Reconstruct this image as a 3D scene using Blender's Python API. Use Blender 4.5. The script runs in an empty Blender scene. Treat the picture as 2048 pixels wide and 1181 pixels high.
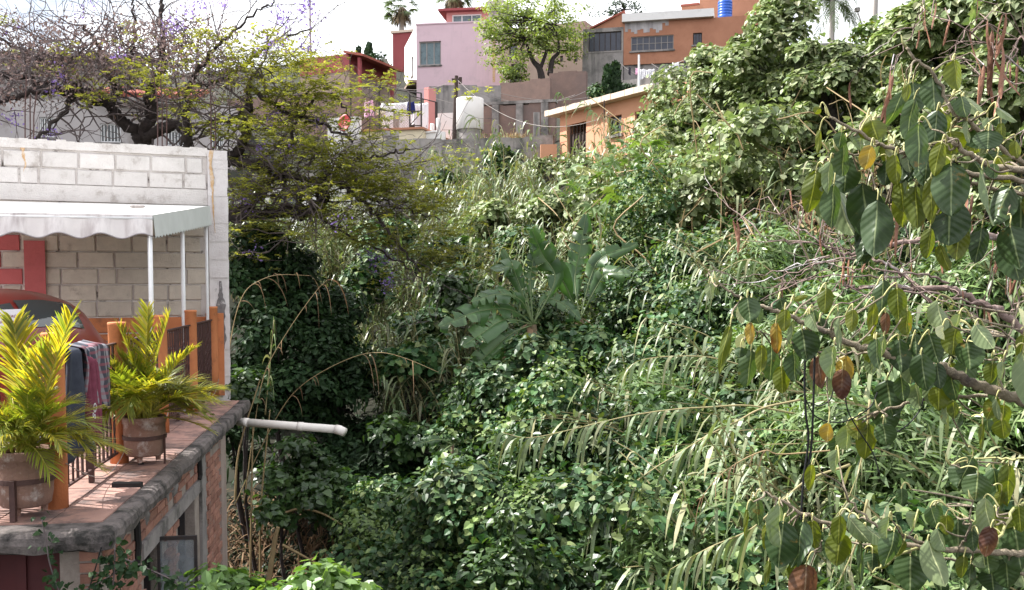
import bpy, math, random
import numpy as np
from mathutils import Vector, Matrix

# ------------------------------------------------------------------ camera, light, exposure
scn = bpy.context.scene
COL = scn.collection
FPX, CX, HOR, PITCH = 1880.0, 1024.0, 560.0, math.radians(3.0)
CY = HOR + FPX * math.tan(PITCH)
CAM = np.array([0.0, 0.0, 1.376])
cd = bpy.data.cameras.new('camera')
cam = bpy.data.objects.new('camera', cd); COL.objects.link(cam)
cam.location = CAM
cam.rotation_euler = (math.pi / 2 - PITCH, 0, 0)
cd.sensor_width = 36.0
cd.lens = 36.0 * FPX / 2048.0
cd.shift_y = (CY - 590.5) / 2048.0
cd.clip_start = 0.05; cd.clip_end = 3000
scn.camera = cam

SUN_EL, SUN_H = math.radians(47), np.array([-0.96, 0.28])
SUN_H = SUN_H / np.linalg.norm(SUN_H)
SUN = np.array([SUN_H[0] * math.cos(SUN_EL), SUN_H[1] * math.cos(SUN_EL), math.sin(SUN_EL)])
sd = bpy.data.lights.new('sun', 'SUN'); sd.energy = 5.0; sd.angle = math.radians(0.5); sd.color = (1.0, 0.97, 0.91)
sun = bpy.data.objects.new('sun', sd); COL.objects.link(sun)
sun.rotation_euler = Vector(-SUN).to_track_quat('-Z', 'Y').to_euler()
sun.location = (-20, 10, 30)

world = bpy.data.worlds.new('World'); scn.world = world; world.use_nodes = True
wn = world.node_tree; wn.nodes.clear()
wo = wn.nodes.new('ShaderNodeOutputWorld'); bg = wn.nodes.new('ShaderNodeBackground')
sk = wn.nodes.new('ShaderNodeTexSky'); sk.sky_type = 'NISHITA'; sk.sun_disc = False
sk.sun_elevation = SUN_EL; sk.sun_rotation = math.atan2(SUN_H[0], SUN_H[1]) % (2 * math.pi)
sk.altitude = 1500; sk.air_density = 1.0; sk.dust_density = 1.5; sk.ozone_density = 1.0
tc = wn.nodes.new('ShaderNodeTexCoord'); mp = wn.nodes.new('ShaderNodeMapping'); mp.inputs['Scale'].default_value = (1, 1, 2.2)
cn = wn.nodes.new('ShaderNodeTexNoise'); cn.inputs['Scale'].default_value = 2.6; cn.inputs['Detail'].default_value = 7; cn.inputs['Roughness'].default_value = 0.55
cr = wn.nodes.new('ShaderNodeValToRGB'); cr.color_ramp.elements[0].position = 0.31; cr.color_ramp.elements[1].position = 0.49
mx = wn.nodes.new('ShaderNodeMix'); mx.data_type = 'RGBA'
mx.inputs[7].default_value = (17, 17.3, 18, 1)
wn.links.new(tc.outputs['Generated'], mp.inputs[0]); wn.links.new(mp.outputs[0], cn.inputs['Vector'])
wn.links.new(cn.outputs['Fac'], cr.inputs[0]); wn.links.new(cr.outputs[0], mx.inputs[0])
wn.links.new(sk.outputs[0], mx.inputs[6]); wn.links.new(mx.outputs[2], bg.inputs[0])
bg.inputs[1].default_value = 0.052
wn.links.new(bg.outputs[0], wo.inputs[0])
vs = scn.view_settings
vs.view_transform = 'Standard'; vs.look = 'None'; vs.gamma = 1.0; vs.use_curve_mapping = False
vs.exposure = 1.25
try:
    scn.cycles.max_bounces = 8; scn.cycles.transparent_max_bounces = 8
    scn.cycles.diffuse_bounces = 3; scn.cycles.glossy_bounces = 3; scn.cycles.transmission_bounces = 5
    scn.cycles.caustics_reflective = False; scn.cycles.caustics_refractive = False
except Exception:
    pass

# ------------------------------------------------------------------ helpers: pixels to the place and back
_f = np.array([0, math.cos(PITCH), -math.sin(PITCH)]); _u = np.array([0, math.sin(PITCH), math.cos(PITCH)])
def ray(px, py):
    r = np.array([1.0, 0, 0]) * ((px - CX) / FPX) + _f + _u * ((CY - py) / FPX)
    return r / r[1]
def at(px, py, Y): return CAM + ray(px, py) * Y
def on_z(px, py, z):
    r = ray(px, py); return CAM + r * ((z - CAM[2]) / r[2])
def proj(P):
    d = np.asarray(P, float) - CAM
    w = d @ _f; w = np.where(np.abs(w) < 1e-6, 1e-6, w)
    return CX + FPX * d[..., 0] / w, CY - FPX * (d @ _u) / w, w
def nrm(v):
    v = np.asarray(v, float); return v / np.maximum(np.linalg.norm(v, axis=-1, keepdims=True), 1e-9)
R = np.random.default_rng(7)
random.seed(7)

# ------------------------------------------------------------------ helpers: materials
def nt(name):
    m = bpy.data.materials.new(name); m.use_nodes = True
    t = m.node_tree; t.nodes.clear()
    out = t.nodes.new('ShaderNodeOutputMaterial')
    return m, t, out
def N(t, typ, **kw):
    n = t.nodes.new(typ)
    for k, v in kw.items():
        if k in n.inputs: n.inputs[k].default_value = v
        else: setattr(n, k, v)
    return n
def rgb(c): return (c[0], c[1], c[2], 1.0)
def mixc(t, fac, a, b, blend='MIX'):
    m = t.nodes.new('ShaderNodeMix'); m.data_type = 'RGBA'; m.blend_type = blend
    for sock, v in ((m.inputs[0], fac), (m.inputs[6], a), (m.inputs[7], b)):
        if hasattr(v, 'links'): t.links.new(v, sock)
        elif isinstance(v, (int, float)): sock.default_value = v
        else: sock.default_value = rgb(v)
    return m.outputs[2]
def noise(t, scale, detail=4, rough=0.6, vec=None, stretch=None):
    n = N(t, 'ShaderNodeTexNoise'); n.inputs['Scale'].default_value = scale
    n.inputs['Detail'].default_value = detail; n.inputs['Roughness'].default_value = rough
    if vec is None:
        g = t.nodes.new('ShaderNodeNewGeometry'); vec = g.outputs['Position']
    if stretch:
        mpn = t.nodes.new('ShaderNodeMapping'); mpn.inputs['Scale'].default_value = stretch
        t.links.new(vec, mpn.inputs[0]); vec = mpn.outputs[0]
    t.links.new(vec, n.inputs['Vector'])
    return n.outputs['Fac']
def ramp(t, fac, stops):
    r = t.nodes.new('ShaderNodeValToRGB'); e = r.color_ramp.elements
    while len(e) < len(stops): e.new(0.5)
    for i, (p, c) in enumerate(stops):
        e[i].position = p
        e[i].color = rgb(c) if not isinstance(c, (int, float)) else (c, c, c, 1)
    t.links.new(fac, r.inputs[0]); return r.outputs[0]
def mat(name, a, b=None, scale=6, rough=0.85, bump=0.0, bscale=40, stain=None, sscale=2.0, slo=0.52, shi=0.68, drip=None, metal=0.0, spec=0.3, objvar=0.0):
    """base colour a..b by noise, optional stain patches, optional vertical drips, bump"""
    m, t, out = nt(name)
    p = N(t, 'ShaderNodeBsdfPrincipled'); p.inputs['Roughness'].default_value = rough; p.inputs['Metallic'].default_value = metal
    p.inputs['Specular IOR Level'].default_value = spec
    if b is None: b = tuple(x * 0.82 for x in a)
    c = mixc(t, ramp(t, noise(t, scale, 6, 0.65), [(0.3, 0.0), (0.7, 1.0)]), a, b)
    if stain is not None:
        c = mixc(t, ramp(t, noise(t, sscale, 8, 0.7), [(slo, 0.0), (shi, 1.0)]), c, stain)
    if drip is not None:
        c = mixc(t, ramp(t, noise(t, drip[1], 5, 0.6, stretch=(1, 1, 0.12)), [(drip[2], 0.0), (drip[3], 1.0)]), c, drip[0])
    if objvar:
        oi = t.nodes.new('ShaderNodeObjectInfo'); h = N(t, 'ShaderNodeHueSaturation')
        ma = N(t, 'ShaderNodeMapRange'); ma.inputs[3].default_value = 1 - objvar; ma.inputs[4].default_value = 1 + objvar
        t.links.new(oi.outputs['Random'], ma.inputs[0]); t.links.new(ma.outputs[0], h.inputs['Value'])
        t.links.new(c, h.inputs['Color']); c = h.outputs[0]
    t.links.new(c, p.inputs['Base Color'])
    if bump:
        bn = N(t, 'ShaderNodeBump'); bn.inputs['Strength'].default_value = bump; bn.inputs['Distance'].default_value = 0.02
        t.links.new(noise(t, bscale, 6, 0.7), bn.inputs['Height']); t.links.new(bn.outputs[0], p.inputs['Normal'])
    t.links.new(p.outputs[0], out.inputs[0])
    return m
def leafmat(name, cols, trans=0.35, tcol=None, rough=0.46, spec=0.4, var=0.25):
    """leaf: colour picked per leaf (island), glossy top, light through the blade"""
    m, t, out = nt(name)
    g = t.nodes.new('ShaderNodeNewGeometry')
    r = t.nodes.new('ShaderNodeValToRGB'); r.color_ramp.interpolation = 'LINEAR'
    e = r.color_ramp.elements
    while len(e) < len(cols): e.new(0.5)
    for i, c in enumerate(cols):
        e[i].position = i / max(1, len(cols) - 1); e[i].color = rgb(c)
    t.links.new(g.outputs['Random Per Island'], r.inputs[0])
    p = N(t, 'ShaderNodeBsdfPrincipled'); p.inputs['Roughness'].default_value = rough; p.inputs['Specular IOR Level'].default_value = spec
    big = ramp(t, noise(t, 1.6, 4), [(0.35, 1 - 1.5 * var), (0.65, 1 + 1.3 * var)])
    c = mixc(t, 1.0, r.outputs[0], big, 'MULTIPLY')
    t.links.new(c, p.inputs['Base Color'])
    tr = N(t, 'ShaderNodeBsdfTranslucent')
    tcn = mixc(t, 1.0, c, tcol or (1.6, 1.7, 0.5), 'MULTIPLY')
    t.links.new(tcn, tr.inputs[0])
    ms = N(t, 'ShaderNodeMixShader'); ms.inputs[0].default_value = trans
    t.links.new(p.outputs[0], ms.inputs[1]); t.links.new(tr.outputs[0], ms.inputs[2])
    t.links.new(ms.outputs[0], out.inputs[0])
    return m

# ------------------------------------------------------------------ helpers: meshes and objects
class MB:
    """collects shapes; obj() links them as ONE mesh object"""
    def __init__(s): s.V = []; s.F = []; s.M = []; s.n = 0; s.U = None
    def add(s, V, F, mi=0):
        V = np.asarray(V, float).reshape(-1, 3); o = s.n
        s.V.append(V); s.n += len(V)
        for f in F: s.F.append(tuple(int(i) + o for i in f)); s.M.append(mi)
        return s
    def par(s, p, a, b, c, mi=0):
        p, a, b, c = (np.asarray(x, float) for x in (p, a, b, c))
        V = [p, p + a, p + a + b, p + b, p + c, p + a + c, p + a + b + c, p + b + c]
        return s.add(V, [(0, 3, 2, 1), (4, 5, 6, 7), (0, 1, 5, 4), (1, 2, 6, 5), (2, 3, 7, 6), (3, 0, 4, 7)], mi)
    def box(s, c, size, mi=0, rz=0.0):
        c = np.asarray(c, float); a = np.array([math.cos(rz), math.sin(rz), 0]) * size[0]
        b = np.array([-math.sin(rz), math.cos(rz), 0]) * size[1]; d = np.array([0, 0, size[2]])
        return s.par(c - a / 2 - b / 2 - d / 2, a, b, d, mi)
    def tube(s, P, r, n=6, mi=0, cap=True):
        P = np.asarray(P, float); k = len(P)
        r = np.full(k, r, float) if np.isscalar(r) else np.asarray(r, float)
        T = nrm(np.gradient(P, axis=0)); ref = np.array([0.0, 0, 1]) if abs(T[0, 2]) < 0.9 else np.array([1.0, 0, 0])
        V = []
        a = nrm(np.cross(T[0], ref))
        for i in range(k):
            a = nrm(a - T[i] * (a @ T[i])); b = np.cross(T[i], a)
            th = np.arange(n) * 2 * math.pi / n
            V.append(P[i] + r[i] * (np.cos(th)[:, None] * a + np.sin(th)[:, None] * b))
        F = []
        for i in range(k - 1):
            for j in range(n):
                F.append((i * n + j, i * n + (j + 1) % n, (i + 1) * n + (j + 1) % n, (i + 1) * n + j))
        if cap: F.append(tuple(range(n))[::-1]); F.append(tuple((k - 1) * n + j for j in range(n)))
        return s.add(np.vstack(V), F, mi)
    def lathe(s, c, prof, n=24, mi=0):
        c = np.asarray(c, float); th = np.arange(n) * 2 * math.pi / n; V = []
        for r, z in prof: V.append(c + np.stack([r * np.cos(th), r * np.sin(th), np.full(n, z)], 1))
        F = []
        for i in range(len(prof) - 1):
            for j in range(n): F.append((i * n + j, i * n + (j + 1) % n, (i + 1) * n + (j + 1) % n, (i + 1) * n + j))
        F.append(tuple(range(n))[::-1]); F.append(tuple((len(prof) - 1) * n + j for j in range(n)))
        return s.add(np.vstack(V), F, mi)
    def ell(s, c, rad, n=12, k=7, mi=0):
        V = []; F = []
        for i in range(k + 1):
            ph = math.pi * i / k
            for j in range(n):
                th = 2 * math.pi * j / n
                V.append((c[0] + rad[0] * math.sin(ph) * math.cos(th), c[1] + rad[1] * math.sin(ph) * math.sin(th), c[2] + rad[2] * math.cos(ph)))
        for i in range(k):
            for j in range(n): F.append((i * n + j, (i + 1) * n + j, (i + 1) * n + (j + 1) % n, i * n + (j + 1) % n))
        return s.add(V, F, mi)
    def obj(s, name, mats, parent=None, smooth=False):
        me = bpy.data.meshes.new(name)
        me.from_pydata(np.vstack(s.V).tolist(), [], s.F)
        return finish(me, name, mats, parent, smooth, s.M)
def finish(me, name, mats, parent, smooth, mi=None):
    for m in (mats if isinstance(mats, (list, tuple)) else [mats]): me.materials.append(m)
    if mi is not None and any(mi): me.polygons.foreach_set('material_index', np.asarray(mi, dtype=np.int32))
    me.polygons.foreach_set('use_smooth', np.full(len(me.polygons), bool(smooth)))
    me.update()
    o = bpy.data.objects.new(name, me); COL.objects.link(o)
    if parent is not None: put(o, parent)
    return o
def npobj(name, V, F, mats, parent=None, smooth=False, mi=None, uv=None):
    me = bpy.data.meshes.new(name)
    V = np.ascontiguousarray(V, dtype=np.float32); F = np.ascontiguousarray(F, dtype=np.int32)
    k = F.shape[1]
    me.vertices.add(len(V)); me.vertices.foreach_set('co', V.ravel())
    me.loops.add(F.size); me.loops.foreach_set('vertex_index', F.ravel())
    me.polygons.add(len(F)); me.polygons.foreach_set('loop_start', np.arange(0, F.size, k, dtype=np.int32))
    me.update(calc_edges=True)
    if uv is not None:
        l = me.uv_layers.new(name='UVMap'); l.data.foreach_set('uv', np.asarray(uv, dtype=np.float32)[F.ravel()].ravel())
    return finish(me, name, mats, parent, smooth, mi)
BASES = {}
def put(o, parent):
    o.parent = parent
    b = BASES.get(parent.name)
    if b is not None: o.matrix_parent_inverse = Matrix.Translation(-b)
def thing(name, label, cat, loc, group=None):
    o = bpy.data.objects.new(name, None); COL.objects.link(o); o.location = loc; o.empty_display_size = 0.2
    BASES[o.name] = Vector(loc)
    return tag(o, label, cat, group)
def tag(o, label=None, cat=None, group=None, kind=None):
    if label: o['label'] = label
    if cat: o['category'] = cat
    if group: o['group'] = group
    if kind: o['kind'] = kind
    return o
def piece(name, me, parent, loc, rz=0.0, rot=None, scale=None):
    """one more object on an existing mesh"""
    o = bpy.data.objects.new(name, me); COL.objects.link(o); o.location = loc
    o.rotation_euler = rot if rot is not None else (0, 0, rz)
    if scale is not None: o.scale = scale
    put(o, parent); return o
def only_mesh(mb, name, mats, smooth=False):
    o = mb.obj(name, mats, None, smooth); me = o.data; bpy.data.objects.remove(o); return me

class Facade:
    """upright plane from A to B (seen from its outer side A is left); u runs along, d sticks out"""
    def __init__(s, A, B):
        s.A = np.array([A[0], A[1], 0.0]); B = np.array([B[0], B[1], 0.0])
        s.L = np.linalg.norm(B - s.A); s.e = (B - s.A) / s.L
        s.n = np.array([s.e[1], -s.e[0], 0.0]); s.ang = math.atan2(s.e[1], s.e[0])
    def hit(s, px, py):
        r = ray(px, py); k = ((s.A - CAM) @ s.n) / (r @ s.n); P = CAM + r * k
        return (P - s.A) @ s.e, P[2]
    def rect(s, x0, y0, x1, y1):
        u0, za = s.hit(x0, y0); u1, zb = s.hit(x1, y1); _, zc = s.hit(x0, y1); _, zd = s.hit(x1, y0)
        return min(u0, u1), max(u0, u1), (zb + zc) / 2, (za + zd) / 2
    def p(s, u, z, d=0.0): return s.A + s.e * u + s.n * d + np.array([0, 0, z])
    def box(s, m, u0, u1, z0, z1, d0=-0.2, d1=0.0, mi=0):
        return m.par(s.p(u0, z0, d0), s.e * (u1 - u0), s.n * (d1 - d0), np.array([0, 0, z1 - z0]), mi)
    def wall(s, m, u0, u1, z0, z1, holes=(), d0=-0.2, d1=0.0, mi=0):
        us = sorted({u0, u1, *[h[0] for h in holes], *[h[1] for h in holes]}); zs = sorted({z0, z1, *[h[2] for h in holes], *[h[3] for h in holes]})
        us = [u for u in us if u0 <= u <= u1]; zs = [z for z in zs if z0 <= z <= z1]
        for a, b in zip(us, us[1:]):
            run = None
            for c, d in zip(zs, zs[1:]):
                inside = any(h[0] <= (a + b) / 2 <= h[1] and h[2] <= (c + d) / 2 <= h[3] for h in holes)
                if inside:
                    if run: s.box(m, a, b, run[0], run[1], d0, d1, mi)
                    run = None
                else: run = (run[0], d) if run else (c, d)
            if run: s.box(m, a, b, run[0], run[1], d0, d1, mi)
    def window(s, parent, h, frame_m, pane_m, bars=1, fw=0.05, depth=-0.12, hbars=0):
        u0, u1, z0, z1 = h; m = MB(); g = 0.004
        s.box(m, u0 + g, u0 + fw, z0 + g, z1 - g, depth, depth + 0.06); s.box(m, u1 - fw, u1 - g, z0 + g, z1 - g, depth, depth + 0.06)
        s.box(m, u0 + fw, u1 - fw, z1 - fw, z1 - g, depth, depth + 0.055); s.box(m, u0 + fw, u1 - fw, z0 + g, z0 + fw, depth, depth + 0.055)
        for i in range(bars):
            c = u0 + (u1 - u0) * (i + 1) / (bars + 1); s.box(m, c - fw * 0.35, c + fw * 0.35, z0 + fw, z1 - fw, depth, depth + 0.05)
        for i in range(hbars):
            c = z0 + (z1 - z0) * (i + 1) / (hbars + 1); s.box(m, u0 + fw, u1 - fw, c - fw * 0.3, c + fw * 0.3, depth, depth + 0.045)
        f = m.obj('window', frame_m, parent)
        q = MB(); s.box(q, u0 + fw * 0.5, u1 - fw * 0.5, z0 + fw * 0.5, z1 - fw * 0.5, depth + 0.012, depth + 0.022)
        if u1 - u0 > 0.35:
            k_ = MB(); s.box(k_, u0 - 0.06, u1 + 0.06, z0 - 0.075, z0 - 0.004, 0.003, 0.07); sl_ = k_.obj('sill', M.get('greyconc') or frame_m, None); sl_.parent = f; sl_.matrix_parent_inverse = Matrix.Identity(4)
        pn = q.obj('pane', pane_m, None); pn.parent = f; pn.matrix_parent_inverse = Matrix.Identity(4)
        return f

# ------------------------------------------------------------------ helpers: leaves
def place_leaves(P, nn, dd, size, TV, TF, wid=1.0):
    """copies of a leaf template (x across, y along, z up) at P with normal nn and midrib dd"""
    nn = nrm(nn); dd = nrm(dd - nn * np.sum(dd * nn, 1, keepdims=True)); ss = np.cross(dd, nn)
    size = np.broadcast_to(np.asarray(size, float), (len(P),))[:, None, None]
    wid = np.broadcast_to(np.asarray(wid, float), (len(P),))[:, None, None]
    V = P[:, None, :] + size * (TV[None, :, 0:1] * wid * ss[:, None, :] + TV[None, :, 1:2] * dd[:, None, :] + TV[None, :, 2:3] * nn[:, None, :])
    F = TF[None] + (np.arange(len(P)) * len(TV))[:, None, None]
    return V.reshape(-1, 3), F.reshape(-1, TF.shape[1])
HEART_V = np.array([(0, 0, 0), (0, .45, -.02), (0, 1, -.06), (-.25, -.14, .04), (-.48, .18, .1), (-.3, .62, .06), (.25, -.14, .04), (.48, .18, .1), (.3, .62, .06)], float)
HEART_F = np.array([(0, 3, 4, 1), (1, 4, 5, 2), (0, 1, 7, 6), (1, 2, 8, 7)][::1])
OVAL_V = np.array([(0, 0, 0), (0, .5, -.03), (0, 1, -.1), (-.25, .3, .06), (-.22, .7, .03), (.25, .3, .06), (.22, .7, .03)], float)
OVAL_F = np.array([(0, 3, 4, 1), (1, 4, 2, 2), (0, 1, 6, 5), (1, 2, 2, 6)])
OVAL_F = np.array([(0, 3, 1), (3, 4, 1), (1, 4, 2), (0, 1, 5), (1, 6, 5), (1, 2, 6)])
SMALL_V = np.array([(0, 0, 0), (-.3, .5, .06), (.3, .5, .06), (0, 1, 0)], float)
SMALL_F = np.array([(0, 2, 1), (1, 2, 3)])
_st = [(0, 0, 0)]
for _i in range(7):
    _a = math.radians(-125 + 250 * _i / 6); _l = (0.62, 0.8, 0.95, 1.0, 0.95, 0.8, 0.62)[_i]
    if _i == 0: _st.append((0.16 * math.sin(_a - .3), 0.16 * math.cos(_a - .3), 0.02))
    _st.append((_l * math.sin(_a), _l * math.cos(_a), -0.15 * _l))
    _b = math.radians(-125 + 250 * (_i + .5) / 6)
    _st.append((0.4 * math.sin(_b), 0.4 * math.cos(_b), 0.03))
STAR_V = np.array(_st); STAR_F = np.array([(0, i + 1, i) for i in range(1, len(_st) - 1)])
def straps(P, d, L, w, droop, seg=5, n_side=None, taper=0.35):
    """strap leaves that arch down; P base, d start direction"""
    k = len(P); s = np.linspace(0, 1, seg + 1); d = nrm(d)
    L = np.broadcast_to(np.asarray(L, float), (k,)); w = np.broadcast_to(np.asarray(w, float), (k,)); droop = np.broadcast_to(np.asarray(droop, float), (k,))
    C = P[:, None] + d[:, None] * (L[:, None, None] * s[None, :, None]) * (1 - 0.25 * droop[:, None, None] * s[None, :, None])
    C[..., 2] -= droop[:, None] * L[:, None] * s[None] ** 2
    side = n_side if n_side is not None else np.cross(d, np.array([0, 0, 1.0]))
    side = nrm(np.asarray(side) + 1e-6)
    prof = np.minimum(1, taper + s * 3.2) * np.sqrt(np.clip(1 - s ** 1.8, 0, 1)) + 0.02
    O = side[:, None] * (w[:, None, None] * 0.5 * prof[None, :, None])
    V = np.stack([C - O, C + O], 2).reshape(k, -1, 3)
    q = np.array([(2 * i, 2 * i + 1, 2 * i + 3, 2 * i + 2) for i in range(seg)])
    F = q[None] + (np.arange(k) * 2 * (seg + 1))[:, None, None]
    return V.reshape(-1, 3), F.reshape(-1, 4)
class Stack:
    """joins numpy (V, F) sets with the same face size"""
    def __init__(s): s.V = []; s.F = []; s.n = 0; s.mi = []
    def add(s, VF, mi=0):
        V, F = VF; s.V.append(V); s.F.append(F + s.n); s.n += len(V); s.mi.append(np.full(len(F), mi)); return s
    def obj(s, name, mats, parent=None, smooth=False):
        return npobj(name, np.vstack(s.V), np.vstack(s.F), mats, parent, smooth, np.concatenate(s.mi))
def blob_leaves(C, rad, per, size, TV, TF, rng, up=0.5, rnd=0.7, hang=0.6, inner=0.72, back=0.35):
    """leaves over ellipsoid clumps; per = leaves for each clump"""
    C = np.asarray(C, float); rad = np.asarray(rad, float); idx = np.repeat(np.arange(len(C)), per)
    k = len(idx); u = nrm(rng.normal(size=(k, 3))); u[:, 2] = np.where(u[:, 2] < -0.35, -u[:, 2], u[:, 2])
    # the side turned away from the viewer's half of the valley is thinner
    vd = nrm(C[idx] - CAM); facing = -(u * vd).sum(1)
    keep = (facing > -0.25) | (u[:, 2] > 0.55) | (rng.random(k) < back)
    u, idx = u[keep], idx[keep]; k = len(idx)
    f = rng.uniform(inner, 1.08, k) + 0.1 * np.sin(u[:, 0] * 9 + idx) * np.cos(u[:, 1] * 8 + 2 * idx) 
    P = C[idx] + u * rad[idx] * f[:, None]
    nn = u + np.array([0, 0, up]) + rng.normal(size=(k, 3)) * rnd * 0.6
    dd = rng.normal(size=(k, 3)) * 0.8 + np.array([0, 0, -hang])
    return place_leaves(P, nn, dd, rng.uniform(size[0], size[1], k), TV, TF, rng.uniform(0.85, 1.2, k))
def inpoly(px, py, poly):
    poly = np.asarray(poly, float); r = np.zeros(np.shape(px), bool); j = len(poly) - 1
    for i in range(len(poly)):
        xi, yi = poly[i]; xj, yj = poly[j]
        c = ((yi > py) != (yj > py)) & (px < (xj - xi) * (py - yi) / (yj - yi + 1e-9) + xi)
        r ^= c; j = i
    return r
def text_obj(txt, size, m, parent, mw, space=1.0, ext=0.0008):
    cu = bpy.data.curves.new('lettering', 'FONT'); cu.body = txt; cu.size = size; cu.extrude = ext; cu.space_character = space
    o = bpy.data.objects.new('lettering', cu); COL.objects.link(o)
    me = bpy.data.meshes.new_from_object(o.evaluated_get(bpy.context.evaluated_depsgraph_get())); bpy.data.objects.remove(o); bpy.data.curves.remove(cu)
    me.materials.clear(); me.materials.append(m); me.name = 'lettering'
    o = bpy.data.objects.new('lettering', me); COL.objects.link(o); put(o, parent); o.matrix_basis = mw; return o
def field(P, s, seed=0):
    """slow lumpy field in -1..1"""
    x, y, z = P[:, 0] / s, P[:, 1] / s, P[:, 2] / s
    return (np.sin(x * 2.1 + seed + 1.3 * np.sin(y * 1.3)) + np.sin(y * 2.4 - seed * 2 + 1.1 * np.sin(x * 1.7 + z)) + np.sin((x + y) * 1.5 + z * 1.9 + seed * 3)) / 3
ORD = ['first', 'second', 'third', 'fourth', 'fifth', 'sixth', 'seventh', 'eighth', 'ninth', 'tenth']
def smooth_path(P, k=4):
    """Catmull-Rom through the points"""
    P = np.asarray(P, float)
    if len(P) < 3: return P
    Q = np.vstack([2 * P[0] - P[1], P, 2 * P[-1] - P[-2]]); out = []
    for i in range(1, len(Q) - 2):
        for t in np.arange(k) / k:
            a, b, c, d = Q[i - 1:i + 3]
            out.append(0.5 * (2 * b + (c - a) * t + (2 * a - 5 * b + 4 * c - d) * t ** 2 + (3 * b - a - 3 * c + d) * t ** 3))
    out.append(P[-1]); return np.array(out)
# ------------------------------------------------------------------ materials
M = {}
M['earth'] = mat('earth', (0.025, 0.022, 0.014), (0.014, 0.018, 0.009), 3, 0.95, 0.6, 12)
M['concrete'] = mat('concrete', (0.30, 0.27, 0.26), (0.20, 0.18, 0.18), 5, 0.9, 0.5, 60, (0.07, 0.065, 0.06), 3.5, 0.5, 0.66)
M['mossy'] = mat('mossy_concrete', (0.20, 0.17, 0.16), (0.10, 0.085, 0.085), 9, 0.95, 0.7, 90, (0.03, 0.028, 0.026), 5, 0.45, 0.6)
M['tile'] = mat('terracotta_tile', (0.40, 0.235, 0.19), (0.29, 0.17, 0.145), 7, 0.75, 0.3, 80, (0.12, 0.085, 0.08), 3.2, 0.46, 0.62, objvar=0.16)
M['whitewash'] = mat('whitewash', (0.72, 0.68, 0.66), (0.60, 0.56, 0.54), 5, 0.9, 0.8, 70, (0.34, 0.29, 0.26), 5.0, 0.56, 0.76, objvar=0.07)
M['cream'] = mat('cream_block', (0.60, 0.53, 0.45), (0.48, 0.42, 0.36), 8, 0.9, 0.7, 70, (0.30, 0.25, 0.21), 6.0, 0.58, 0.76, objvar=0.08)
M['mortar'] = mat('mortar', (0.66, 0.61, 0.59), (0.54, 0.49, 0.46), 5, 0.95, 0.8, 60, (0.10, 0.08, 0.07), 5.5, 0.55, 0.66)
M['pilaster'] = mat('pillar_plaster', (0.74, 0.70, 0.70), (0.60, 0.55, 0.55), 6, 0.9, 0.6, 60, (0.06, 0.05, 0.05), 3.1, 0.62, 0.70)
M['redpaint'] = mat('red_paint', (0.50, 0.13, 0.13), (0.40, 0.10, 0.10), 6, 0.8, 0.4, 60)
M['orange'] = mat('orange_paint', (0.56, 0.205, 0.085), (0.46, 0.16, 0.065), 6, 0.75, 0.4, 50, (0.26, 0.11, 0.06), 6, 0.56, 0.74)
M['iron'] = mat('dark_iron', (0.075, 0.035, 0.03), (0.05, 0.022, 0.02), 20, 0.6, 0.3, 80, spec=0.4)
M['blackiron'] = mat('black_iron', (0.03, 0.03, 0.035), (0.05, 0.035, 0.03), 20, 0.6)
M['rust'] = mat('rust', (0.42, 0.20, 0.06), (0.25, 0.11, 0.04), 20, 0.95)
M['pot'] = mat('clay_pot', (0.27, 0.155, 0.12), (0.20, 0.12, 0.095), 9, 0.9, 0.5, 60, (0.46, 0.41, 0.39), 5, 0.54, 0.66, drip=((.13, .085, .075), 8, .55, .7))
M['soil'] = mat('soil', (0.05, 0.035, 0.025), (0.03, 0.02, 0.015), 30, 1.0, 0.8, 60)
M['brick'] = mat('brick', (0.40, 0.20, 0.145), (0.28, 0.14, 0.11), 9, 0.9, 0.7, 90, (0.34, 0.29, 0.26), 8, 0.58, 0.72, objvar=0.25)
M['brickmortar'] = mat('brick_mortar', (0.40, 0.34, 0.30), (0.26, 0.21, 0.19), 8, 0.95, 0.8, 60)
M['awning'] = mat('awning_canvas', (0.78, 0.77, 0.75), (0.70, 0.69, 0.67), 3, 0.8, 0.1, 200, (0.42, 0.40, 0.38), 3, 0.55, 0.8)
M['valance'] = mat('shaded_valance', (0.74, 0.70, 0.69), (0.62, 0.58, 0.58), 4, 0.85, 0.1, 200, drip=((0.38, 0.33, 0.33), 9, 0.48, 0.72))  # pinkish grey of the shaded front put into the canvas colour; drips are dirt
M['piping'] = mat('grey_piping', (0.36, 0.33, 0.34), None, 8, 0.9)
M['whitemetal'] = mat('white_metal', (0.75, 0.75, 0.76), (0.66, 0.66, 0.67), 12, 0.5)
M['pvc'] = mat('pvc', (0.74, 0.70, 0.66), (0.66, 0.61, 0.57), 6, 0.45, stain=(0.5, 0.46, 0.42), sscale=5, slo=0.58, shi=0.75)
M['maroon'] = mat('maroon_recess', (0.09, 0.02, 0.022), (0.06, 0.015, 0.018), 4, 0.6)
M['dark'] = mat('dark_room', (0.02, 0.018, 0.018), None, 4, 0.9)
def glassy(name, col, rough=0.08, spec=0.6):
    m, t, out = nt(name); p = N(t, 'ShaderNodeBsdfPrincipled'); p.inputs['Roughness'].default_value = rough
    p.inputs['Base Color'].default_value = rgb(col); p.inputs['Specular IOR Level'].default_value = spec
    t.links.new(p.outputs[0], out.inputs[0]); return m
M['glass'] = glassy('dark_window_glass', (0.02, 0.024, 0.028))
M['curtain'] = mat('slatted_blind', (0.17, 0.23, 0.25), (0.11, 0.15, 0.17), 5, 0.5, stain=(0.08, 0.1, 0.11), sscale=3)
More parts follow.
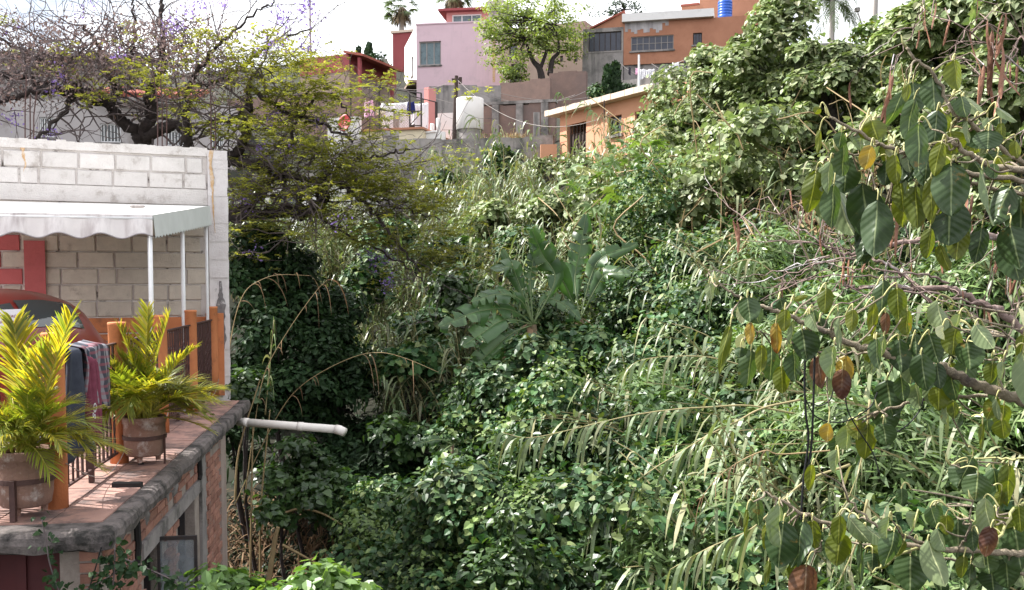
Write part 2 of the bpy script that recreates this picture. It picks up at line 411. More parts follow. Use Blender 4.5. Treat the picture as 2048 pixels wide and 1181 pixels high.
M['navyglass'] = mat('navy_shutter', (0.045, 0.05, 0.075), (0.03, 0.032, 0.05), 6, 0.35, spec=0.5)
def frosted():
    m, t, out = nt('frosted_glass'); p = N(t, 'ShaderNodeBsdfPrincipled'); p.inputs['Base Color'].default_value = (0.25, 0.28, 0.31, 1)
    p.inputs['Roughness'].default_value = 0.3; tr = N(t, 'ShaderNodeBsdfTransparent'); ms = N(t, 'ShaderNodeMixShader')
    r = ramp(t, noise(t, 4.0, 3), [(0.4, 0.35), (0.65, 0.8)]); t.links.new(r, ms.inputs[0])
    t.links.new(tr.outputs[0], ms.inputs[1]); t.links.new(p.outputs[0], ms.inputs[2]); t.links.new(ms.outputs[0], out.inputs[0]); return m
M['frosted'] = frosted()
def carpaint():
    m, t, out = nt('red_car_paint'); p = N(t, 'ShaderNodeBsdfPrincipled'); p.inputs['Base Color'].default_value = (0.24, 0.03, 0.024, 1)
    p.inputs['Roughness'].default_value = 0.3; p.inputs['Coat Weight'].default_value = 0.6; p.inputs['Coat Roughness'].default_value = 0.1
    t.links.new(p.outputs[0], out.inputs[0]); return m
M['carpaint'] = carpaint()
M['carglass'] = glassy('car_glass', (0.06, 0.07, 0.075), 0.05, 0.8)
M['rubber'] = mat('rubber', (0.02, 0.02, 0.02), None, 5, 0.8)
M['chrome'] = mat('chrome', (0.6, 0.6, 0.6), None, 5, 0.2, metal=1.0)
M['paper'] = mat('paper', (0.62, 0.62, 0.66), (0.56, 0.56, 0.60), 4, 0.9)
M['ink'] = mat('red_ink', (0.28, 0.08, 0.10), None, 5, 0.9)
M['bark'] = mat('dark_bark', (0.055, 0.042, 0.04), (0.03, 0.024, 0.024), 14, 0.95, 0.9, 40, (0.17, 0.14, 0.13), 5, 0.6, 0.75)
M['twig'] = mat('twig_bark', (0.15, 0.12, 0.12), (0.085, 0.068, 0.07), 6, 0.95, 0.3, 40, (0.30, 0.26, 0.25), 2.5, 0.58, 0.7)
M['podbark'] = mat('pinkish_bark', (0.30, 0.22, 0.195), (0.18, 0.125, 0.11), 12, 0.85, 0.6, 70, (0.62, 0.58, 0.58), 3.5, 0.56, 0.64)
M['figbark'] = mat('fig_bark', (0.36, 0.30, 0.22), (0.24, 0.195, 0.14), 25, 0.85, 0.7, 120, (0.10, 0.08, 0.07), 12, 0.55, 0.7)
M['greentwig'] = mat('green_twig', (0.34, 0.33, 0.14), (0.28, 0.28, 0.12), 20, 0.6)
M['petiole'] = mat('cream_petiole', (0.55, 0.52, 0.24), (0.46, 0.43, 0.18), 20, 0.55)
M['cable'] = mat('black_cable', (0.015, 0.015, 0.017), None, 5, 0.5)

# ------------------------------------------------------------------ the ground
ctl = [(450,1300,10.5),(600,1250,11),(750,1250,9.8),(900,1300,8.8),(1100,1300,8.2),(1300,1330,7.6),(1500,1370,6.6),(1800,1430,6),(2048,1430,6),(2400,1430,6),
 (460,1000,13),(560,1020,12.5),(700,1000,13),(800,980,12.5),(900,990,11.2),(1070,880,12.8),(1300,920,11),(1500,940,9.5),(1750,940,8.5),(2048,940,8.5),(2400,940,8.5),
 (480,760,16),(600,740,17),(750,680,17.5),(900,680,17),(1100,650,16),(1300,640,14.5),(1500,660,12.5),(1750,680,11),(2048,680,10.5),(2500,680,10.5),
 (300,420,20),(480,520,21),(650,500,22),(850,470,24),(1000,460,23),(1200,450,21),(1350,450,18.5),(1500,460,16.5),(1700,450,14.5),(2048,430,13),(2500,430,13),
 (700,440,27),(900,420,28),(1100,360,28),(1200,330,25.5),(1350,300,22),(1500,270,20.5),(1700,260,18.5),(2048,240,16.5),(2600,240,16),
 (1450,130,25),(1600,130,25),(1750,140,25),(1900,110,21),(2048,80,20),(2600,60,20),
 (300,330,24),(0,330,24),(-500,330,24),(500,330,27),(640,270,32),(800,262,34),(1000,292,34),(1100,282,33),(1250,262,30),(800,240,50),(1300,178,45),(1700,110,42),(2100,80,40),
 (600,170,50),(0,260,40),(-700,260,40),(700,120,75),(1400,95,75),(2400,60,60),(0,180,75)]
CP = np.array([at(*c) for c in ctl])
extra = [(-3,4,-3.4),(-3,8,-3.5),(-7,6,-3.3),(-7,11,-3.0),(0,2,-3.6),(0,5,-3.9),(4,2,-3.2),(8,4,-1.5),(-14,6,-3),(-14,14,-1),(-12,2,-3.2),(-6,14,-2.0),(-4,12,-2.6),
 (60,20,14),(60,80,20),(-60,80,20),(-60,20,3),(0,120,22),(0,-6,-3),(30,-6,0),(-30,-6,-3)]
CP = np.vstack([CP, np.array(extra, float)])
def tps_fit(P):
    n = len(P); X = P[:, :2]; r2 = ((X[:, None] - X[None]) ** 2).sum(-1)
    K = r2 * np.log(r2 + 1e-9) * 0.5 + np.eye(n) * 6.0
    Q = np.hstack([np.ones((n, 1)), X]); A = np.vstack([np.hstack([K, Q]), np.hstack([Q.T, np.zeros((3, 3))])])
    return X, np.linalg.solve(A, np.concatenate([P[:, 2], np.zeros(3)]))
TX, TW = tps_fit(CP)
def ground(x, y):
    x = np.asarray(x, float); y = np.asarray(y, float); sh = x.shape; x = x.ravel(); y = y.ravel(); out = np.zeros(len(x))
    for i in range(0, len(x), 20000):
        X = np.stack([x[i:i + 20000], y[i:i + 20000]], 1); r2 = ((X[:, None] - TX[None]) ** 2).sum(-1)
        out[i:i + 20000] = (r2 * np.log(r2 + 1e-9) * 0.5) @ TW[:-3] + TW[-3] + X @ TW[-2:]
    return np.clip(out, -4.2, 24).reshape(sh)
gx = np.concatenate([[-900, -300, -120], np.arange(-60, -14, 4), np.arange(-14, 18, 0.5), np.arange(18, 64, 4), [120, 300, 900]])
gy = np.concatenate([[-300, -60, -20], np.arange(-8, 34, 0.5), np.arange(34, 100, 4), [120, 200, 500, 1500]])
XX, YY = np.meshgrid(gx, gy, indexing='ij')
ZZ = ground(np.clip(XX, -60, 60), np.clip(YY, -8, 110)) + R.normal(size=XX.shape) * 0.05
GV = np.stack([XX, YY, ZZ], -1).reshape(-1, 3); ni, nj = XX.shape
ii, jj = np.meshgrid(np.arange(ni - 1), np.arange(nj - 1), indexing='ij'); b0 = (ii * nj + jj).ravel()
tag(npobj('ground', GV, np.stack([b0, b0 + nj, b0 + nj + 1, b0 + 1], 1), M['earth'], None, True), kind='structure')

# ------------------------------------------------------------------ terrace slab
K0 = on_z(222, 1064, 0.0); E0 = on_z(500, 800, 0.0)
ed = nrm(E0 - K0); en = np.array([-ed[1], ed[0], 0.0])      # along the outer edge, and inward (left)
EL = np.linalg.norm(E0 - K0)
def T(s, t, z=0.0): return K0 + ed * s + en * t + np.array([0, 0, z])
slab = MB()
out = [T(s, 0) for s in np.arange(0, EL, 0.035)] + [T(EL, t) for t in np.arange(0, 1.0, 0.05)]
inner = [T(EL + 0.3, 1.3), T(EL - 0.6, 6.0), T(-0.25, 6.0)]
frontL = [K0 + (T(-0.02, 6.0) - K0) * f for f in np.arange(0.985, 0, -0.006)]
ring = np.array(out + inner + frontL); n = len(ring)
rag = R.normal(size=(n, 4)); rag = (rag + np.roll(rag, 1, 0) + 0.6 * np.roll(rag, 2, 0)) / 1.9
cen = ring.mean(0); cen[2] = 0
dirc = nrm(ring - cen); dirc[:, 2] = 0
lay = []
for z, off, jz in ((0.0, -0.03, 0.0), (-0.022, 0.0, 0.008), (-0.06, 0.012, 0.012), (-0.105, 0.0, 0.02), (-0.118, -0.05, 0.012)):
    Q = ring + dirc * (off + 0.006 * rag[:, :1]); Q[:, 2] = z + 0.4 * jz * rag[:, 1] ; lay.append(Q)
F = [tuple(range(n))]
for i in range(4):
    for j in range(n): F.append((i * n + j, (i + 1) * n + j, (i + 1) * n + (j + 1) % n, i * n + (j + 1) % n))
F.append(tuple(4 * n + j for j in range(n))[::-1])
slab.add(np.vstack(lay), F)
so = tag(slab.obj('terrace_floor', M['mossy']), kind='structure')
# tiles on the slab, each a piece
tm = MB(); tm.par((-0.146, -0.146, 0), (0.292, 0, 0), (0, 0.292, 0), (0, 0, 0.014)); tme = only_mesh(tm, 'floor_tile', M['tile'])
ta = math.atan2(ed[1], ed[0])
for r in range(4):
    for c in range(int(EL / 0.3) - 1):
        p = T(0.22 + 0.3 * c + 0.15, 0.10 + 0.3 * r + 0.15, -0.006 + R.uniform(-0.002, 0.002))
        piece('floor_tile', tme, so, p, rot=(R.normal() * 0.006, R.normal() * 0.006, ta + R.normal() * 0.01))
inn = MB(); inn.add([T(0.2, 1.46, 0.004), T(EL, 1.46, 0.004), T(EL, 5.8, 0.004), T(0.2, 5.8, 0.004)], [(0, 1, 2, 3)])
tag(inn.obj('parking_floor', mat('pale_concrete_floor', (0.5, 0.47, 0.45), (0.42, 0.39, 0.38), 4, 0.85)), kind='structure')

# ------------------------------------------------------------------ brick building under the terrace
SA = (K0 + ed * 0.16 + en * 0.10); SB = SA + ed * 4.28
SF = Facade(SA, SB)
FF = Facade(SA + (T(-0.02, 6.0) - K0) * 0.98, SA)
bb = thing('brick_building', 'brick lower storey with concrete lintels under the terrace, its side seen at a steep angle', 'building', tuple(SA * [1, 1, 0] + [0, 0, -3.5]))
zt = -0.12
def srect(x0, x1, z0, z1): u0 = SF.hit(x0, 1000)[0]; u1 = SF.hit(x1, 1000)[0]; return (u0, u1, z0, z1)
wA = srect(284, 322, -1.75, -0.46); wB = srect(354, 389, -1.75, -0.46)
core = MB(); SF.wall(core, 0.0, SF.L, -3.6, zt, [wA, wB], -0.22, 0.0); SF.box(core, 0.23, SF.L - 0.01, -3.6, zt - 0.01, -1.6, -1.5)
core.obj('wall', M['brickmortar'], bb)
fw = MB(); uo0, uo1 = FF.hit(-60, 1120)[0], FF.hit(158, 1120)[0]
FF.wall(fw, 0, FF.L - 0.003, -3.6, zt, [(uo0, uo1, -3.6, -0.14)], -0.22, 0.0); fw.obj('front_wall', M['brickmortar'], bb)
dm = MB(); FF.box(dm, uo0 + 0.01, uo1 - 0.01, -3.6, -0.15, -0.16, -0.13); FF.box(dm, uo0 + 0.2, uo0 + 0.25, -3.6, -0.16, -0.13, -0.11); dm.obj('recess_panel', M['maroon'], bb)  # dark maroon panel put in for the shaded depth of the opening
lin = MB(); SF.box(lin, wA[0] - 0.1, SF.hit(397, 1000)[0], -0.455, -0.345, 0.002, 0.03); lin.obj('lintel', M['concrete'], bb)
cc = MB(); u0 = SF.hit(398, 1000)[0]; SF.box(cc, u0, u0 + 0.2, -3.6, -0.13, 0.002, 0.026); cc.obj('concrete_column', M['concrete'], bb)
pl = MB(); u1 = SF.hit(439, 1000)[0]; SF.box(pl, u1, SF.L, -3.6, -0.13, 0.002, 0.022); pl.obj('plaster_strip', mat('grey_pink_plaster', (0.40, 0.32, 0.29), (0.33, 0.25, 0.22), 5, 0.95, 0.6, 60), bb)
for h in (wA, wB): SF.window(bb, h, M['blackiron'], M['glass'], 1, 0.035, -0.14)
# the casement that stands open
cs = MB(); hu = SF.hit(311, 1100)[0]; W = 0.27
P0 = SF.p(hu, -1.7, 0.01)
for z0, z1, x0, x1 in ((-1.7, -0.425, 0, 0.02), (-1.7, -0.425, W - 0.02, W), (-0.45, -0.425, 0.02, W - 0.02), (-1.7, -1.675, 0.02, W - 0.02)):
    cs.par(SF.p(hu, z0, 0.01 + x0), SF.n * (x1 - x0), SF.e * 0.022, np.array([0, 0, z1 - z0]))
co = cs.obj('casement', M['blackiron'], bb)
cp = MB(); cp.par(SF.p(hu + 0.008, -1.68, 0.028), SF.n * (W - 0.036), SF.e * 0.004, np.array([0, 0, 1.24])); q = cp.obj('pane', M['frosted']); q.parent = co; q.matrix_parent_inverse = Matrix.Identity(4)
q.matrix_parent_inverse = Matrix.Identity(4)
# bricks
bms = []
for k in range(4):
    b = MB(); j = R.uniform(-0.006, 0.006, 4)
    b.par((0.004, 0, 0.002), (0.222 + j[0], 0, 0), (0, -0.012 - abs(j[1]), 0), (0, 0, 0.052 + j[2] * 0.5)); bms.append(only_mesh(b, 'brick', M['brick']))
cand = []
holes = [wA, wB, (wA[0] - 0.1, SF.hit(397, 1000)[0], -0.455, -0.345), (u0, u0 + 0.2, -9, 9), (u1, 99, -9, 9)]
for rw in range(27):
    z = zt - 0.012 - 0.066 * (rw + 1)
    for c in range(-1, int(SF.L / 0.235) + 1):
        u = c * 0.235 + (0.1175 if rw % 2 else 0) + 0.01
        if u < 0 or u + 0.23 > SF.L: continue
        if any(h[0] - 0.2 < u < h[1] and h[2] - 0.05 < z < h[3] for h in holes): continue
        if rw < 3 and R.random() < 0.2: continue
        cand.append((u, z, SF))
for rw in range(9):
    z = zt - 0.012 - 0.066 * (rw + 1)
    cand.append((uo1 + .006, z, FF))
cand.sort(key=lambda q: (q[2].p(q[0], q[1])[1], -q[1]))
rest = MB()
for i, (u, z, fc) in enumerate(cand):
    d = 0.001 + R.uniform(0, 0.004)
    if i < 295: piece('brick', bms[i % 4], bb, fc.p(u, z, d), fc.ang, scale=((FF.L - uo1 - .015) / .23 if fc is FF else 1, 1, 1))
    else: fc.box(rest, u, u + 0.222, z, z + 0.052, d, d + 0.012 + R.uniform(0, 0.005))
if rest.n: tag(rest.obj('brickwork', M['brick'], bb), kind='stuff')
# cavities, mortar lumps under the slab edge
lm = MB()
for px, w in ((288, 0.16), (330, 0.12), (345, 0.14), (395, 0.1)):
    u, z = SF.hit(px, 560 + 1.55 * FPX / 6.2)
    lm = MB(); lm.ell(SF.p(u, -0.2, 0.0), (0.035, w * 0.4, 0.07), 9, 6); lm.V[0] += R.normal(size=lm.V[0].shape) * .006; lm.obj('mortar_lump', M['concrete'], bb)
hp = MB()
for px, zz in ((262, -0.42), (392, -0.33)):
    u, _ = SF.hit(px, 1000); hp = MB(); hp.tube([SF.p(u, -0.13, 0.03), SF.p(u + 0.01, -0.3, 0.035), SF.p(u - 0.01, zz, 0.03)], 0.022, 7); hp.obj('broken_drain', M['dark'], bb)
# white drain pipe jutting out
pp = MB(); a = at(476, 844, 10.0); b = at(672, 859, 9.75); c = at(690, 863, 9.72)
pp.tube([a, b], 0.043, 14); pp.tube([b, b + (c - b) * 0.4, c + np.array([0, 0, -0.012])], [0.05, 0.05, 0.046], 14)
for f_ in (.06, .62): pp.tube([a + (b - a) * f_, a + (b - a) * (f_ + .05)], 0.0475, 14)
tag(pp.obj('drain_pipe', M['pvc'], None, True), 'long white plastic drain pipe jutting out from under the terrace corner', 'pipe')

# ------------------------------------------------------------------ white block wall behind the awning
WA = at(-120, 560, 10.15); WBp = at(418, 560, 11.2); wd = nrm((WBp - WA) * [1, 1, 0]); WA = WA - wd * 1.0
WF = Facade(WA, WBp); ZW = 2.93
bw = thing('block_wall', 'tall whitewashed concrete block wall standing behind the white awning', 'wall', tuple(WF.p(0, 0)))
w = MB(); WF.box(w, 0, WF.L, -0.1, ZW - 0.06, -0.16, 0.0); w.obj('mortar_core', M['mortar'], bw)
beam = MB(); zb = WF.hit(200, 405)[1]; WF.box(beam, 0, WF.L, zb, zb + 0.18, -0.15, 0.02); beam.obj('bond_beam', M['whitewash'], bw)
capm = MB()
for k in range(40):
    ua, ub = WF.L * k / 40, WF.L * (k + 1) / 40; h = R.uniform(-0.012, 0.012); WF.box(capm, ua, ub, ZW - 0.10, ZW + h, -0.158, 0.016 + R.uniform(0, 0.008))
capm.obj('wall_coping', M['whitewash'], bw)
bv = []
for wv in (0.368, 0.25, 0.18):
    for k in range(2):
        b = MB(); j = R.uniform(-0.006, 0.006, 6); p0 = np.array([0.006, 0, 0.006]); y = -0.016
        V = [(0.006, 0.002, 0.005), (wv, 0.002, 0.005), (wv, 0.002, 0.178), (0.006, 0.002, 0.178),
             (0.014 + j[0], y, 0.012 + j[1]), (wv - 0.008 + j[2], y, 0.012), (wv - 0.008, y, 0.170 + j[3]), (0.014, y, 0.170 + j[4])]
        b.add(V, [(4, 5, 6, 7), (0, 1, 5, 4), (1, 2, 6, 5), (2, 3, 7, 6), (3, 0, 4, 7)]); bv.append(b)
bme = {}
for mk in ('whitewash', 'cream', 'orange', 'redpaint'):
    bme[mk] = [only_mesh(b, 'concrete_block', M[mk]) for b in bv]
rowz = [zb + 0.18 + 0.187 * k for k in range(5) if zb + 0.18 + 0.187 * k < ZW - 0.2] + [zb - 0.187 * (k + 1) for k in range(14)]
pu0, pu1 = WF.hit(50, 560)[0], WF.hit(92, 560)[0]
for ri, z in enumerate(rowz):
    if z < -0.15: continue
    u = -0.1 - (0.19 if ri % 2 else 0) + R.uniform(-0.03, 0.03)
    while u < WF.L - 0.05:
        rest_ = WF.L - u
        kind = 0 if rest_ > 0.37 else (1 if rest_ > 0.25 else 2)
        if R.random() < 0.07: kind = 2
        wv = (0.374, 0.256, 0.186)[kind]
        if u + 0.1 > 0 and u + wv < WF.L + 0.02:
            mk = 'whitewash' if z > zb else ('orange' if z < 0.92 else 'cream')
            if 1.3 < z < 1.72 and u + wv < pu0 + 0.15: mk = 'redpaint'
            piece('concrete_block', bme[mk][kind * 2 + int(R.integers(2))], bw, WF.p(u, z, 0.001 + R.uniform(0, 0.004)), WF.ang + R.normal() * 0.004)
        u += wv + 0.006
pr = MB(); WF.box(pr, pu0, pu1, 0, WF.hit(70, 482)[1], 0.0, 0.05); pr.obj('red_pilaster', M['redpaint'], bw)
def streak(name, m, u0, z1, z0, w, d0, wob=.01, n=40, body=None):
    """a stain with a ragged outline, a skin a few mm thick on the wall"""
    q = MB(); V = []; c = np.cumsum(R.normal(size=n) * wob * .35); c -= c[0]; hw = w * .5 * (.55 + .45 * np.abs(np.sin(np.linspace(0, 9, n) + u0 * 7))) * (1 + R.normal(size=n) * .12) * np.clip(np.linspace(1.15, .1, n) if body is None else np.sin(np.linspace(.25, 3.0, n)), .12, 1)
    for i in range(n):
        z = z1 + (z0 - z1) * i / (n - 1)
        for uu, dd in ((-1, 0), (-.8, .004), (.8, .004), (1, 0)): V.append(WF.p(u0 + c[i] + uu * hw[i], z, d0 + dd))
    q.add(V, [(i * 4 + j, (i + 1) * 4 + j, (i + 1) * 4 + j + 1, i * 4 + j + 1) for i in range(n - 1) for j in range(3)]); return q.obj(name, m, bw)
M['rust'] = mat('rust', (0.46, 0.25, 0.10), (0.60, 0.45, 0.30), 26, 0.95, stain=(0.66, 0.58, 0.52), sscale=16, slo=.5, shi=.7)
streak('rust_streak', M['rust'], WF.hit(47, 300)[0], ZW - .03, ZW - .36, .055, .017)
# pillar at the wall's end
pc = WF.p(WF.L + 0.115, 0, 0.0)
pi = MB(); 
for k in range(28):
    za, zz = -0.1 + 3.0 * k / 28, -0.1 + 3.0 * (k + 1) / 28; j = R.uniform(-0.006, 0.006, 2)
    WF.box(pi, WF.L + 0.002, WF.L + 0.225 + j[0], za, zz, -0.17, 0.05 + j[1])
pi.obj('corner_pillar', M['pilaster'], bw)
streak('rust_streak', M['rust'], WF.L + .05, ZW - .03, ZW - 1.0, .05, .056)
M['soot'] = mat('soot', (0.11, 0.10, 0.105), (0.24, 0.22, 0.22), 20, 0.95, stain=(.5, .47, .47), sscale=14, slo=.56, shi=.66)
streak('soot_mark', M['soot'], WF.L + .125, 1.36, .3, .12, .056, .004, 34, 1)
op = MB(); WF.box(op, WF.L - 0.05, WF.L + 0.15, 0, 0.98, 0.05, 0.12); op.obj('orange_plinth', M['orange'], bw)
for px, py, nr in ((45, 150, 2), (312, 120, 3), (420, 150, 2), (63, 180, 1)):
    u, z = WF.hit(px, py)
    rb = MB()
    for k in range(nr): rb.tube([WF.p(u + 0.05 * k, ZW - 0.1, -0.07 - 0.03 * k), WF.p(u + 0.05 * k + 0.01, (ZW + z) / 2, -0.07), WF.p(u + 0.05 * k + R.uniform(-.05, .05), z - 0.2 * k, -0.08)], 0.007, 5)
    lab = {45: 'thin dark rebar standing out of the wall top, above the leftmost rust streak', 312: 'bundle of three thin dark rebars rising from the middle of the white wall top',
           420: 'pair of thin dark rebars rising from the corner pillar of the white wall', 63: 'single thin rebar rising from the white wall, right of the leftmost rust streak'}[px]
    tag(rb.obj('rebar', M['iron']), lab, 'rebar', 'rebars on the white wall')

# ------------------------------------------------------------------ awning
Y3 = 11.05
FL = at(-150, 427, 7.95); FR = at(305, 431, 8.45); BR = at(419, 412.5, 11.0); zbk = BR[2]
FL[2] = FR[2]; BL = WF.p(WF.hit(-150, 402)[0], zbk, 0.03); BR = np.array([BR[0], BR[1], zbk])
aw = thing('awning', 'white canvas awning with scalloped valance on white posts over the terrace', 'awning', tuple(FR * [1, 1, 0]))
def grid(m, f, nu, nv, mi=0):
    V = [f(i / nu, j / nv) for i in range(nu + 1) for j in range(nv + 1)]
    m.add(V, [(i * (nv + 1) + j, (i + 1) * (nv + 1) + j, (i + 1) * (nv + 1) + j + 1, i * (nv + 1) + j + 1) for i in range(nu) for j in range(nv)], mi)
top = MB()
for dz in (0.0, -0.012):
    grid(top, lambda a, b: (FL + (FR - FL) * a) * (1 - b) + (BL + (BR - BL) * a) * b + np.array([0, 0, dz - 0.045 * math.sin(math.pi * b) + 0.006 * math.sin(a * 30) * math.sin(math.pi * b)]), 30, 8)
top.obj('canopy', M['awning'], aw, True)
nv_ = nrm(np.cross(FR - FL, [0, 0, 1.0]))
fvl = np.linalg.norm(FR - FL)
def front(a, b, off):
    p = FL + (FR - FL) * a; s = a * fvl / 0.338
    h = 0.17 + 0.045 * (0.5 - 0.5 * math.cos(2 * math.pi * (s - 0.05))) ** 1.0
    return p + np.array([0, 0, 0.004 - h * b]) + nv_ * (off + 0.03 * b + 0.016 * math.cos(2 * math.pi * s) * b)
va = MB(); grid(va, lambda a, b: front(a, b, 0.004), 150, 5); grid(va, lambda a, b: front(a, b, 0.0), 150, 5)
va.obj('scalloped_valance', M['valance'], aw, True)
vt = MB(); 
vt.tube([front(a, 1.0, 0.003) for a in np.linspace(0, 1, 150)], 0.007, 5); vt.obj('valance_trim', M['piping'], aw, True)
sv = MB(); sl = np.linalg.norm(BR - FR); ns = nrm(np.cross(BR - FR, [0, 0, 1.0]))
def side(a, b, off):
    p = FR + (BR - FR) * a; k = a * 22; saw = abs((k % 1.0) - 0.5) * 2
    return p + np.array([0, 0, 0.003 - (0.19 + 0.022 * saw + 0.02 * a) * b]) + ns * (off + 0.02 * b)
grid(sv, lambda a, b: side(a, b, 0.004), 132, 3); grid(sv, lambda a, b: side(a, b, 0.0), 132, 3); sv.obj('saw_edged_valance', mat('shaded_side_canvas', (0.56, 0.565, 0.55), (0.48, 0.485, 0.47), 4, 0.85), aw)  # white canvas again, the shade on this side put into its colour
stn = MB()
for i in range(3): stn.ell(at(268 + 7 * i, 414.5, 9.6) * [1, 1, 0] + [0, 0, FR[2] + (zbk - FR[2]) * 0.55 + 0.01], (0.045, 0.03, 0.018), 7, 5)
tag(stn.obj('rubble_lump', M['concrete']), 'small grey lumps of rubble lying on top of the white awning', 'rubble')

# ------------------------------------------------------------------ columns, railing
C1 = on_z(114, 1018, 0); C3 = on_z(384, 824, 0); C1[2] = C3[2] = 0
cdv = (C3 - C1) / 3.0
cpos = [C1 + cdv * k for k in range(5)]; cpos[4] = C1 + cdv * 3.93
clab = ['orange round railing column behind the left palm pot', 'orange round railing column behind the right palm pot', 'orange railing column mostly hidden by the right palm', 'orange railing column just right of the right palm', 'farthest orange railing column, beside the white pillar']
cb = MB(); cb.lathe((0, 0, 0), [(0.066, 0.0), (0.064, 0.3), (0.0625, 0.7), (0.0625, 1.03), (0.066, 1.035), (0.066, 1.05), (0.06, 1.056)], 28)
cme = only_mesh(cb, 'column', M['orange'], False)
for p_ in cme.polygons: p_.use_smooth = len(p_.vertices) == 4
for k, p in enumerate(cpos):
    o = bpy.data.objects.new('orange_column', cme); COL.objects.link(o); o.location = p + np.array([0, 0, 0.006]); tag(o, clab[k], 'column', 'orange columns along the terrace edge')
def baluster_mesh(twist=True):
    m = MB(); V = []; F = []; k = 26; r = 0.0095
    for i in range(k + 1):
        z = 0.10 + 0.80 * i / k; th = (i * 0.5 if 3 < i < k - 3 else 0)
        for j in range(4): V.append((r * math.cos(th + j * math.pi / 2), r * math.sin(th + j * math.pi / 2), z))
    for i in range(k):
        for j in range(4): F.append((i * 4 + j, i * 4 + (j + 1) % 4, (i + 1) * 4 + (j + 1) % 4, (i + 1) * 4 + j))
    m.add(V, F); return only_mesh(m, 'baluster', M['iron'])
bal = baluster_mesh()
def railing(p, q, lab, ext0=0.075, ext1=0.075):
    d = nrm(q - p); L = np.linalg.norm(q - p); a = p + d * ext0; L2 = L - ext0 - ext1; ang = math.atan2(d[1], d[0])
    t = thing('railing', lab, 'railing', tuple(a), 'iron railings between the orange columns')
    m = MB(); s = np.array([-d[1], d[0], 0]) * 0.016
    m.par(a - s + np.array([0, 0, 0.90]), d * L2, 2 * s, np.array([0, 0, 0.014])); m.obj('top_rail', M['iron'], t)
    m = MB(); m.par(a - s * .8 + np.array([0, 0, 0.088]), d * L2, 1.6 * s, np.array([0, 0, 0.014])); m.obj('bottom_rail', M['iron'], t)
    nb = int(L2 / 0.092)
    for i in range(nb):
        piece('baluster', bal, t, a + d * (L2 * (i + 0.5) / nb), ang + R.uniform(0, 1.5))
    if L > 1.0:
        m = MB(); m.box(a + d * L2 * 0.5 + np.array([0, 0, 0.45]), (0.032, 0.032, 0.88), rz=ang); m.obj('post', M['iron'], t)
for k, lab in enumerate(['iron railing with twisted bars between the two palm pots, a jacket hung over it', 'iron railing with twisted bars just behind the right palm', 'iron railing behind the right edge of the right palm', 'farthest iron railing panel, next to the white pillar']):
    railing(cpos[k], cpos[k + 1], lab)
fl_ = C1 + nrm(FF.A - SA) * 2.4 * [1, 1, 0]; fl_[2] = 0
railing(fl_, C1, 'iron railing along the front edge behind the left palm pot')
# posts of the awning stand on the column heads
pm = MB()
for k, top_ in enumerate((0.004, 0.5, 0.975)):
    tp = FR + (BR - FR) * top_ + np.array([-0.03, 0, -0.02]); base = tp * [1, 1, 0] + [0, 0, .004]
    m = MB(); m.tube([base, tp], 0.021 if k < 2 else 0.017, 10); m.obj('post', M['whitemetal'], aw, True)
m = MB(); m.tube([FR - [0.02, 0, 0.03], BR - [0.02, 0, 0.03]], 0.014, 8); m.tube([FR - [0, 0, 0.03], FL - [0, 0, 0.03]], 0.014, 8); m.obj('frame_tube', M['whitemetal'], aw, True)
# thin wires strung along the railing
wr = MB()
for k in range(4):
    a, b = cpos[k] + np.array([0.07, -0.02, 0.28]), cpos[k + 1] + np.array([0.07, -0.02, 0.16 + 0.05 * (k % 2)])
    wr.tube([a + (b - a) * f + np.array([0.03 * math.sin(f * 3), 0, -0.16 * math.sin(math.pi * f)]) for f in np.linspace(0, 1, 12)], 0.003, 4)
tag(wr.obj('wire', mat('grey_wire', (0.25, 0.24, 0.23), None, 5, 0.6)), 'thin grey wire tied sagging along the terrace railing', 'wire')
bp = MB(); c = on_z(255, 976, 0.0); bp.box(c + np.array([0, 0, 0.02]), (0.19, 0.045, 0.032), rz=0.02); bp.box(c + np.array([0, 0, 0.038]), (0.18, 0.012, 0.006), rz=0.02)
tag(bp.obj('iron_bar', M['cable']), 'short black bar lying loose on the terrace edge', 'bar')
for i, (px, py) in enumerate(((282, 932), (410, 828), (425, 832))):
    m = MB(); c = on_z(px, py, 0.0); m.ell(c + [0, 0, 0.012], (0.025, 0.016, 0.014), 7, 5)
    tag(m.obj('pebble', M['dark']), ['small dark pebble on the terrace edge beneath the right palm pot', 'dark crumb on the far terrace edge, the left one', 'dark crumb on the far terrace edge, the right one'][i], 'pebble', 'crumbs on the terrace edge')
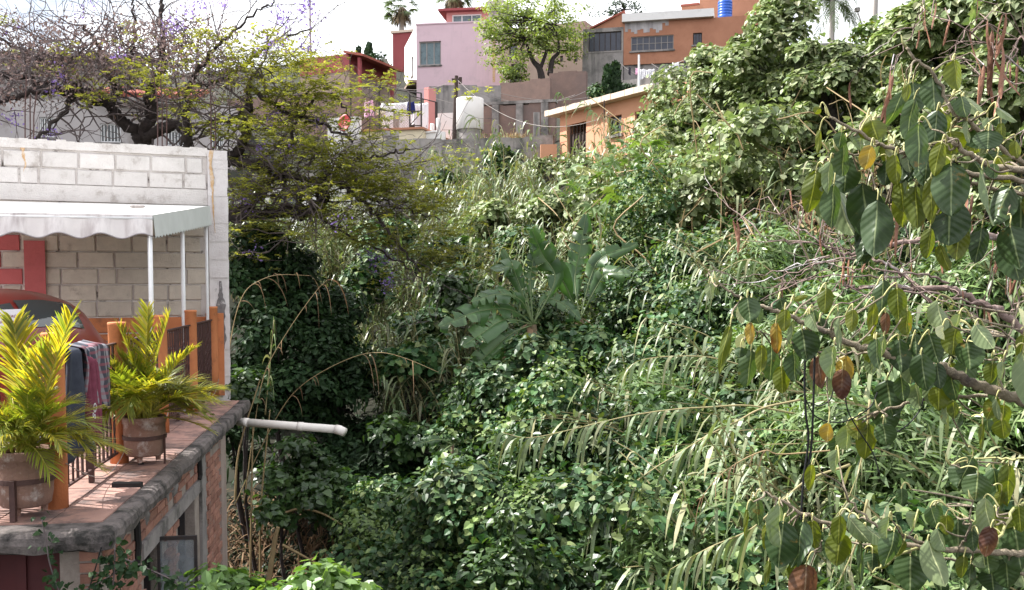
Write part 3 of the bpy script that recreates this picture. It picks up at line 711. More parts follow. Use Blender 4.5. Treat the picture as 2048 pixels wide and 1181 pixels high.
# ------------------------------------------------------------------ pots, brackets, potted palms
M['frond'] = leafmat('areca_leaf', [(0.14, 0.19, 0.035), (0.22, 0.25, 0.045), (0.33, 0.32, 0.045), (0.46, 0.38, 0.035), (0.16, 0.21, 0.05), (0.30, 0.31, 0.12), (0.30, 0.22, 0.09)], 0.55, (1.4, 1.35, 0.5), 0.32, 0.6, 0.2)
M['frondshade'] = leafmat('areca_leaf_shade', [(0.13, 0.18, 0.035), (0.20, 0.23, 0.04), (0.30, 0.29, 0.06)], 0.52, (1.5, 1.6, 0.4), 0.4)  # darker copy of the leaf, shade inside the palm put into its colour
M['rachis'] = mat('yellow_rachis', (0.42, 0.36, 0.06), (0.30, 0.30, 0.06), 15, 0.5)
def pot(c, r, h, lab):
    t = thing('flower_pot', lab, 'pot', tuple(c), 'clay pots in iron rings')
    m = MB(); m.lathe(c, [(r * .80, 0), (r * .86, 0.01), (r * .93, h * .22), (r * .96, h * .6), (r * .955, h * .82), (r * 1.0, h * .83), (r * 1.01, h * .97), (r * .97, h), (r * .9, h), (r * .88, h * .9)], 40)
    m.obj('body', M['pot'], t, True)
    m = MB(); m.lathe(c, [(0.001, h * .88), (r * .89, h * .9)], 24); m.obj('soil', M['soil'], t)
    for k in range(3):
        a = 2 * math.pi * k / 3 + 0.5; f = MB(); f.lathe((c[0] + r * .6 * math.cos(a), c[1] + r * .6 * math.sin(a), c[2] - 0.045), [(0.018, 0), (0.024, 0.05)], 8); f.obj('foot', M['pot'], t)
def bracket(c, r, z, legs, lab, arm=None):
    t = thing('pot_bracket', lab, 'bracket', tuple(c * [1, 1, 0]), 'iron pot rings')
    m = MB(); m.lathe((c[0], c[1], z), [(r * .985, 0), (r * 1.03, 0), (r * 1.03, 0.028), (r * .985, 0.028)], 40); m.obj('ring', M['iron'], t)
    for a, w in legs:
        p = np.array([c[0] + r * 1.04 * math.cos(a), c[1] + r * 1.04 * math.sin(a), 0]); m = MB()
        m.box(p + [0, 0, (z + 0.03 + 0.012) / 2], (w, w, z + 0.03 - 0.012), rz=a); m.obj('leg', M['iron'], t)
    if arm is not None:
        m = MB(); q = c + nrm(arm - c * [1, 1, 0] ) * 0; a0 = np.array([arm[0], arm[1], z + 0.014]); b0 = np.array([c[0], c[1], z + 0.014]); d = nrm(b0 - a0)
        m.tube([a0, b0 - d * r], 0.010, 6); m.obj('arm', M['iron'], t)
P1 = at(52, 1000, 5.40); P1[2] = 0.075
P2 = at(290, 915, 6.95); P2[2] = 0.075
pot(P1, 0.158, 0.325, 'clay pot with grey weathered sides holding the left palm, at the photo edge')
pot(P2, 0.155, 0.29, 'clay pot with peeling white wash holding the right palm, above the terrace edge')
bracket(P1, 0.156, 0.215, [(-1.5, 0.03)], 'dark iron ring on one thick leg around the left pot')
bracket(P2, 0.152, 0.20, [(-0.15, 0.012)], 'dark iron ring with thin rod around the right pot', cpos[1])
def frond_geo(base, d0, L, droop, rng, up=0.9, wl=0.22, old=False, nl=22, face=None):
    """arching rachis with two rows of leaflets"""
    st = Stack(); n = 14; s = np.linspace(0, 1, n); d0 = nrm(d0)
    P = base + d0 * L * s[:, None] * (1 - 0.2 * s[:, None] * droop); P[:, 2] -= droop * L * s ** 2.2
    tb = MB(); tb.tube(P, np.linspace(0.007, 0.0015, n), 4)
    st.add((np.vstack(tb.V), np.array([f if len(f) == 4 else f[:4] for f in tb.F])), 1)
    T_ = nrm(np.gradient(P, axis=0)); sd_ = nrm(np.cross(T_, [0, 0, 1.0]) + (0 if face is None else 0)); upv = np.cross(sd_, T_)
    q = np.linspace(0.28, 0.99, nl)
    for sg in (-1, 1):
        B = np.stack([np.interp(q, s, P[:, i]) for i in range(3)], 1); t_ = np.stack([np.interp(q, s, T_[:, i]) for i in range(3)], 1)
        sv_ = np.stack([np.interp(q, s, sd_[:, i]) for i in range(3)], 1); uv_ = np.stack([np.interp(q, s, upv[:, i]) for i in range(3)], 1)
        dd = t_ * (0.75 + 0.5 * q[:, None]) + sg * sv_ * (0.95 - 0.35 * q[:, None]) + uv_ * up * 0.45 + rng.normal(size=(nl, 3)) * 0.07
        ll = L * wl * (1.25 - 0.75 * np.abs(q - 0.5) * 2 * 0.8) * rng.uniform(0.85, 1.15, nl)
        ns_ = np.cross(nrm(dd), uv_) + rng.normal(size=(nl, 3)) * 0.12
        st.add(straps(B, dd, ll, L * 0.0145, rng.uniform(0.1, 0.35, nl), 4, ns_, 0.45), 0)
    return st
def potted_palm(c, h, lab, specs, nfill, seed, fs=1.0):
    rng = np.random.default_rng(seed); t = thing('areca_palm', lab, 'palm', tuple(c + [0, 0, h * .9]), 'potted palms on the terrace')
    base = c + np.array([0, 0, h * .88])
    stm = MB()
    for k in range(16):
        a = rng.uniform(0, 6.28); r = rng.uniform(0.0, 0.09); p = base + [r * math.cos(a), r * math.sin(a), 0]
        d = np.array([math.cos(a) * 0.16, math.sin(a) * 0.16, 1.0]); stm.tube([p, p + d * 0.13, p + d * rng.uniform(0.2, 0.38)], [0.009, 0.007, 0.004], 5)
    stm.obj('stem', M['rachis'], t, True)
    for (dx, dy, dz, L, dr) in specs:
        p = base + rng.normal(size=3) * [0.03, 0.03, 0.0] + [0, 0, 0.02]
        frond_geo(p, np.array([dx, dy, dz]), L, dr, rng, 0.9, 0.23, nl=42).obj('frond', [M['frond'], M['rachis']], t)
    for k in range(nfill):
        a = rng.uniform(0, 6.28); el = rng.uniform(0.42, 1.3); d = np.array([math.cos(a) * math.cos(el), math.sin(a) * math.cos(el), math.sin(el)])
        p = base + rng.normal(size=3) * [0.04, 0.04, 0.0] + [0, 0, rng.uniform(0, 0.12)]
        frond_geo(p, d, rng.uniform(0.36, 0.66) * fs, rng.uniform(0.2, 0.55), rng, 0.8, 0.30, nl=32).obj('frond', [M['frond'] if k % 5 < 2 else M['frondshade'], M['rachis']], t)
potted_palm(P1, 0.325, 'potted palm with yellow green feathery fronds, left one at the photo edge',
    [(0.34, -0.1, 1.0, 0.98, 0.12), (-0.12, 0.1, 1.0, 1.02, 0.22), (0.22, 0.0, 1.1, 0.95, 0.30), (0.85, -0.2, 0.62, 0.66, 0.40), (1.0, 0.1, 0.42, 0.66, 0.35), (-0.7, 0.1, 0.9, 0.75, 0.45), (0.65, -0.5, 0.75, 0.6, 0.5), (0.9, -.3, .8, .6, .5), (1, 0, .15, .5, .35)], 48, 3, .82)
potted_palm(P2, 0.29, 'potted palm with bright yellow fronds, right one above the terrace edge',
    [(-0.78, -0.1, 1.2, 1.12, 0.36), (-0.9, 0.0, 1.0, 0.95, 0.45), (-.6, -.3, 1.2, .95, .4), (-.3, 0, 1.2, .9, .2), (0.02, 0.1, 1.1, 0.88, 0.06), (0.26, 0.0, 1.0, 0.88, 0.10), (0.5, -0.1, 0.85, 0.84, 0.22), (0.85, 0.1, 0.6, 0.7, 0.25), (1.0, -0.2, 0.35, 0.62, 0.3), (-0.2, -0.3, 1.0, 0.74, 0.3), (-.9, -.2, .5, .6, .4), (.8, -.3, .8, .7, .45), (1, .1, .1, .5, .3)], 62, 5, 1.1)

# ------------------------------------------------------------------ jacket over the railing
def jacket():
    p0 = cpos[0]; d = nrm(cpos[1] - cpos[0]); s = np.array([-d[1], d[0], 0.0])
    def u_of(px):
        r = ray(px, 700); k = np.dot(p0 * [1, 1, 0], s) / np.dot(r * [1, 1, 0], s); return np.dot(r * k - p0, d)
    u0, u1 = 0.20, 0.74
    t = thing('jacket', 'dark plaid jacket with white lettering hung over the railing between the palms', 'jacket', tuple(p0 + d * 0.5 + [0, 0, 0.3]))
    def cloth(u0, u1, h0, h1, off, mname, name, ph, top=0.935):
        m = MB(); nu, nv = 26, 26; V = []
        for i in range(nu + 1):
            a = i / nu; u = u0 + (u1 - u0) * a
            for j in range(nv + 1):
                b = j / nv; L = (h0 + (h1 - h0) * a) * (0.95 + 0.05 * math.sin(9 * a + ph)); 
                if b < 0.25: z = top + 0.02 - 0.02 * (b / 0.25); o = 0.07 - 0.07 * (b / 0.25) * 1.3 
                else: z = top - L * (b - 0.25) / 0.75; o = -0.025 - 0.02 * (b - .25)
                fold = 0.028 * math.sin(14 * a + ph + 2.2 * b) * min(1, b * 2) + 0.014 * math.sin(31 * a + 3 * b + ph)
                uu = u + 0.05 * math.sin(4 * b + ph) * b * (0.5 - a)
                V.append(p0 + d * uu + s * (o - off - fold) + np.array([0, 0, z + 0.012 * math.sin(11 * a + ph)]))
        F = [(i * (nv + 1) + j, (i + 1) * (nv + 1) + j, (i + 1) * (nv + 1) + j + 1, i * (nv + 1) + j + 1) for i in range(nu) for j in range(nv)]
        m.add(V, F); o = m.obj(name, M[mname], t, True)
        sm = o.modifiers.new('thick', 'SOLIDIFY'); sm.thickness = 0.006
        return o
    M['plaid'] = plaid()
    M['navycloth'] = mat('navy_cloth', (0.03, 0.035, 0.05), (0.05, 0.055, 0.075), 14, 0.95)
    M['pinkcloth'] = mat('pink_cloth', (0.20, 0.05, 0.08), (0.13, 0.03, 0.05), 14, 0.95)
    cloth(0.36, 0.92, 0.36, 0.46, 0.02, 'plaid', 'upper_drape', 0.4)
    cloth(0.18, 0.62, 0.72, 0.66, 0.0, 'navycloth', 'body', 1.9)
    cloth(0.46, 0.60, 0.52, 0.62, 0.035, 'pinkcloth', 'pink_sleeve', 3.1, 0.86)
    for txt, uu, zz, sz, rot in (('SO', 0.44, 0.47, 0.085, 1.15), ('P', 0.40, 0.33, 0.07, 1.3)):
        rm = Matrix((( d[0], 0, -s[0]), (d[1], 0, -s[1]), (0, 1, 0))) @ Matrix.Rotation(rot, 3, 'Z')
        mw = Matrix.Translation(Vector(p0 + d * uu - s * 0.105 + np.array([0, 0, zz]))) @ rm.to_4x4()
        text_obj(txt, sz, M['paper'], t, mw)
def plaid():
    m, t, out = nt('plaid_cloth'); p = N(t, 'ShaderNodeBsdfPrincipled'); p.inputs['Roughness'].default_value = 0.95
    g = t.nodes.new('ShaderNodeNewGeometry'); w1 = N(t, 'ShaderNodeTexWave'); w1.bands_direction = 'Y'; w1.inputs['Scale'].default_value = 5.5; w1.inputs['Distortion'].default_value = 3
    w2 = N(t, 'ShaderNodeTexWave'); w2.bands_direction = 'Z'; w2.inputs['Scale'].default_value = 6.5; w2.inputs['Distortion'].default_value = 2
    t.links.new(g.outputs['Position'], w1.inputs['Vector']); t.links.new(g.outputs['Position'], w2.inputs['Vector'])
    c = mixc(t, ramp(t, w1.outputs['Fac'], [(0.55, 0.0), (0.75, 0.55)]), (0.045, 0.045, 0.06), (0.35, 0.33, 0.36)); c = mixc(t, ramp(t, w2.outputs['Fac'], [(0.6, 0.0), (0.8, 0.5)]), c, (0.28, 0.07, 0.09))
    t.links.new(c, p.inputs['Base Color']); t.links.new(p.outputs[0], out.inputs[0]); return m
jacket()

# ------------------------------------------------------------------ red car behind the palms
def car():
    CPOS = np.array([-4.72, 8.75, -0.10]); yaw = math.radians(-14); cs_, sn_ = math.cos(yaw), math.sin(yaw)
    S = 0.93
    def Wp(x, y, z): return (CPOS[0] + S * (x * cs_ - y * sn_), CPOS[1] + S * (x * sn_ + y * cs_), CPOS[2] + S * z)
    t = thing('red_car', 'old rounded red car parked under the awning behind the left palm', 'car', tuple(CPOS))
    ys = np.array([-2.0, -1.9, -1.7, -1.45, -1.2, -0.95, -0.7, -0.4, 0, .3, .6, .75, .95, 1.2, 1.5, 1.75, 1.95, 2.03])
    zt_ = np.array([.5, .72, .93, 1.13, 1.29, 1.40, 1.46, 1.5, 1.5, 1.46, 1.38, 1.2, .98, .93, .86, .75, .6, .42])
    wd_ = np.array([.22, .42, .55, .62, .66, .68, .69, .70, .70, .70, .68, .66, .62, .58, .5, .42, .3, .15])
    def surf(y, th, off=0.0):
        z1 = np.interp(y, ys, zt_); w = np.interp(y, ys, wd_); z0 = 0.28; belt = 0.85
        c, s_ = math.cos(th), math.sin(th); x = (w + off) * (abs(c) ** 0.62) * (1 if c >= 0 else -1); z = z0 + (z1 + off - z0) * (s_ ** 0.75)
        if z > belt: x *= 1 - 0.10 * (z - belt) / 0.65
        return Wp(x, y, z)
    m = MB(); ny, nth = 44, 28; yy = np.linspace(-2.0, 2.03, ny)
    V = [surf(y, math.pi * j / nth) for y in yy for j in range(nth + 1)]
    m.add(V, [(i * (nth + 1) + j, i * (nth + 1) + j + 1, (i + 1) * (nth + 1) + j + 1, (i + 1) * (nth + 1) + j) for i in range(ny - 1) for j in range(nth)])
    m.obj('body', M['carpaint'], t, True)
    def patch(y0, y1, t0, t1, name, mm, off=0.012):
        q = MB(); k = 10; V = [surf(y0 + (y1 - y0) * i / k, t0 + (t1 - t0) * j / k, off) for i in range(k + 1) for j in range(k + 1)]
        q.add(V, [(i * (k + 1) + j, i * (k + 1) + j + 1, (i + 1) * (k + 1) + j + 1, (i + 1) * (k + 1) + j) for i in range(k) for j in range(k)]); return q.obj(name, mm, t, True)
    patch(-1.36, -1.0, 1.15, math.pi - 1.15, 'rear_window', M['carglass'])
    for sg in (0, 1):
        f = (lambda a: math.pi - a) if sg else (lambda a: a)
        patch(-0.95, -0.42, f(0.66), f(1.02), 'quarter_window', M['carglass'])
        patch(-0.36, 0.42, f(0.66), f(1.06), 'side_window', M['carglass'])
    patch(0.66, 0.9, 1.1, math.pi - 1.1, 'windscreen', M['carglass'])
    for sx in (-1, 1):
        for y in (-1.2, 1.2):
            q = MB(); q.ell((0, 0, 0), (0.20, 0.52, 0.42), 16, 10); q.V = [np.array([Wp(v[0] + sx * 0.6, v[1] + y, max(0.3, v[2] + 0.36)) for v in q.V[0]])]; q.obj('fender', M['carpaint'], t, True)
            q = MB(); V = []; F = []
            for i, (rr, xx) in enumerate(((0.2, -.07), (0.3, -.08), (0.325, -.04), (0.325, .04), (0.3, .08), (0.2, .07))):
                for j in range(20): V.append(Wp(sx * 0.66 + xx, y + rr * math.cos(j * math.pi / 10), 0.325 + rr * math.sin(j * math.pi / 10)))
            for i in range(5):
                for j in range(20): F.append((i * 20 + j, i * 20 + (j + 1) % 20, (i + 1) * 20 + (j + 1) % 20, (i + 1) * 20 + j))
            F.append(tuple(range(20))); F.append(tuple(range(100, 120))); q.add(V, F); q.obj('wheel', M['rubber'], t)
        q = MB(); q.ell((0, 0, 0), (0.06, 0.05, 0.1), 10, 6); q.V = [np.array([Wp(v[0] + sx * 0.6, v[1] - 1.68, v[2] + 0.62) for v in q.V[0]])]; q.obj('tail_light', M['redpaint'], t, True)
    q = MB(); q.tube([Wp(x, -2.08 + 0.12 * abs(x), 0.42) for x in np.linspace(-.75, .75, 9)], 0.04, 8); q.obj('bumper', M['chrome'], t, True)
    # paper sign in the rear window
    s0 = thing('paper_sign', 'white paper sign with hand lettering in the rear window of the red car', 'sign', Wp(0, -1.4, 1.0))
    a, b = at(-70, 668, 7.62), at(44, 664, 7.62); hz = np.array([0, 0, 0.185]); e = nrm(b - a); nn = np.cross(e, [0, 0, 1.0])
    q = MB(); q.par(a, b - a, -nn * 0.004, hz); q.obj('sheet', M['paper'], s0)
    for txt, f, zz in (('RNAVACA', 0.60, 0.119), ('VO. VERA', 0.60, 0.070)):
        rm = Matrix(((e[0], 0, nn[0]), (e[1], 0, nn[1]), (e[2], 1, nn[2])))
        st_ = at(0, 664, 7.62); mw = Matrix.Translation(Vector(st_ + np.array([0, 0, zz - 0.006]) + nn * 0.004)) @ rm.to_4x4()
        text_obj(txt, .034, M['ink'], s0, mw, 1.05)
car()
# ------------------------------------------------------------------ houses up the slope
M['pinkwall'] = mat('pink_plaster', (0.64, 0.47, 0.52), (0.59, 0.43, 0.48), 1.2, 0.9, 0.2, 8, (0.46, 0.36, 0.39), 0.8, 0.56, 0.76, drip=((0.44, 0.34, 0.37), 1.3, 0.56, 0.8))
M['whitewall'] = mat('white_plaster', (0.76, 0.74, 0.73), (0.70, 0.68, 0.67), 1.0, 0.9, 0.2, 8, (0.55, 0.52, 0.5), 1.2, 0.6, 0.8)
M['redwall'] = mat('red_plaster', (0.30, 0.075, 0.08), (0.25, 0.06, 0.065), 1.0, 0.9)
M['salmon'] = mat('salmon_plaster', (0.60, 0.27, 0.25), (0.54, 0.23, 0.22), 1.0, 0.9)
M['orangewall'] = mat('orange_plaster', (0.42, 0.20, 0.125), (0.34, 0.155, 0.095), 1.5, 0.9, 0.2, 8, (0.26, 0.11, 0.07), 1.1, 0.56, 0.8, drip=((0.20, 0.11, 0.08), 1.6, 0.62, 0.85))
M['peach'] = mat('peach_plaster', (0.60, 0.31, 0.20), (0.54, 0.27, 0.165), 1.2, 0.9, 0.2, 8, (0.48, 0.22, 0.13), 1.4, 0.58, 0.8)
M['tan'] = mat('tan_plaster', (0.32, 0.24, 0.20), (0.26, 0.19, 0.155), 1.0, 0.9, 0.2, 8, (0.22, 0.16, 0.13), 0.9, 0.55, 0.75)
M['greyconc'] = mat('stained_concrete', (0.34, 0.31, 0.30), (0.24, 0.22, 0.21), 1.6, 0.95, 0.4, 10, (0.10, 0.095, 0.09), 1.0, 0.5, 0.68, drip=((0.07, 0.07, 0.068), 2.2, 0.5, 0.7))
M['farbrick'] = mat('far_brick', (0.235, 0.155, 0.13), (0.17, 0.12, 0.105), 3.0, 0.95, 0.5, 12, (0.17, 0.125, 0.115), 0.7, 0.5, 0.66)
M['creamedge'] = mat('cream_slab', (0.62, 0.51, 0.42), (0.52, 0.42, 0.34), 2, 0.9, 0.2, 12, (0.36, 0.28, 0.23), 1.4, 0.6, 0.75)
M['cream2'] = mat('cream_plaster', (0.68, 0.60, 0.44), (0.6, 0.52, 0.38), 1.6, 0.9)
M['rooftile'] = mat('red_roof_tile', (0.34, 0.10, 0.07), (0.25, 0.075, 0.055), 3, 0.85, 0.4, 20)
M['greyroof'] = mat('grey_sheet_roof', (0.13, 0.12, 0.13), (0.09, 0.085, 0.09), 1.5, 0.8)
M['wood'] = mat('dark_wood', (0.07, 0.05, 0.042), (0.045, 0.03, 0.028), 4, 0.9)
M['bluetank'] = mat('blue_plastic', (0.02, 0.10, 0.48), (0.018, 0.085, 0.42), 3, 0.35, spec=0.5)
M['tankwhite'] = mat('white_tank', (0.74, 0.71, 0.70), (0.66, 0.63, 0.62), 2.0, 0.6, 0.2, 12, (0.33, 0.29, 0.27), 2.0, 0.62, 0.72, drip=((0.4, 0.36, 0.34), 4, 0.62, 0.8))
M['polec'] = mat('grey_pole', (0.36, 0.33, 0.31), (0.28, 0.25, 0.24), 3, 0.9)
M['sheet'] = mat('washed_sheet', (0.78, 0.77, 0.80), (0.72, 0.71, 0.75), 1.5, 0.95)
M['dishred'] = mat('red_dish', (0.34, 0.016, 0.02), (0.28, 0.014, 0.018), 3, 0.5)
M['bluecloth'] = mat('blue_cloth', (0.02, 0.03, 0.16), (0.015, 0.022, 0.11), 9, 0.95)
M['pinkcl'] = mat('pink_washing', (0.72, 0.34, 0.50), (0.70, 0.52, 0.66), 8, 0.95)
M['greycl'] = mat('grey_washing', (0.36, 0.32, 0.30), (0.3, 0.27, 0.26), 8, 0.95)
M['creamcl'] = mat('cream_washing', (0.70, 0.64, 0.48), (0.62, 0.56, 0.42), 8, 0.95)
M['darkcl'] = mat('dark_washing', (0.05, 0.045, 0.06), (0.08, 0.07, 0.09), 8, 0.95)
Zv = np.array([0, 0, 1.0])
def house(name, label, cat, x0, Y0, x1, Y1, pref=300):
    A = at(x0, pref, Y0); B = at(x1, pref, Y1); f = Facade(A, B)
    return f, thing(name, label, cat, tuple(f.p(f.L / 2, float(ground(*f.p(f.L / 2, 0)[:2])))) )
def shell(f, t, u0, u1, z0, z1, depth, m, holes=(), name='wall', sides=None, roofm=None):
    """front wall with openings, other walls and flat roof butted behind it"""
    q = MB(); f.wall(q, u0, u1, z0, z1, holes, -0.22, 0.0); q.obj(name, m, t)
    q = MB(); f.box(q, u0, u0 + 0.2, z0, z1, -depth, -0.222); f.box(q, u1 - 0.2, u1, z0, z1, -depth, -0.222); f.box(q, u0 + 0.202, u1 - 0.202, z0, z1, -depth, -depth + 0.2)
    q.obj('side_wall', sides or m, t)
    q = MB(); f.box(q, u0 + 0.202, u1 - 0.202, z1 - 0.25, z1 - 0.05, -depth + 0.202, -0.222); f.box(q, u0 + 0.21, u1 - 0.21, z0 + 0.01, z1 - 0.26, -1.6, -1.5); q.obj('roof', roofm or M['greyconc'], t)
def rr(f, *r): return f.rect(*r)
# --- pink house
f, t = house('pink_house', 'pale pink two storey house with large window, side coloured sunlit white and flat roof', 'house', 833, 55, 1002, 54.2, 120)
u0, u1, z0, z1 = rr(f, 833, 47, 1002, 330); w = rr(f, 838, 83, 882, 131)
shell(f, t, 0, f.L, z0, z1, 5.0, M['pinkwall'], [w], sides=M['whitewall']); win = f.window(t, w, M['polec'], M['curtain'], 2, 0.07, -0.15)  # white side walls have the blown-out sun put into their colour
q = MB(); f.box(q, -0.03, f.L + 0.03, z1, z1 + 0.08, -5.0, 0.04); q.obj('coping', M['pinkwall'], t)
dst = rr(f, 985, 60, 992, 165); q = MB(); f.box(q, dst[0], dst[1] - .05, dst[2], dst[3], 0.001, 0.01); q.obj('rust_streak', M['rust'], t)
# bay on its left side: upper storey wall jutting towards the left, open underneath
sA = f.p(0, 0) + np.array([-1.28, 5.2, 0]); g = Facade(sA, f.p(0, 0) - f.n * 0.0 + np.array([-0.01, 0.0, 0]))
zb = f.hit(833, 160)[1]; zt2 = z1
h1 = (g.L * 0.62, g.L * 0.76, f.hit(833, 140)[1], f.hit(833, 100)[1]); h2 = (g.L * 0.25, g.L * 0.36, f.hit(833, 150)[1], f.hit(833, 118)[1])
q = MB(); g.wall(q, 0, g.L, zb, zt2, [h1, h2], -0.2, 0.0); q.obj('side_bay', M['whitewall'], t)  # bay takes the same sunlit white as wall colour
for h in (h1, h2): g.window(t, h, M['polec'], M['glass'], 0, 0.06, -0.12)
q = MB(); q.par(g.p(0, zb - 0.15, -0.9), g.e * (g.L - 0.02), g.n * 1.3, Zv * 0.148); q.obj('bay_floor', M['tan'], t)
q = MB(); q.par(g.p(0.3, zb - 1.9, 0.35), g.e * (g.L - 0.4), g.n * 0.1, Zv * 0.3); q.obj('stair_edge', M['whitewall'], t)
# --- salmon roof room behind and grey tank block
f, t = house('roof_room', 'salmon pink roof room with red eaves and wide window above the pink house', 'house', 893, 62, 1000, 61.5, 40)
w = rr(f, 904, 29, 963, 45); u0, u1, z0, z1 = rr(f, 893, 24, 1000, 70)
shell(f, t, 0, f.L, z0, z1, 4, M['salmon'], [w]); f.window(t, w, M['whitewall'], M['curtain'], 2, 0.08, -0.1)
q = MB(); f.box(q, -0.45, f.L + 0.1, z1, z1 + 0.14, -4.4, 0.5); q.obj('eaves', M['redwall'], t)
f, t = house('concrete_block_tower', 'square grey concrete tank tower between the salmon roof room and the green tree', 'tower', 977, 58, 1004, 57.6, 20)
u0, u1, z0, z1 = rr(f, 977, 3, 1004, 120); q = MB(); f.box(q, 0, f.L, z0, z1 - 0.5, -1.4, 0); q.obj('wall', M['greyconc'], t); q = MB(); f.box(q, -0.1, f.L + 0.1, z1 - 0.5, z1, -1.5, 0.1); q.obj('rim', M['greyconc'], t)
# --- red house with side coloured sunlit white
f, t = house('red_house', 'tall narrow dark red house with side wall coloured sunlit white and pale cornice', 'house', 786, 64, 824, 63.6, 120)
u0, u1, z0, z1 = rr(f, 786, 66, 824, 330); shell(f, t, 0, f.L + 1.2, z0, z1, 6, M['redwall'], sides=M['whitewall'])  # sun glare on the side is painted as white plaster
q = MB(); f.box(q, -0.12, f.L + 1.3, z1, z1 + 0.16, -6.1, 0.1); q.obj('cornice', M['creamedge'], t)
sA = f.p(0, 0) + np.array([-1.35, 7.0, 0]); g = Facade(sA, f.p(0, 0) + np.array([-0.02, 0, 0]))
hs = [(g.L * a, g.L * b, f.hit(786, c)[1], f.hit(786, d)[1]) for a, b, c, d in ((0.2, 0.3, 130, 95), (0.45, 0.55, 140, 98), (0.72, 0.82, 150, 100), (0.3, 0.4, 200, 168), (0.7, 0.8, 205, 170))]
q = MB(); g.wall(q, 0, g.L, z0, z1, hs, -0.2, 0); q.obj('side_facade', M['whitewall'], t)  # left face white as well, sunlight put into its colour
for h in hs: g.window(t, h, M['cream2'], M['glass'], 0, 0.05, -0.12)
# --- house with red upper band and porch
f, t = house('porch_house', 'house with dark red upper wall and tiled porch roof on red posts', 'house', 600, 42, 699, 41, 150)
u0, u1, z0, z1 = rr(f, 600, 113, 699, 330); zm = f.hit(650, 148)[1]
shell(f, t, 0, f.L, z0, zm, 4, M['tan']); q = MB(); f.box(q, 0, f.L, zm + 0.002, z1, -4, 0.01); q.obj('upper_wall', M['redwall'], t)
pr_ = MB(); a = f.p(f.L - 0.1, z1 - 0.02, 0.3); pr_.par(a, f.e * 0.95 + Zv * -0.22, -f.n * 3.5, Zv * 0.1); pr_.obj('porch_roof', M['rooftile'], t)
for k, dd in enumerate((0.1, -2.6)):
    q = MB(); c = f.p(f.L + 0.58, 0, dd); q.box([c[0], c[1], (z0 + z1 - .25) / 2], (0.13, 0.13, z1 - .25 - z0), rz=f.ang); q.obj('post', M['redwall'], t)
# --- walls in the middle distance
def wall_thing(name, label, x0, Y0, x1, Y1, yt, yb, m, th=0.25, jag=0.0, cop=None, cat='wall', slope=None):
    A = at(x0, yt, Y0); B = at(x1, yt, Y1); f = Facade(A, B); z1 = A[2]; z0 = at(x0, yb, Y0)[2]
    z0 = min(z0, float(ground(*A[:2])) - 0.3)
    t = thing(name, label, cat, tuple(f.p(f.L / 2, z0))); q = MB(); k = max(1, int(f.L / 0.4))
    for i in range(k):
        zz = z1 + (B[2] - z1) * (i + .5) / k * (1 if slope else 0) + (R.uniform(-jag, jag) if jag else 0); f.box(q, f.L * i / k, f.L * (i + 1) / k, z0, zz, -th, 0)
    q.obj('wall', m, t)
    if cop: q = MB(); f.box(q, -0.03, f.L + 0.03, z1 + 0.002, z1 + 0.1, -th - 0.05, 0.05); q.obj('coping', cop, t)
    return f, t, z0, z1
f, t, z0, z1 = wall_thing('retaining_wall', 'long stained grey concrete retaining wall above the reeds', 690, 27.5, 1106, 26.6, 282, 440, M['greyconc'], 0.4, 0.03)
q = MB(); f.box(q, f.L * .42, f.L * .98, f.hit(900, 350)[1], f.hit(900, 300)[1], 0.003, 0.14); q.obj('lower_band', M['greyconc'], t)
q = MB()
for k in range(9): q.box(f.p(f.L * .22 + R.uniform(-.2, .2), z1 + 0.1 + R.uniform(0, .1), -0.2), (R.uniform(.12, .3), .2, R.uniform(.08, .16)), rz=R.uniform(0, 3))
tag(q.obj('rubble_heap', M['greyconc']), 'small heap of grey rubble on top of the long retaining wall', 'rubble')
wall_thing('brick_wall', 'weathered dark brick wall with concrete posts below the pink house', 1000, 41, 1100, 40, 167, 300, M['farbrick'], 0.25, 0.05)
wall_thing('boundary_wall', 'stained grey concrete panel of wall with brick beneath, right of the leaning pole', 858, 37, 1002, 37, 172, 300, M['greyconc'], 0.25, 0.04)
f, t, z0, z1 = wall_thing('lower_brick_wall', 'low red brick wall in front of the grey panel wall, above the retaining wall', 955, 33.5, 1110, 32.8, 212, 300, M['farbrick'], 0.3, 0.06, M['greyconc'])
for k, px in enumerate((992, 1040, 1090)):
    u = f.hit(px, 230)[0]; q = MB(); f.box(q, u - .12, u + .12, z0, z1 - 0.02, 0.003, 0.12); q.obj('concrete_post', M['greyconc'], t)
wall_thing('stepped_brick_wall', 'brick wall with broken top under the tree, left of the grey orange house base', 1098, 41.5, 1172, 41, 145, 300, M['farbrick'], 0.3, 0.08)
q = MB(); a = at(1073, 232, 30.5); q.box([a[0], a[1], a[2] - 1.0], (0.2, 0.2, 2.2)); tag(q.obj('concrete_post', M['greyconc']), 'short grey concrete post left of the lower orange house', 'post')
q = MB(); a = at(1026, 288, 31.5)
dry = Stack(); k = 700; P = a + R.normal(size=(k, 3)) * [0.35, 0.3, 0.05]; d = R.normal(size=(k, 3)) * .5 + [0, 0, 1]
M['dry'] = leafmat('dry_grass', [(0.42, 0.34, 0.20), (0.32, 0.24, 0.13), (0.22, 0.15, 0.09), (0.5, 0.42, 0.28)], 0.3, (1.1, 1.0, 0.8), 0.7, 0.2)
dry.add(straps(P, d, R.uniform(.2, .55, k), 0.03, R.uniform(.1, .6, k), 3)); tag(dry.obj('dry_grass', M['dry']), 'pale dry grass growing behind the retaining wall', 'grass', kind='stuff')
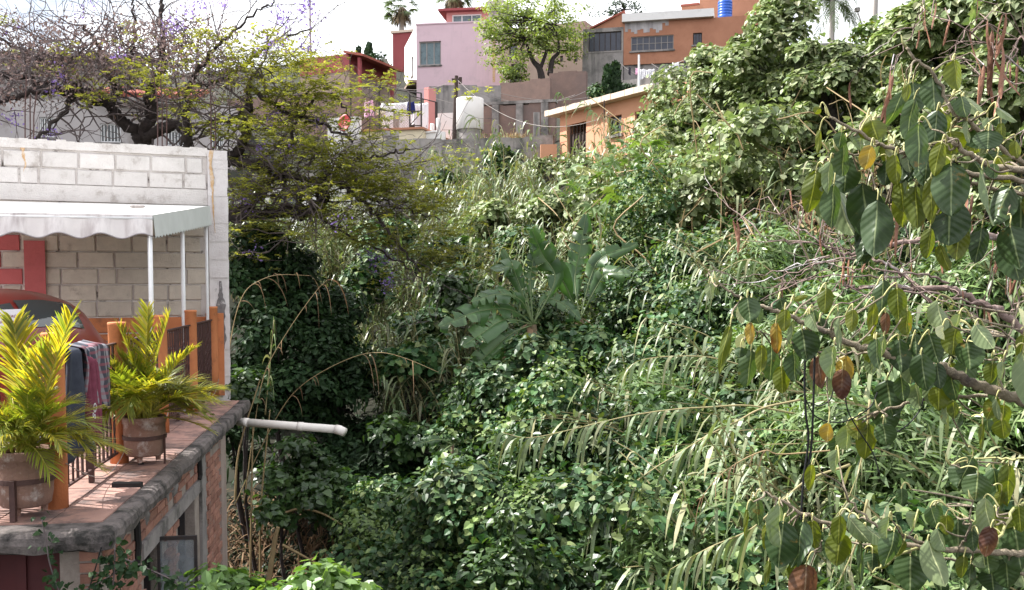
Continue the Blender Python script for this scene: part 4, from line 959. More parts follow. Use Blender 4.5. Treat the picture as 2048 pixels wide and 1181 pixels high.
# --- laundry roof terrace
f, t = house('laundry_house', 'flat roofed cream house with rust red edge, its roof used for laundry', 'house', 718, 29.5, 845, 29.0, 262)
u0, u1, z0, z1 = rr(f, 718, 262, 845, 320)
q = MB(); f.box(q, 0, f.L, z0, z1, -4.0, 0); q.obj('wall', M['cream2'], t); q = MB(); f.box(q, -0.05, f.L + 0.05, z1 + 0.002, z1 + 0.07, -4.05, 0.08); q.obj('roof_edge', M['orangewall'], t)
ZR = z1 + 0.07
q = MB(); f.box(q, 0.4, f.L - 0.1, ZR, ZR + 1.02, -3.6, -3.4); f.box(q, -1.1, 1.45, ZR - 0.2, ZR + 0.42, -2.6, -2.45); q.obj('parapet', M['whitewall'], t)
q = MB(); f.box(q, -1.0, -0.02, ZR - 1.2, ZR - 0.2, -2.6, -0.4); q.obj('annexe', M['whitewall'], t)
cg = thing('laundry_cage', 'black iron laundry cage with mesh on the cream roof terrace', 'cage', tuple(f.p(f.L / 2, ZR)))
zc = f.hit(720, 172)[1]; zc2 = f.hit(840, 183)[1]
vb = [(700, 172), (757, 163), (818, 182), (841, 186)]; us = [f.hit(px, 250)[0] for px, _ in vb]
for (px, py), u in zip(vb, us):
    q = MB(); zz = f.hit(px, py)[1]; f.box(q, u - .02, u + .02, ZR - (0.5 if px < 710 else 0), zz, -0.1, -0.06); q.obj('upright', M['blackiron'], cg)
q = MB(); f.box(q, us[3] - .05, us[3] + .02, ZR, f.hit(841, 186)[1], -1.6, -1.54); q.obj('upright', M['blackiron'], cg)
q = MB()
q.tube([f.p(us[0], zc, -0.08), f.p(us[1], zc - 0.06, -0.08), f.p(us[2], zc2 + 0.02, -0.08), f.p(us[3], zc2 - 0.04, -0.08)], 0.022, 5); q.tube([f.p(us[0] - 0.75, f.hit(650, 182)[1], -0.6), f.p(us[0], zc - 0.15, -0.08)], 0.018, 5)
q.tube([f.p(us[2], zc2 - 0.1, -0.08), f.p(us[3], zc2 - 0.05, -1.57)], 0.018, 5); q.tube([f.p(us[1], f.hit(757, 219)[1], -0.08), f.p(us[2], f.hit(816, 227)[1], -0.08)], 0.02, 5)
for yy in (222, 251): q.tube([f.p(us[2], f.hit(818, yy)[1], -0.08), f.p(us[3], f.hit(841, yy)[1], -0.08)], 0.02, 5)
q.tube([f.p(us[2], f.hit(818, 250)[1], -0.08), f.p(us[3], f.hit(841, 225)[1], -0.08)], 0.015, 5); q.obj('rail', M['blackiron'], cg)
ms_ = MB()
ztop = f.hit(760, 190)[1]
for a, b, z0_, z1_ in ((us[0], us[1], f.hit(730, 195)[1], zc - 0.03), (us[1], us[2], ZR + 0.02, zc2 - 0.05)):
    step = 0.085
    n_ = int((b - a + z1_ - z0_) / step)
    for k in range(n_):
        for sg in (1, -1):
            c = k * step; p0 = (c, 0) if c < (b - a) else (b - a, c - (b - a)); L = min(p0[0], (z1_ - z0_) - p0[1])
            if L <= 0.03: continue
            ua, ub = (a + p0[0], a + p0[0] - L) if sg > 0 else (b - p0[0], b - p0[0] + L)
            ms_.tube([f.p(ua, z0_ + p0[1], -0.08), f.p(ub, z0_ + p0[1] + L, -0.08)], 0.0035, 3, 0, False)
tag(ms_.obj('wire_mesh', M['polec'], cg), kind='stuff')
def cloth_thing(f, px0, px1, y0, y1, d, m, name, label, cat, ragged=0.06, group=None, taper=0.0, fold=0.05, mi=None):
    q = MB(); ua, za = f.hit(px0, y0); ub, zb = f.hit(px1, y1); nu, nv = 18, 14; V = []
    for i in range(nu + 1):
        a = i / nu
        for j in range(nv + 1):
            b = j / nv; c = (ua + ub) / 2 + (a - .5) * (ub - ua) * (1 + taper * (b - .5)); zz = za + (zb - za) * b * (1 - ragged * abs(math.sin(a * 7 + px0)))
            V.append(f.p(c, zz - 0.03 * math.sin(math.pi * a), d + fold * math.sin(a * 13 + px0) * (.3 + .7 * b) + 0.02 * math.sin(a * 29 + b * 3)))
    q.add(V, [(i * (nv + 1) + j, (i + 1) * (nv + 1) + j, (i + 1) * (nv + 1) + j + 1, i * (nv + 1) + j + 1) for i in range(nu) for j in range(nv)])
    o = q.obj(name, m, None, True); s_ = o.modifiers.new('t', 'SOLIDIFY'); s_.thickness = 0.012
    return tag(o, label, cat, group)
cloth_thing(f, 742, 800, 196, 262, -0.9, M['sheet'], 'bed_sheet', 'large white bed sheet drying in the laundry cage, left of the blue shirt', 'sheet')
cloth_thing(f, 797, 833, 194, 258, -1.1, M['sheet'], 'bed_sheet', 'white bed sheet drying behind the dark blue shirt', 'sheet', 0.1)
cloth_thing(f, 797, 813, 195, 220, -0.75, M['bluecloth'], 'blue_shirt', 'dark blue shirt drying against the white sheets', 'shirt', 0.12, taper=0.5, fold=0.03)
cloth_thing(f, 709, 727, 192, 233, -0.8, M['pinkcl'], 'pink_dress', 'pink and lilac cloth hanging in the left half of the laundry cage', 'clothes', 0.25, taper=0.3)
cloth_thing(f, 768, 780, 218, 250, -0.8, M['greycl'], 'grey_towel', 'narrow grey towel hanging in front of the large white sheet', 'towel', 0.1, fold=0.02)
cloth_thing(f, 802, 811, 240, 264, -0.8, M['wood'], 'brown_board', 'brown board leaning under the white sheet behind the dark blue shirt', 'board', 0.0, fold=0.0)
cloth_thing(f, 732, 750, 211, 222, -0.8, M['creamcl'], 'cream_cloth', 'bundled cream cloth on the line between pink cloth and white sheet', 'clothes', 0.5, fold=0.09)
cloth_thing(f, 737, 746, 200, 236, -1.0, M['sheet'], 'white_shirt', 'narrow white shirt hanging left of the large bed sheet', 'shirt', 0.2)
tk = thing('satellite_dish', 'bright red satellite dish left of the laundry cage', 'dish', tuple(at(691, 262, 28.6)))
q = MB(); c = at(691, 247, 28.6); ax = nrm(np.array([-0.5, -0.85, 0.22])); sx = nrm(np.cross(ax, Zv)); sy = np.cross(sx, ax); V = []; F = []
for i in range(6):
    r = 0.25 * i / 5
    for j in range(18): a = j * math.pi / 9; V.append(c + sx * r * math.cos(a) * 1.0 + sy * r * math.sin(a) * 1.1 + ax * (r * r * .8))
for i in range(5):
    for j in range(18): F.append((i * 18 + j, (i + 1) * 18 + j, (i + 1) * 18 + (j + 1) % 18, i * 18 + (j + 1) % 18))
q.add(V, F); o = q.obj('dish', M['dishred'], tk, True); s_ = o.modifiers.new('t', 'SOLIDIFY'); s_.thickness = 0.012
q = MB(); q.tube([c - ax * 0.02, c - ax * 0.1 - [0, 0, .1], c - ax * .1 - [0, 0, .28]], 0.018, 6); q.tube([c + sy * -0.25, c + ax * 0.16], 0.008, 5); q.obj('mount', M['polec'], tk)
f2, t2, *_ = wall_thing('salmon_wall', 'narrow salmon red upright wall end right of the laundry cage', 848, 31.5, 857, 31.4, 176, 330, M['salmon'], 0.4)
for i, (px0, px1, y0) in enumerate(((860, 869, 249), (872, 881, 238))):
    a = at(px0, y0, 30); b = at(px1, y0, 30); q = MB(); h = a[2] - at(px0, 268, 30)[2]; q.lathe(((a[0] + b[0]) / 2, 30, at(0, 268, 30)[2]), [((b[0] - a[0]) / 2, 0), ((b[0] - a[0]) / 2, h), ((b[0] - a[0]) / 2.6, h + 0.02)], 14)
    tag(q.obj('white_drum', M['whitewall']), ['shorter white drum right of the laundry cage', 'taller white drum right of the laundry cage'][i], 'drum', 'white drums')
q = MB(); a = at(846, 266, 29.3); b = at(890, 262, 29.3); q.par(a - [0, 0, .32], b - a, [0, .3, 0], [0, 0, .3]); q.par(a - [0, .05, .02], (b - a) * .6, [0, .3, .05], [0, 0, .05]); tag(q.obj('white_slab', M['whitewall']), 'white painted low slab at the right end of the laundry roof', 'slab')
# water tank on its pier
a = at(940, 262, 28.3); tw = thing('water_tank', 'white round water tank on a grey concrete pier', 'tank', (a[0], a[1], a[2] - 1))
wv = 27 * 28.3 / FPX; zt = at(940, 198, 28.3)[2]
q = MB(); q.lathe((a[0], a[1], 0), [(wv * .96, a[2] + .02), (wv, a[2] + .03), (wv * 1.0, zt - .02), (wv * .97, zt), (wv * .5, zt + .03), (0.02, zt + .04)], 28); o = q.obj('drum', M['tankwhite'], tw, False)
for p_ in o.data.polygons: p_.use_smooth = True
q = MB(); q.lathe((a[0], a[1], 0), [(wv * .8, a[2] - 1.6), (wv * .82, a[2] - .1), (wv * .9, a[2] + .018)], 20); q.obj('pier', M['greyconc'], tw)
# --- poles, wires
def pole(name, label, x0, y0, x1, y1, Y, r, m, grp=None, cross=False):
    a, b = at(x0, y0, Y), at(x1, y1, Y); t = thing(name, label, 'pole', tuple(b)); q = MB(); q.tube([b, a], [r, r * .75], 8); q.obj('shaft', m, t)
    if cross: q = MB(); q.box(a - [0, 0, .12], (0.3, 0.07, 0.06)); q.box(a + [0.12, 0, -.15], (0.1, 0.1, 0.2)); q.obj('fitting', m, t)
    return a
pa = pole('utility_pole', 'dark leaning wooden pole with fitting left of the white water tank', 913, 152, 908, 290, 30, 0.075, M['wood'], cross=True)
pole('thin_pole', 'tall thin pale pole against the sky behind the purple flowered tree', 619, -40, 622, 150, 45, 0.055, M['polec'])
pole('concrete_pole', 'grey concrete pole rising from the vines at upper right', 1753, -60, 1744, 260, 21, 0.07, M['polec'])
wi = MB()
for a, b, sag in ((pa - [0, 0, .1], at(1310, 178, 23.5), 1.2), (pa - [0, 0, .2], at(1200, 165, 42), .8), (at(858, 193, 36.5), at(1150, 190, 36), .5), (pa - [0, 0, .1], at(757, 163, 29), .3), (at(1000, 187, 36), at(1330, 130, 44), .8)):
    wi.tube([a + (b - a) * k / 16 - [0, 0, sag * 4 * k / 16 * (1 - k / 16)] for k in range(17)], 0.008, 4)
tag(wi.obj('overhead_wire', M['polec']), 'thin pale overhead wires sagging across the far walls from the leaning pole', 'wire')
# --- tan house behind the green tree
f, t = house('tan_house', 'plain tan plastered house mostly hidden behind the bright green tree', 'house', 1003, 52, 1170, 50, 120)
hs = [rr(f, 1018, 90, 1034, 112), rr(f, 1120, 112, 1126, 124), rr(f, 1148, 112, 1155, 124), rr(f, 1022, 128, 1040, 160)]; z0, z1 = rr(f, 1003, 52, 1170, 330)[2:]
shell(f, t, 0, f.L, z0, z1, 4, M['tan'], hs)
for h in hs: f.window(t, h, M['wood'], M['glass'], 0, 0.05)
# --- orange house on the crest
f, t = house('orange_house', 'weathered orange house on the crest with long dark shuttered windows and white roof slab', 'house', 1166, 46, 1445, 44.5, 80)
Lw = f.hit(1247, 80)[0]; w1 = rr(f, 1177, 64, 1245, 103); w2 = rr(f, 1262, 72, 1347, 101); w3 = rr(f, 1386, 66, 1404, 90)
zlow = f.hit(1200, 330)[1]; zl = f.hit(1200, 57)[1]; zr = f.hit(1340, 41)[1]; zmid = f.hit(1200, 106)[1]
w1 = (w1[0], min(w1[1], Lw - 0.1), w1[2], w1[3])
q = MB(); f.wall(q, 0, Lw - 0.01, zmid, zl, [w1], -0.25, 0.0); q.obj('wing_wall', M['greyconc'], t); q = MB(); f.box(q, -0.02, Lw - 0.012, zlow, zmid - 0.003, -4, 0.05); q.obj('base_wall', M['greyconc'], t)
q = MB(); q.add([f.p(0.5, zl + .002, -.02), f.p(Lw, zl + .002, -.02), f.p(Lw, f.hit(1247, 25)[1], -.02), f.p(0.5, zl + .002, -3.5), f.p(Lw, zl + .002, -3.5), f.p(Lw, f.hit(1247, 25)[1], -3.5)], [(0, 1, 2), (5, 4, 3), (0, 2, 5, 3), (1, 4, 5, 2)]); q.obj('gable', M['orangewall'], t)
q = MB(); q.par(f.p(0.35, zl - .03, .1), f.e * (Lw - .3) + Zv * (f.hit(1247, 24)[1] - zl), -f.n * 3.7, Zv * .08); q.obj('sloped_roof', M['rooftile'], t)
zs = f.hit(1300, 128)[1]
shellm = MB(); f.wall(shellm, Lw, f.L + 1.0, zs, zr, [w2, w3], -0.25, 0.0); shellm.obj('wall', M['orangewall'], t)
q = MB(); f.box(q, Lw + .01, f.L + .9, zlow, zs - .003, -4, -0.1); q.obj('lower_wall', M['greyconc'], t)
q = MB(); f.box(q, Lw + .02, f.L + .9, zs, zr - .01, -1.7, -1.6); f.box(q, 0.02, Lw - .05, zmid + .01, zl - .01, -1.7, -1.6); q.obj('inner_wall', M['dark'], t)
for w_, b_ in ((w1, 3), (w2, 4), (w3, 0)): f.window(t, w_, M['polec'] if b_ == 4 else M['wood'], M['navyglass'], b_ + 2, 0.035, -0.1, 1 if b_ == 4 else 0)
q = MB(); f.box(q, Lw - .05, f.L - .4, zr + .003, f.hit(1340, 25)[1], -4, 0.25); q.obj('roof_slab', M['whitewall'], t)
pt = rr(f, 1250, 40, 1337, 62); q = MB()
for k in range(14): f.box(q, pt[0] + (pt[1] - pt[0]) * k / 14, pt[0] + (pt[1] - pt[0]) * (k + 1) / 14, pt[2] + .12 * math.sin(k * 1.7) + (.2 if k > 11 else 0), pt[3] - .01, 0.003, 0.012)
q.obj('bare_patch', mat('lime_patch', (0.5, 0.47, 0.48), (0.36, 0.34, 0.35), 2, 0.95, drip=((0.2, .18, .18), 2.5, .5, .7)), t)
q = MB(); f.box(q, f.hit(1150, 40)[0], f.hit(1196, 40)[0], zl + .3, f.hit(1180, 17)[1], -6, -5); tag(q.obj('brick_stack', M['farbrick'], t))
f2, t2 = house('red_roof_room', 'brick red flat roof room beside the blue water tank', 'house', 1363, 50, 1470, 49, 20)
q = MB(); z0, z1 = rr(f2, 1363, 8, 1470, 60)[2:]; f2.box(q, 0, f2.L * .34, z0, z1, -3, 0); f2.box(q, f2.L * .34 + .003, f2.L + 1.5, z0, z1 + .3, -3, 0.01); q.obj('wall', M['orangewall'], t2); q = MB(); f2.box(q, -.04, f2.L * .33, z1 + .002, z1 + .1, -3.05, .05); q.obj('coping', M['rooftile'], t2)
bt = at(1450, 36, 47.5); tb_ = thing('blue_tank', 'ribbed blue plastic water tank on the red roof', 'tank', tuple(bt)); q = MB(); r = 14 * 47.5 / FPX; zt = at(1450, 3, 47.5)[2]; hh = zt - bt[2]
prof = [(r * .95, -.6)] + [x for k in range(6) for x in ((r, hh * k / 6 + .01), (r, hh * (k + .7) / 6), (r * .95, hh * (k + .8) / 6), (r * .95, hh * (k + .95) / 6))] + [(r * .8, hh + .05), (r * .4, hh + .16), (r * .38, hh + .24), (.02, hh + .24)]
q.lathe(tuple(bt), prof, 22); q.obj('drum', M['bluetank'], tb_, True)
# parapet and washing line of the orange house
f, t, z0, z1 = wall_thing('terrace_parapet', 'grey white terrace parapet under the washing line of the orange house', 1236, 38, 1400, 36, 163, 220, M['greyconc'], 0.3)
q = MB(); f.box(q, f.hit(1268, 150)[0], f.L, z0, f.hit(1330, 172)[1] - .05, 0.003, 0.05); q.obj('pink_face', M['peach'], t)
ln = MB(); la, lb, lc = at(1241, 127, 37.5), at(1322, 140, 36.8), at(1400, 108, 36)
ln.tube([la + (lb - la) * k / 8 - [0, 0, .35 * 4 * k / 8 * (1 - k / 8)] for k in range(9)], 0.014, 4); ln.tube([at(1303, 128, 37), lb, lc], 0.014, 4); tag(ln.obj('washing_line', M['polec']), 'washing line sagging in front of the orange house on the crest', 'line')
ff = Facade(la, lc)
for i, (x0, x1, y0, y1, m, lab) in enumerate(((1258, 1262, 134, 150, 'darkcl', 'small dark garment, leftmost on the crest washing line'), (1272, 1277, 137, 150, 'pinkcl', 'small pink garment on the crest washing line'),
        (1280, 1288, 139, 160, 'sheet', 'white shirt right of the pink garment on the crest washing line'), (1290, 1300, 140, 156, 'sheet', 'wide white cloth in the middle of the crest washing line'), (1301, 1309, 139, 159, 'sheet', 'white trousers left of the gap on the crest washing line'),
        (1330, 1345, 134, 158, 'sheet', 'large white shirt right of the gap on the crest washing line'), (1345, 1358, 126, 148, 'sheet', 'white cloth second from right on the crest washing line'), (1368, 1376, 116, 136, 'darkcl', 'dark garment at the right end of the crest washing line'))):
    cloth_thing(ff, x0, x1, y0, y1, 0.02, M[m], 'garment', lab, 'garment', 0.15, 'washing on the crest line', 0.2, 0.04)
pole('line_pole', 'thin white pole holding the washing line above the lower orange house', 1278, 110, 1278, 190, 36.5, 0.05, M['whitemetal'])
# --- lower orange house
f, t = house('lower_orange_house', 'low peach orange house with cream roof slab half hidden by vines', 'house', 1120, 26.6, 1312, 23.2, 240)
hs = [rr(f, 1216, 232, 1243, 270), rr(f, 1270, 222, 1291, 258), rr(f, 1134, 247, 1172, 330)]
zt_ = f.hit(1120, 232)[1]; z0 = f.hit(1120, 345)[1]
q = MB(); f.wall(q, 0, f.L, z0, zt_, hs, -0.2, 0); q.obj('wall', M['peach'], t)
for k, h in enumerate(hs[:2]): f.window(t, h, M['wood'], M['glass'], 1, 0.04, -0.12)
q = MB(); f.box(q, 0.2, f.L, z0, zt_ - .02, -1.7, -1.6); q.obj('inner_wall', M['dark'], t)
q = MB(); f.box(q, 0, 0.2, z0, zt_, -3.5, -0.203); q.obj('end_wall', M['peach'], t)
q = MB(); f.box(q, hs[2][0] + .01, hs[2][1] - .01, hs[2][2], hs[2][3] - .25, -0.12, -0.1)
for k in range(6): u = hs[2][0] + (hs[2][1] - hs[2][0]) * (k + .5) / 6; f.box(q, u - .012, u + .012, hs[2][2], hs[2][3] - .02, -.095, -.07)
q.obj('barred_door', M['wood'], t)
q = MB(); 
for k in range(24): f.box(q, -0.35 + (f.L + .4) * k / 24, -0.35 + (f.L + .4) * (k + 1) / 24, zt_ + .002, zt_ + .15 + R.uniform(-.008, .008), -3.8, .28 + R.uniform(0, .015))
q.obj('roof_slab', M['creamedge'], t)
q = MB(); q.tube([f.p(f.hit(1228, 200)[0], zt_ + .01, .32), f.p(f.hit(1228, 260)[0], zt_ - .75, .32)], .02, 6); q.obj('drainpipe', M['wood'], t)
f2, t2, *_ = wall_thing('peach_wall', 'peach coloured wall rising behind the cream roof slab, right of it', 1330, 23.5, 1420, 22.5, 172, 260, M['peach'], 0.25)
q = MB(); a = at(1097, 296, 26.3); q.box(a + [0, 0, -.2], (0.45, .3, .55)); tag(q.obj('orange_step', M['peach']), 'small orange wall stub at the left corner of the lower orange house', 'stub')
# --- houses behind the purple flowered tree
M['shadewhite'] = mat('shaded_white_plaster', (0.44, 0.41, 0.41), (0.36, 0.33, 0.33), 1.2, 0.9, 0.2, 8, (0.22, 0.19, 0.18), 1.0, 0.52, 0.7)  # white walls greyed, their shade held in the plaster colour
f, t = house('white_house', 'long white house greyed as in shade with red tile eaves and barred windows behind the dark branches', 'house', -160, 25, 470, 26.5, 260)
hs = [rr(f, 330, 262, 368, 292), rr(f, 200, 248, 242, 285), rr(f, 78, 235, 108, 275), rr(f, 420, 262, 448, 300)]; z0, z1 = rr(f, 100, 205, 400, 345)[2:]
shell(f, t, 0, f.L, z0, z1, 5, M['shadewhite'], hs)
for h in hs: f.window(t, h, M['whitemetal'], M['glass'], 5, 0.03, -0.1)
a0, a1 = f.hit(190, 200)[0], f.hit(400, 200)[0]; q = MB(); q.par(f.p(a0, z1 + .02, .7), f.e * (a1 - a0), -f.n * 3 + Zv * .75, Zv * .08); q.obj('tile_roof', M['rooftile'], t)
for k in range(26):
    u = a0 + (a1 - a0) * (k + .5) / 26; q = MB() if k == 0 else q; q.tube([f.p(u, z1 + .10, .72), f.p(u, z1 + .10 + .72, -2.25)], .05, 6)
q.obj('tile_ridge', M['rooftile'], t)
f, t = house('grey_roof_house', 'grey sheet roofed house with dark wall at upper left behind the tree', 'house', -160, 33, 285, 34, 150)
z0, z1 = rr(f, 0, 118, 200, 330)[2:]; shell(f, t, 0, f.L, z0, z1, 5, M['greyconc']); q = MB(); q.par(f.p(-.3, z1 + .01, .5), f.e * (f.L + .6), -f.n * 4 + Zv * .65, Zv * .1); q.obj('sheet_roof', M['greyroof'], t)
f, t = house('salmon_house', 'salmon brown block house behind the yellow green sprays', 'house', 455, 33, 695, 31.5, 240)
hs = [rr(f, 520, 255, 545, 285)]; z0, z1 = rr(f, 470, 190, 690, 345)[2:]; shell(f, t, 0, f.L, z0, z1, 4, M['farbrick'], hs); f.window(t, hs[0], M['wood'], M['glass'], 1)
wall_thing('white_low_wall', 'low whitewashed wall left of the red dish', 655, 29.5, 716, 29.2, 236, 300, M['whitewall'], .25, .02)
f, t = house('shed', 'low white walled shed with dark opening seen under the thick branches', 'shed', 530, 23.5, 690, 23.2, 380)
hs = [rr(f, 540, 388, 600, 425)]; z0, z1 = rr(f, 540, 358, 690, 470)[2:]; shell(f, t, 0, f.L, z0, z1, 3, M['whitewall'], hs); f.window(t, hs[0], M['wood'], M['glass'], 1)
q = MB(); f.box(q, -.2, f.L + .2, z1 + .002, z1 + .1, -3.2, .3); q.obj('roof_slab', M['greyconc'], t)
# ------------------------------------------------------------------ vegetation of the ravine
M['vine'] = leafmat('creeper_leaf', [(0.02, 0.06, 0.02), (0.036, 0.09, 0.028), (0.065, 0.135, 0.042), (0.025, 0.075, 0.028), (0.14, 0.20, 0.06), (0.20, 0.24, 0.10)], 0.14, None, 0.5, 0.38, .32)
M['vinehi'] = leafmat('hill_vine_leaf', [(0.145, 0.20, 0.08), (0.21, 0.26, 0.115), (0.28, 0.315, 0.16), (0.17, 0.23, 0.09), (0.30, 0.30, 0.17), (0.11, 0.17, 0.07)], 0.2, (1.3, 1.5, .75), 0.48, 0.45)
M['reed'] = leafmat('reed_leaf', [(0.10, 0.15, 0.06), (0.14, 0.19, 0.085), (0.18, 0.22, 0.11), (0.11, 0.16, 0.07), (0.30, 0.28, 0.16), (0.14, 0.18, 0.09)], 0.2, (1.4, 1.5, 0.6), 0.42, 0.5)
M['reedstalk'] = mat('reed_stalk', (0.24, 0.22, 0.10), (0.30, 0.24, 0.13), 3, 0.6)
M['drystalk'] = mat('dry_stalk', (0.34, 0.25, 0.13), (0.24, 0.17, 0.09), 3, 0.7)
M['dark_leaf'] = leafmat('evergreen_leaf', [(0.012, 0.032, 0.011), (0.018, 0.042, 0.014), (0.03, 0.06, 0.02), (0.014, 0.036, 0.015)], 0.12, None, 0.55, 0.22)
M['hollow'] = leafmat('hollow_shrub_leaf', [(0.025, 0.055, 0.018), (0.04, 0.08, 0.025), (0.07, 0.12, 0.035)], 0.22, None, 0.4, 0.5)
M['castor'] = leafmat('star_leaf', [(0.10, 0.17, 0.05), (0.13, 0.20, 0.06), (0.15, 0.22, 0.09), (0.24, 0.22, 0.05)], 0.3, None, 0.4, 0.5)
M['banana'] = leafmat('banana_leaf', [(0.035, 0.078, 0.026), (0.052, 0.105, 0.035), (0.075, 0.135, 0.048)], 0.3, (1.4, 1.7, 0.5), 0.36, 0.5, 0.25)
M['brightleaf'] = leafmat('bright_tree_leaf', [(0.17, 0.22, 0.08), (0.21, 0.26, 0.09), (0.25, 0.30, 0.11), (0.14, 0.19, 0.07)], 0.35, None, 0.5, 0.4)
M['jleaf'] = leafmat('yellow_green_frond', [(0.19, 0.215, 0.06), (0.26, 0.26, 0.07), (0.175, 0.2, 0.055), (0.30, 0.27, 0.08)], 0.52, (1.3, 1.3, 0.5), 0.5, 0.35)
M['jflower'] = leafmat('purple_flower', [(0.26, 0.17, 0.48), (0.32, 0.22, 0.55), (0.22, 0.15, 0.40)], 0.35, (1.1, 1.0, 1.2), 0.6, 0.3)
M['jdry'] = leafmat('dry_brown_leaf', [(0.20, 0.145, 0.14), (0.26, 0.19, 0.175), (0.15, 0.115, 0.12), (0.22, 0.13, 0.11)], 0.3, (1, 1, 1), 0.7, 0.2)
M['palmleaf'] = leafmat('fan_palm_leaf', [(0.07, 0.11, 0.045), (0.10, 0.14, 0.06)], 0.25, None, 0.45)
M['palmdead'] = leafmat('dead_palm_leaf', [(0.20, 0.15, 0.09), (0.15, 0.11, 0.07)], 0.2, (1, 1, 1), 0.8, 0.2)
M['deadveg'] = leafmat('dead_brown_leaf', [(0.22, 0.13, 0.07), (0.30, 0.20, 0.12), (0.15, 0.085, 0.05)], 0.25, (1, 1, 1), 0.75, 0.2)
M['shrub'] = leafmat('fresh_shrub_leaf', [(0.08, 0.15, 0.04), (0.11, 0.19, 0.05), (0.16, 0.235, 0.09)], 0.3, None, 0.42, 0.5)

def scatter(poly, x0, x1, y0, y1, n, lift=0.3, ymax=None):
    """random ground points whose place falls inside a patch of the slope"""
    x = R.uniform(x0, x1, n); y = R.uniform(y0, y1, n); z = ground(x, y); P = np.stack([x, y, z], 1)
    px, py, w = proj(P + [0, 0, lift]); return P[inpoly(px, py, poly) & (w > 0.5)]
def blob_cover(P, rmin, rmax, lift, flat=0.75):
    k = len(P); r = R.uniform(rmin, rmax, k); rad = np.stack([r, r, r * flat], 1); return P + np.array([0, 0, 1.0]) * (lift * r)[:, None], rad
# creepers in the middle and at the foot
M['fine0'] = leafmat('small_fresh_leaf', [(0.08, 0.14, 0.035), (0.12, 0.18, 0.05), (0.15, 0.21, 0.07)], 0.2, None, 0.45, 0.4)
V1 = [(690, 1300), (710, 1090), (750, 1020), (800, 1000), (900, 960), (850, 850), (870, 800), (1000, 790), (1090, 720), (1170, 640), (1190, 560), (1300, 520), (1470, 590), (1500, 690), (1430, 760), (1330, 900), (1360, 1050), (1300, 1320)]
P = scatter(V1, -3, 4, 7.5, 16, 2600, 0.4); P = P[R.permutation(len(P))]; fv = field(P, .8, 1); P = P[fv > -.02][:300]; fv = field(P, .8, 1)
C, rad = blob_cover(P, 0.22, 0.55, 0.5); C[:, 2] += np.clip(fv, 0, 1) * 1.5 + R.uniform(-.1, .2, len(C))
kd = R.random(len(C)); ka, kb, kc = kd < .62, (kd >= .62) & (kd < .84), kd >= .84
tag(Stack().add(blob_leaves(C[kb], rad[kb], 230, (.06, .12), OVAL_V, OVAL_F, R, .6, .9, .6, .45)).obj('broad_leaved_growth', M['hollow']), 'dark oval leaved growth mixed into the creeper at the bottom of the ravine', 'undergrowth', kind='stuff')
tag(Stack().add(blob_leaves(C[kc], rad[kc], 260, (.04, .075), SMALL_V, SMALL_F, R, .6, .9, .4, .45)).obj('small_leaved_growth', M['fine0']), 'small leaved lighter growth mixed into the creeper at the bottom of the ravine', 'undergrowth', kind='stuff')
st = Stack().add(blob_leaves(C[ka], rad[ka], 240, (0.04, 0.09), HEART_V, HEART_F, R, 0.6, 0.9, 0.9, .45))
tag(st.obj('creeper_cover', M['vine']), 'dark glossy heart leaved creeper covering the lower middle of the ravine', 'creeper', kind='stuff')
V2 = [(1150, 335), (1250, 300), (1330, 250), (1420, 210), (1800, 180), (1900, 120), (2300, 60), (2300, 430), (1900, 430), (1750, 380), (1560, 430), (1480, 470), (1400, 520), (1280, 545), (1190, 520), (1150, 430)]
P = scatter(V2, 1, 16, 12, 27, 4200, 0.5); P = P[R.permutation(len(P))]; fv = field(P, 1.2, 2); P = P[fv > -.12][:320]; fv = field(P, 1.2, 2)
C, rad = blob_cover(P, 0.28, 0.7, 0.55); C[:, 2] += np.clip(fv, -.1, 1) * 1.7 + R.uniform(-.15, .25, len(C))
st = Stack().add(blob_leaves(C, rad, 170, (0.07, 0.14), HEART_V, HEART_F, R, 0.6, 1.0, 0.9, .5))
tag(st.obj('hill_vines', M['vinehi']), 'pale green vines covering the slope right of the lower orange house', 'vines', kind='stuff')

# vine draped trees on the right
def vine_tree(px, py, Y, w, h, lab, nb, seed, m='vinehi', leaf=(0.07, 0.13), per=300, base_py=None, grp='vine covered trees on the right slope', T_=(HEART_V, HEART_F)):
    rng = np.random.default_rng(seed); c = at(px, py, Y); gz = float(ground(c[0], c[1])); t = thing('vine_covered_tree', lab, 'tree', (c[0], c[1], gz), grp)
    H = c[2] + h * 0.4 - gz; q = MB()
    tr = smooth_path([(c[0], c[1], gz - .2), (c[0] + .15, c[1], gz + H * .35), (c[0] - .1, c[1] + .1, gz + H * .7)]); q.tube(tr, np.linspace(.16, .07, len(tr)), 8)
    B = []
    for k in range(nb):
        u = nrm(rng.normal(size=3)); u[2] = u[2] if rng.random() < .7 else -u[2] * .5; f = rng.uniform(.45, 1.0)
        B.append(c + u * np.array([w, w * .8, h]) * f)
        if k % 5 == 0: q.tube(smooth_path([tr[-3], (tr[-1] + B[-1]) / 2 + rng.normal(size=3) * .1, B[-1]]), np.linspace(.05, .015, 9), 5)
    # hanging skirts down to the slope
    for k in range(nb // 2):
        a = rng.uniform(0, 6.28); f = rng.uniform(0, 1); B.append(np.array([c[0] + w * .95 * math.cos(a), c[1] + w * .75 * math.sin(a), gz + (c[2] - gz) * f]))
    q.obj('trunk', M['bark'], t); r = rng.uniform(.28, .55, len(B)) * min(1.2, w / 1.3)
    Stack().add(blob_leaves(np.array(B), np.stack([r, r, r * .9], 1), per, leaf, *T_, rng, .7, .85, .9, .6)).obj('foliage', M[m], t)
vine_tree(1555, 130, 19, 1.25, 1.35, 'tall vine covered tree right of the blue tank, reaching the sky', 34, 1)
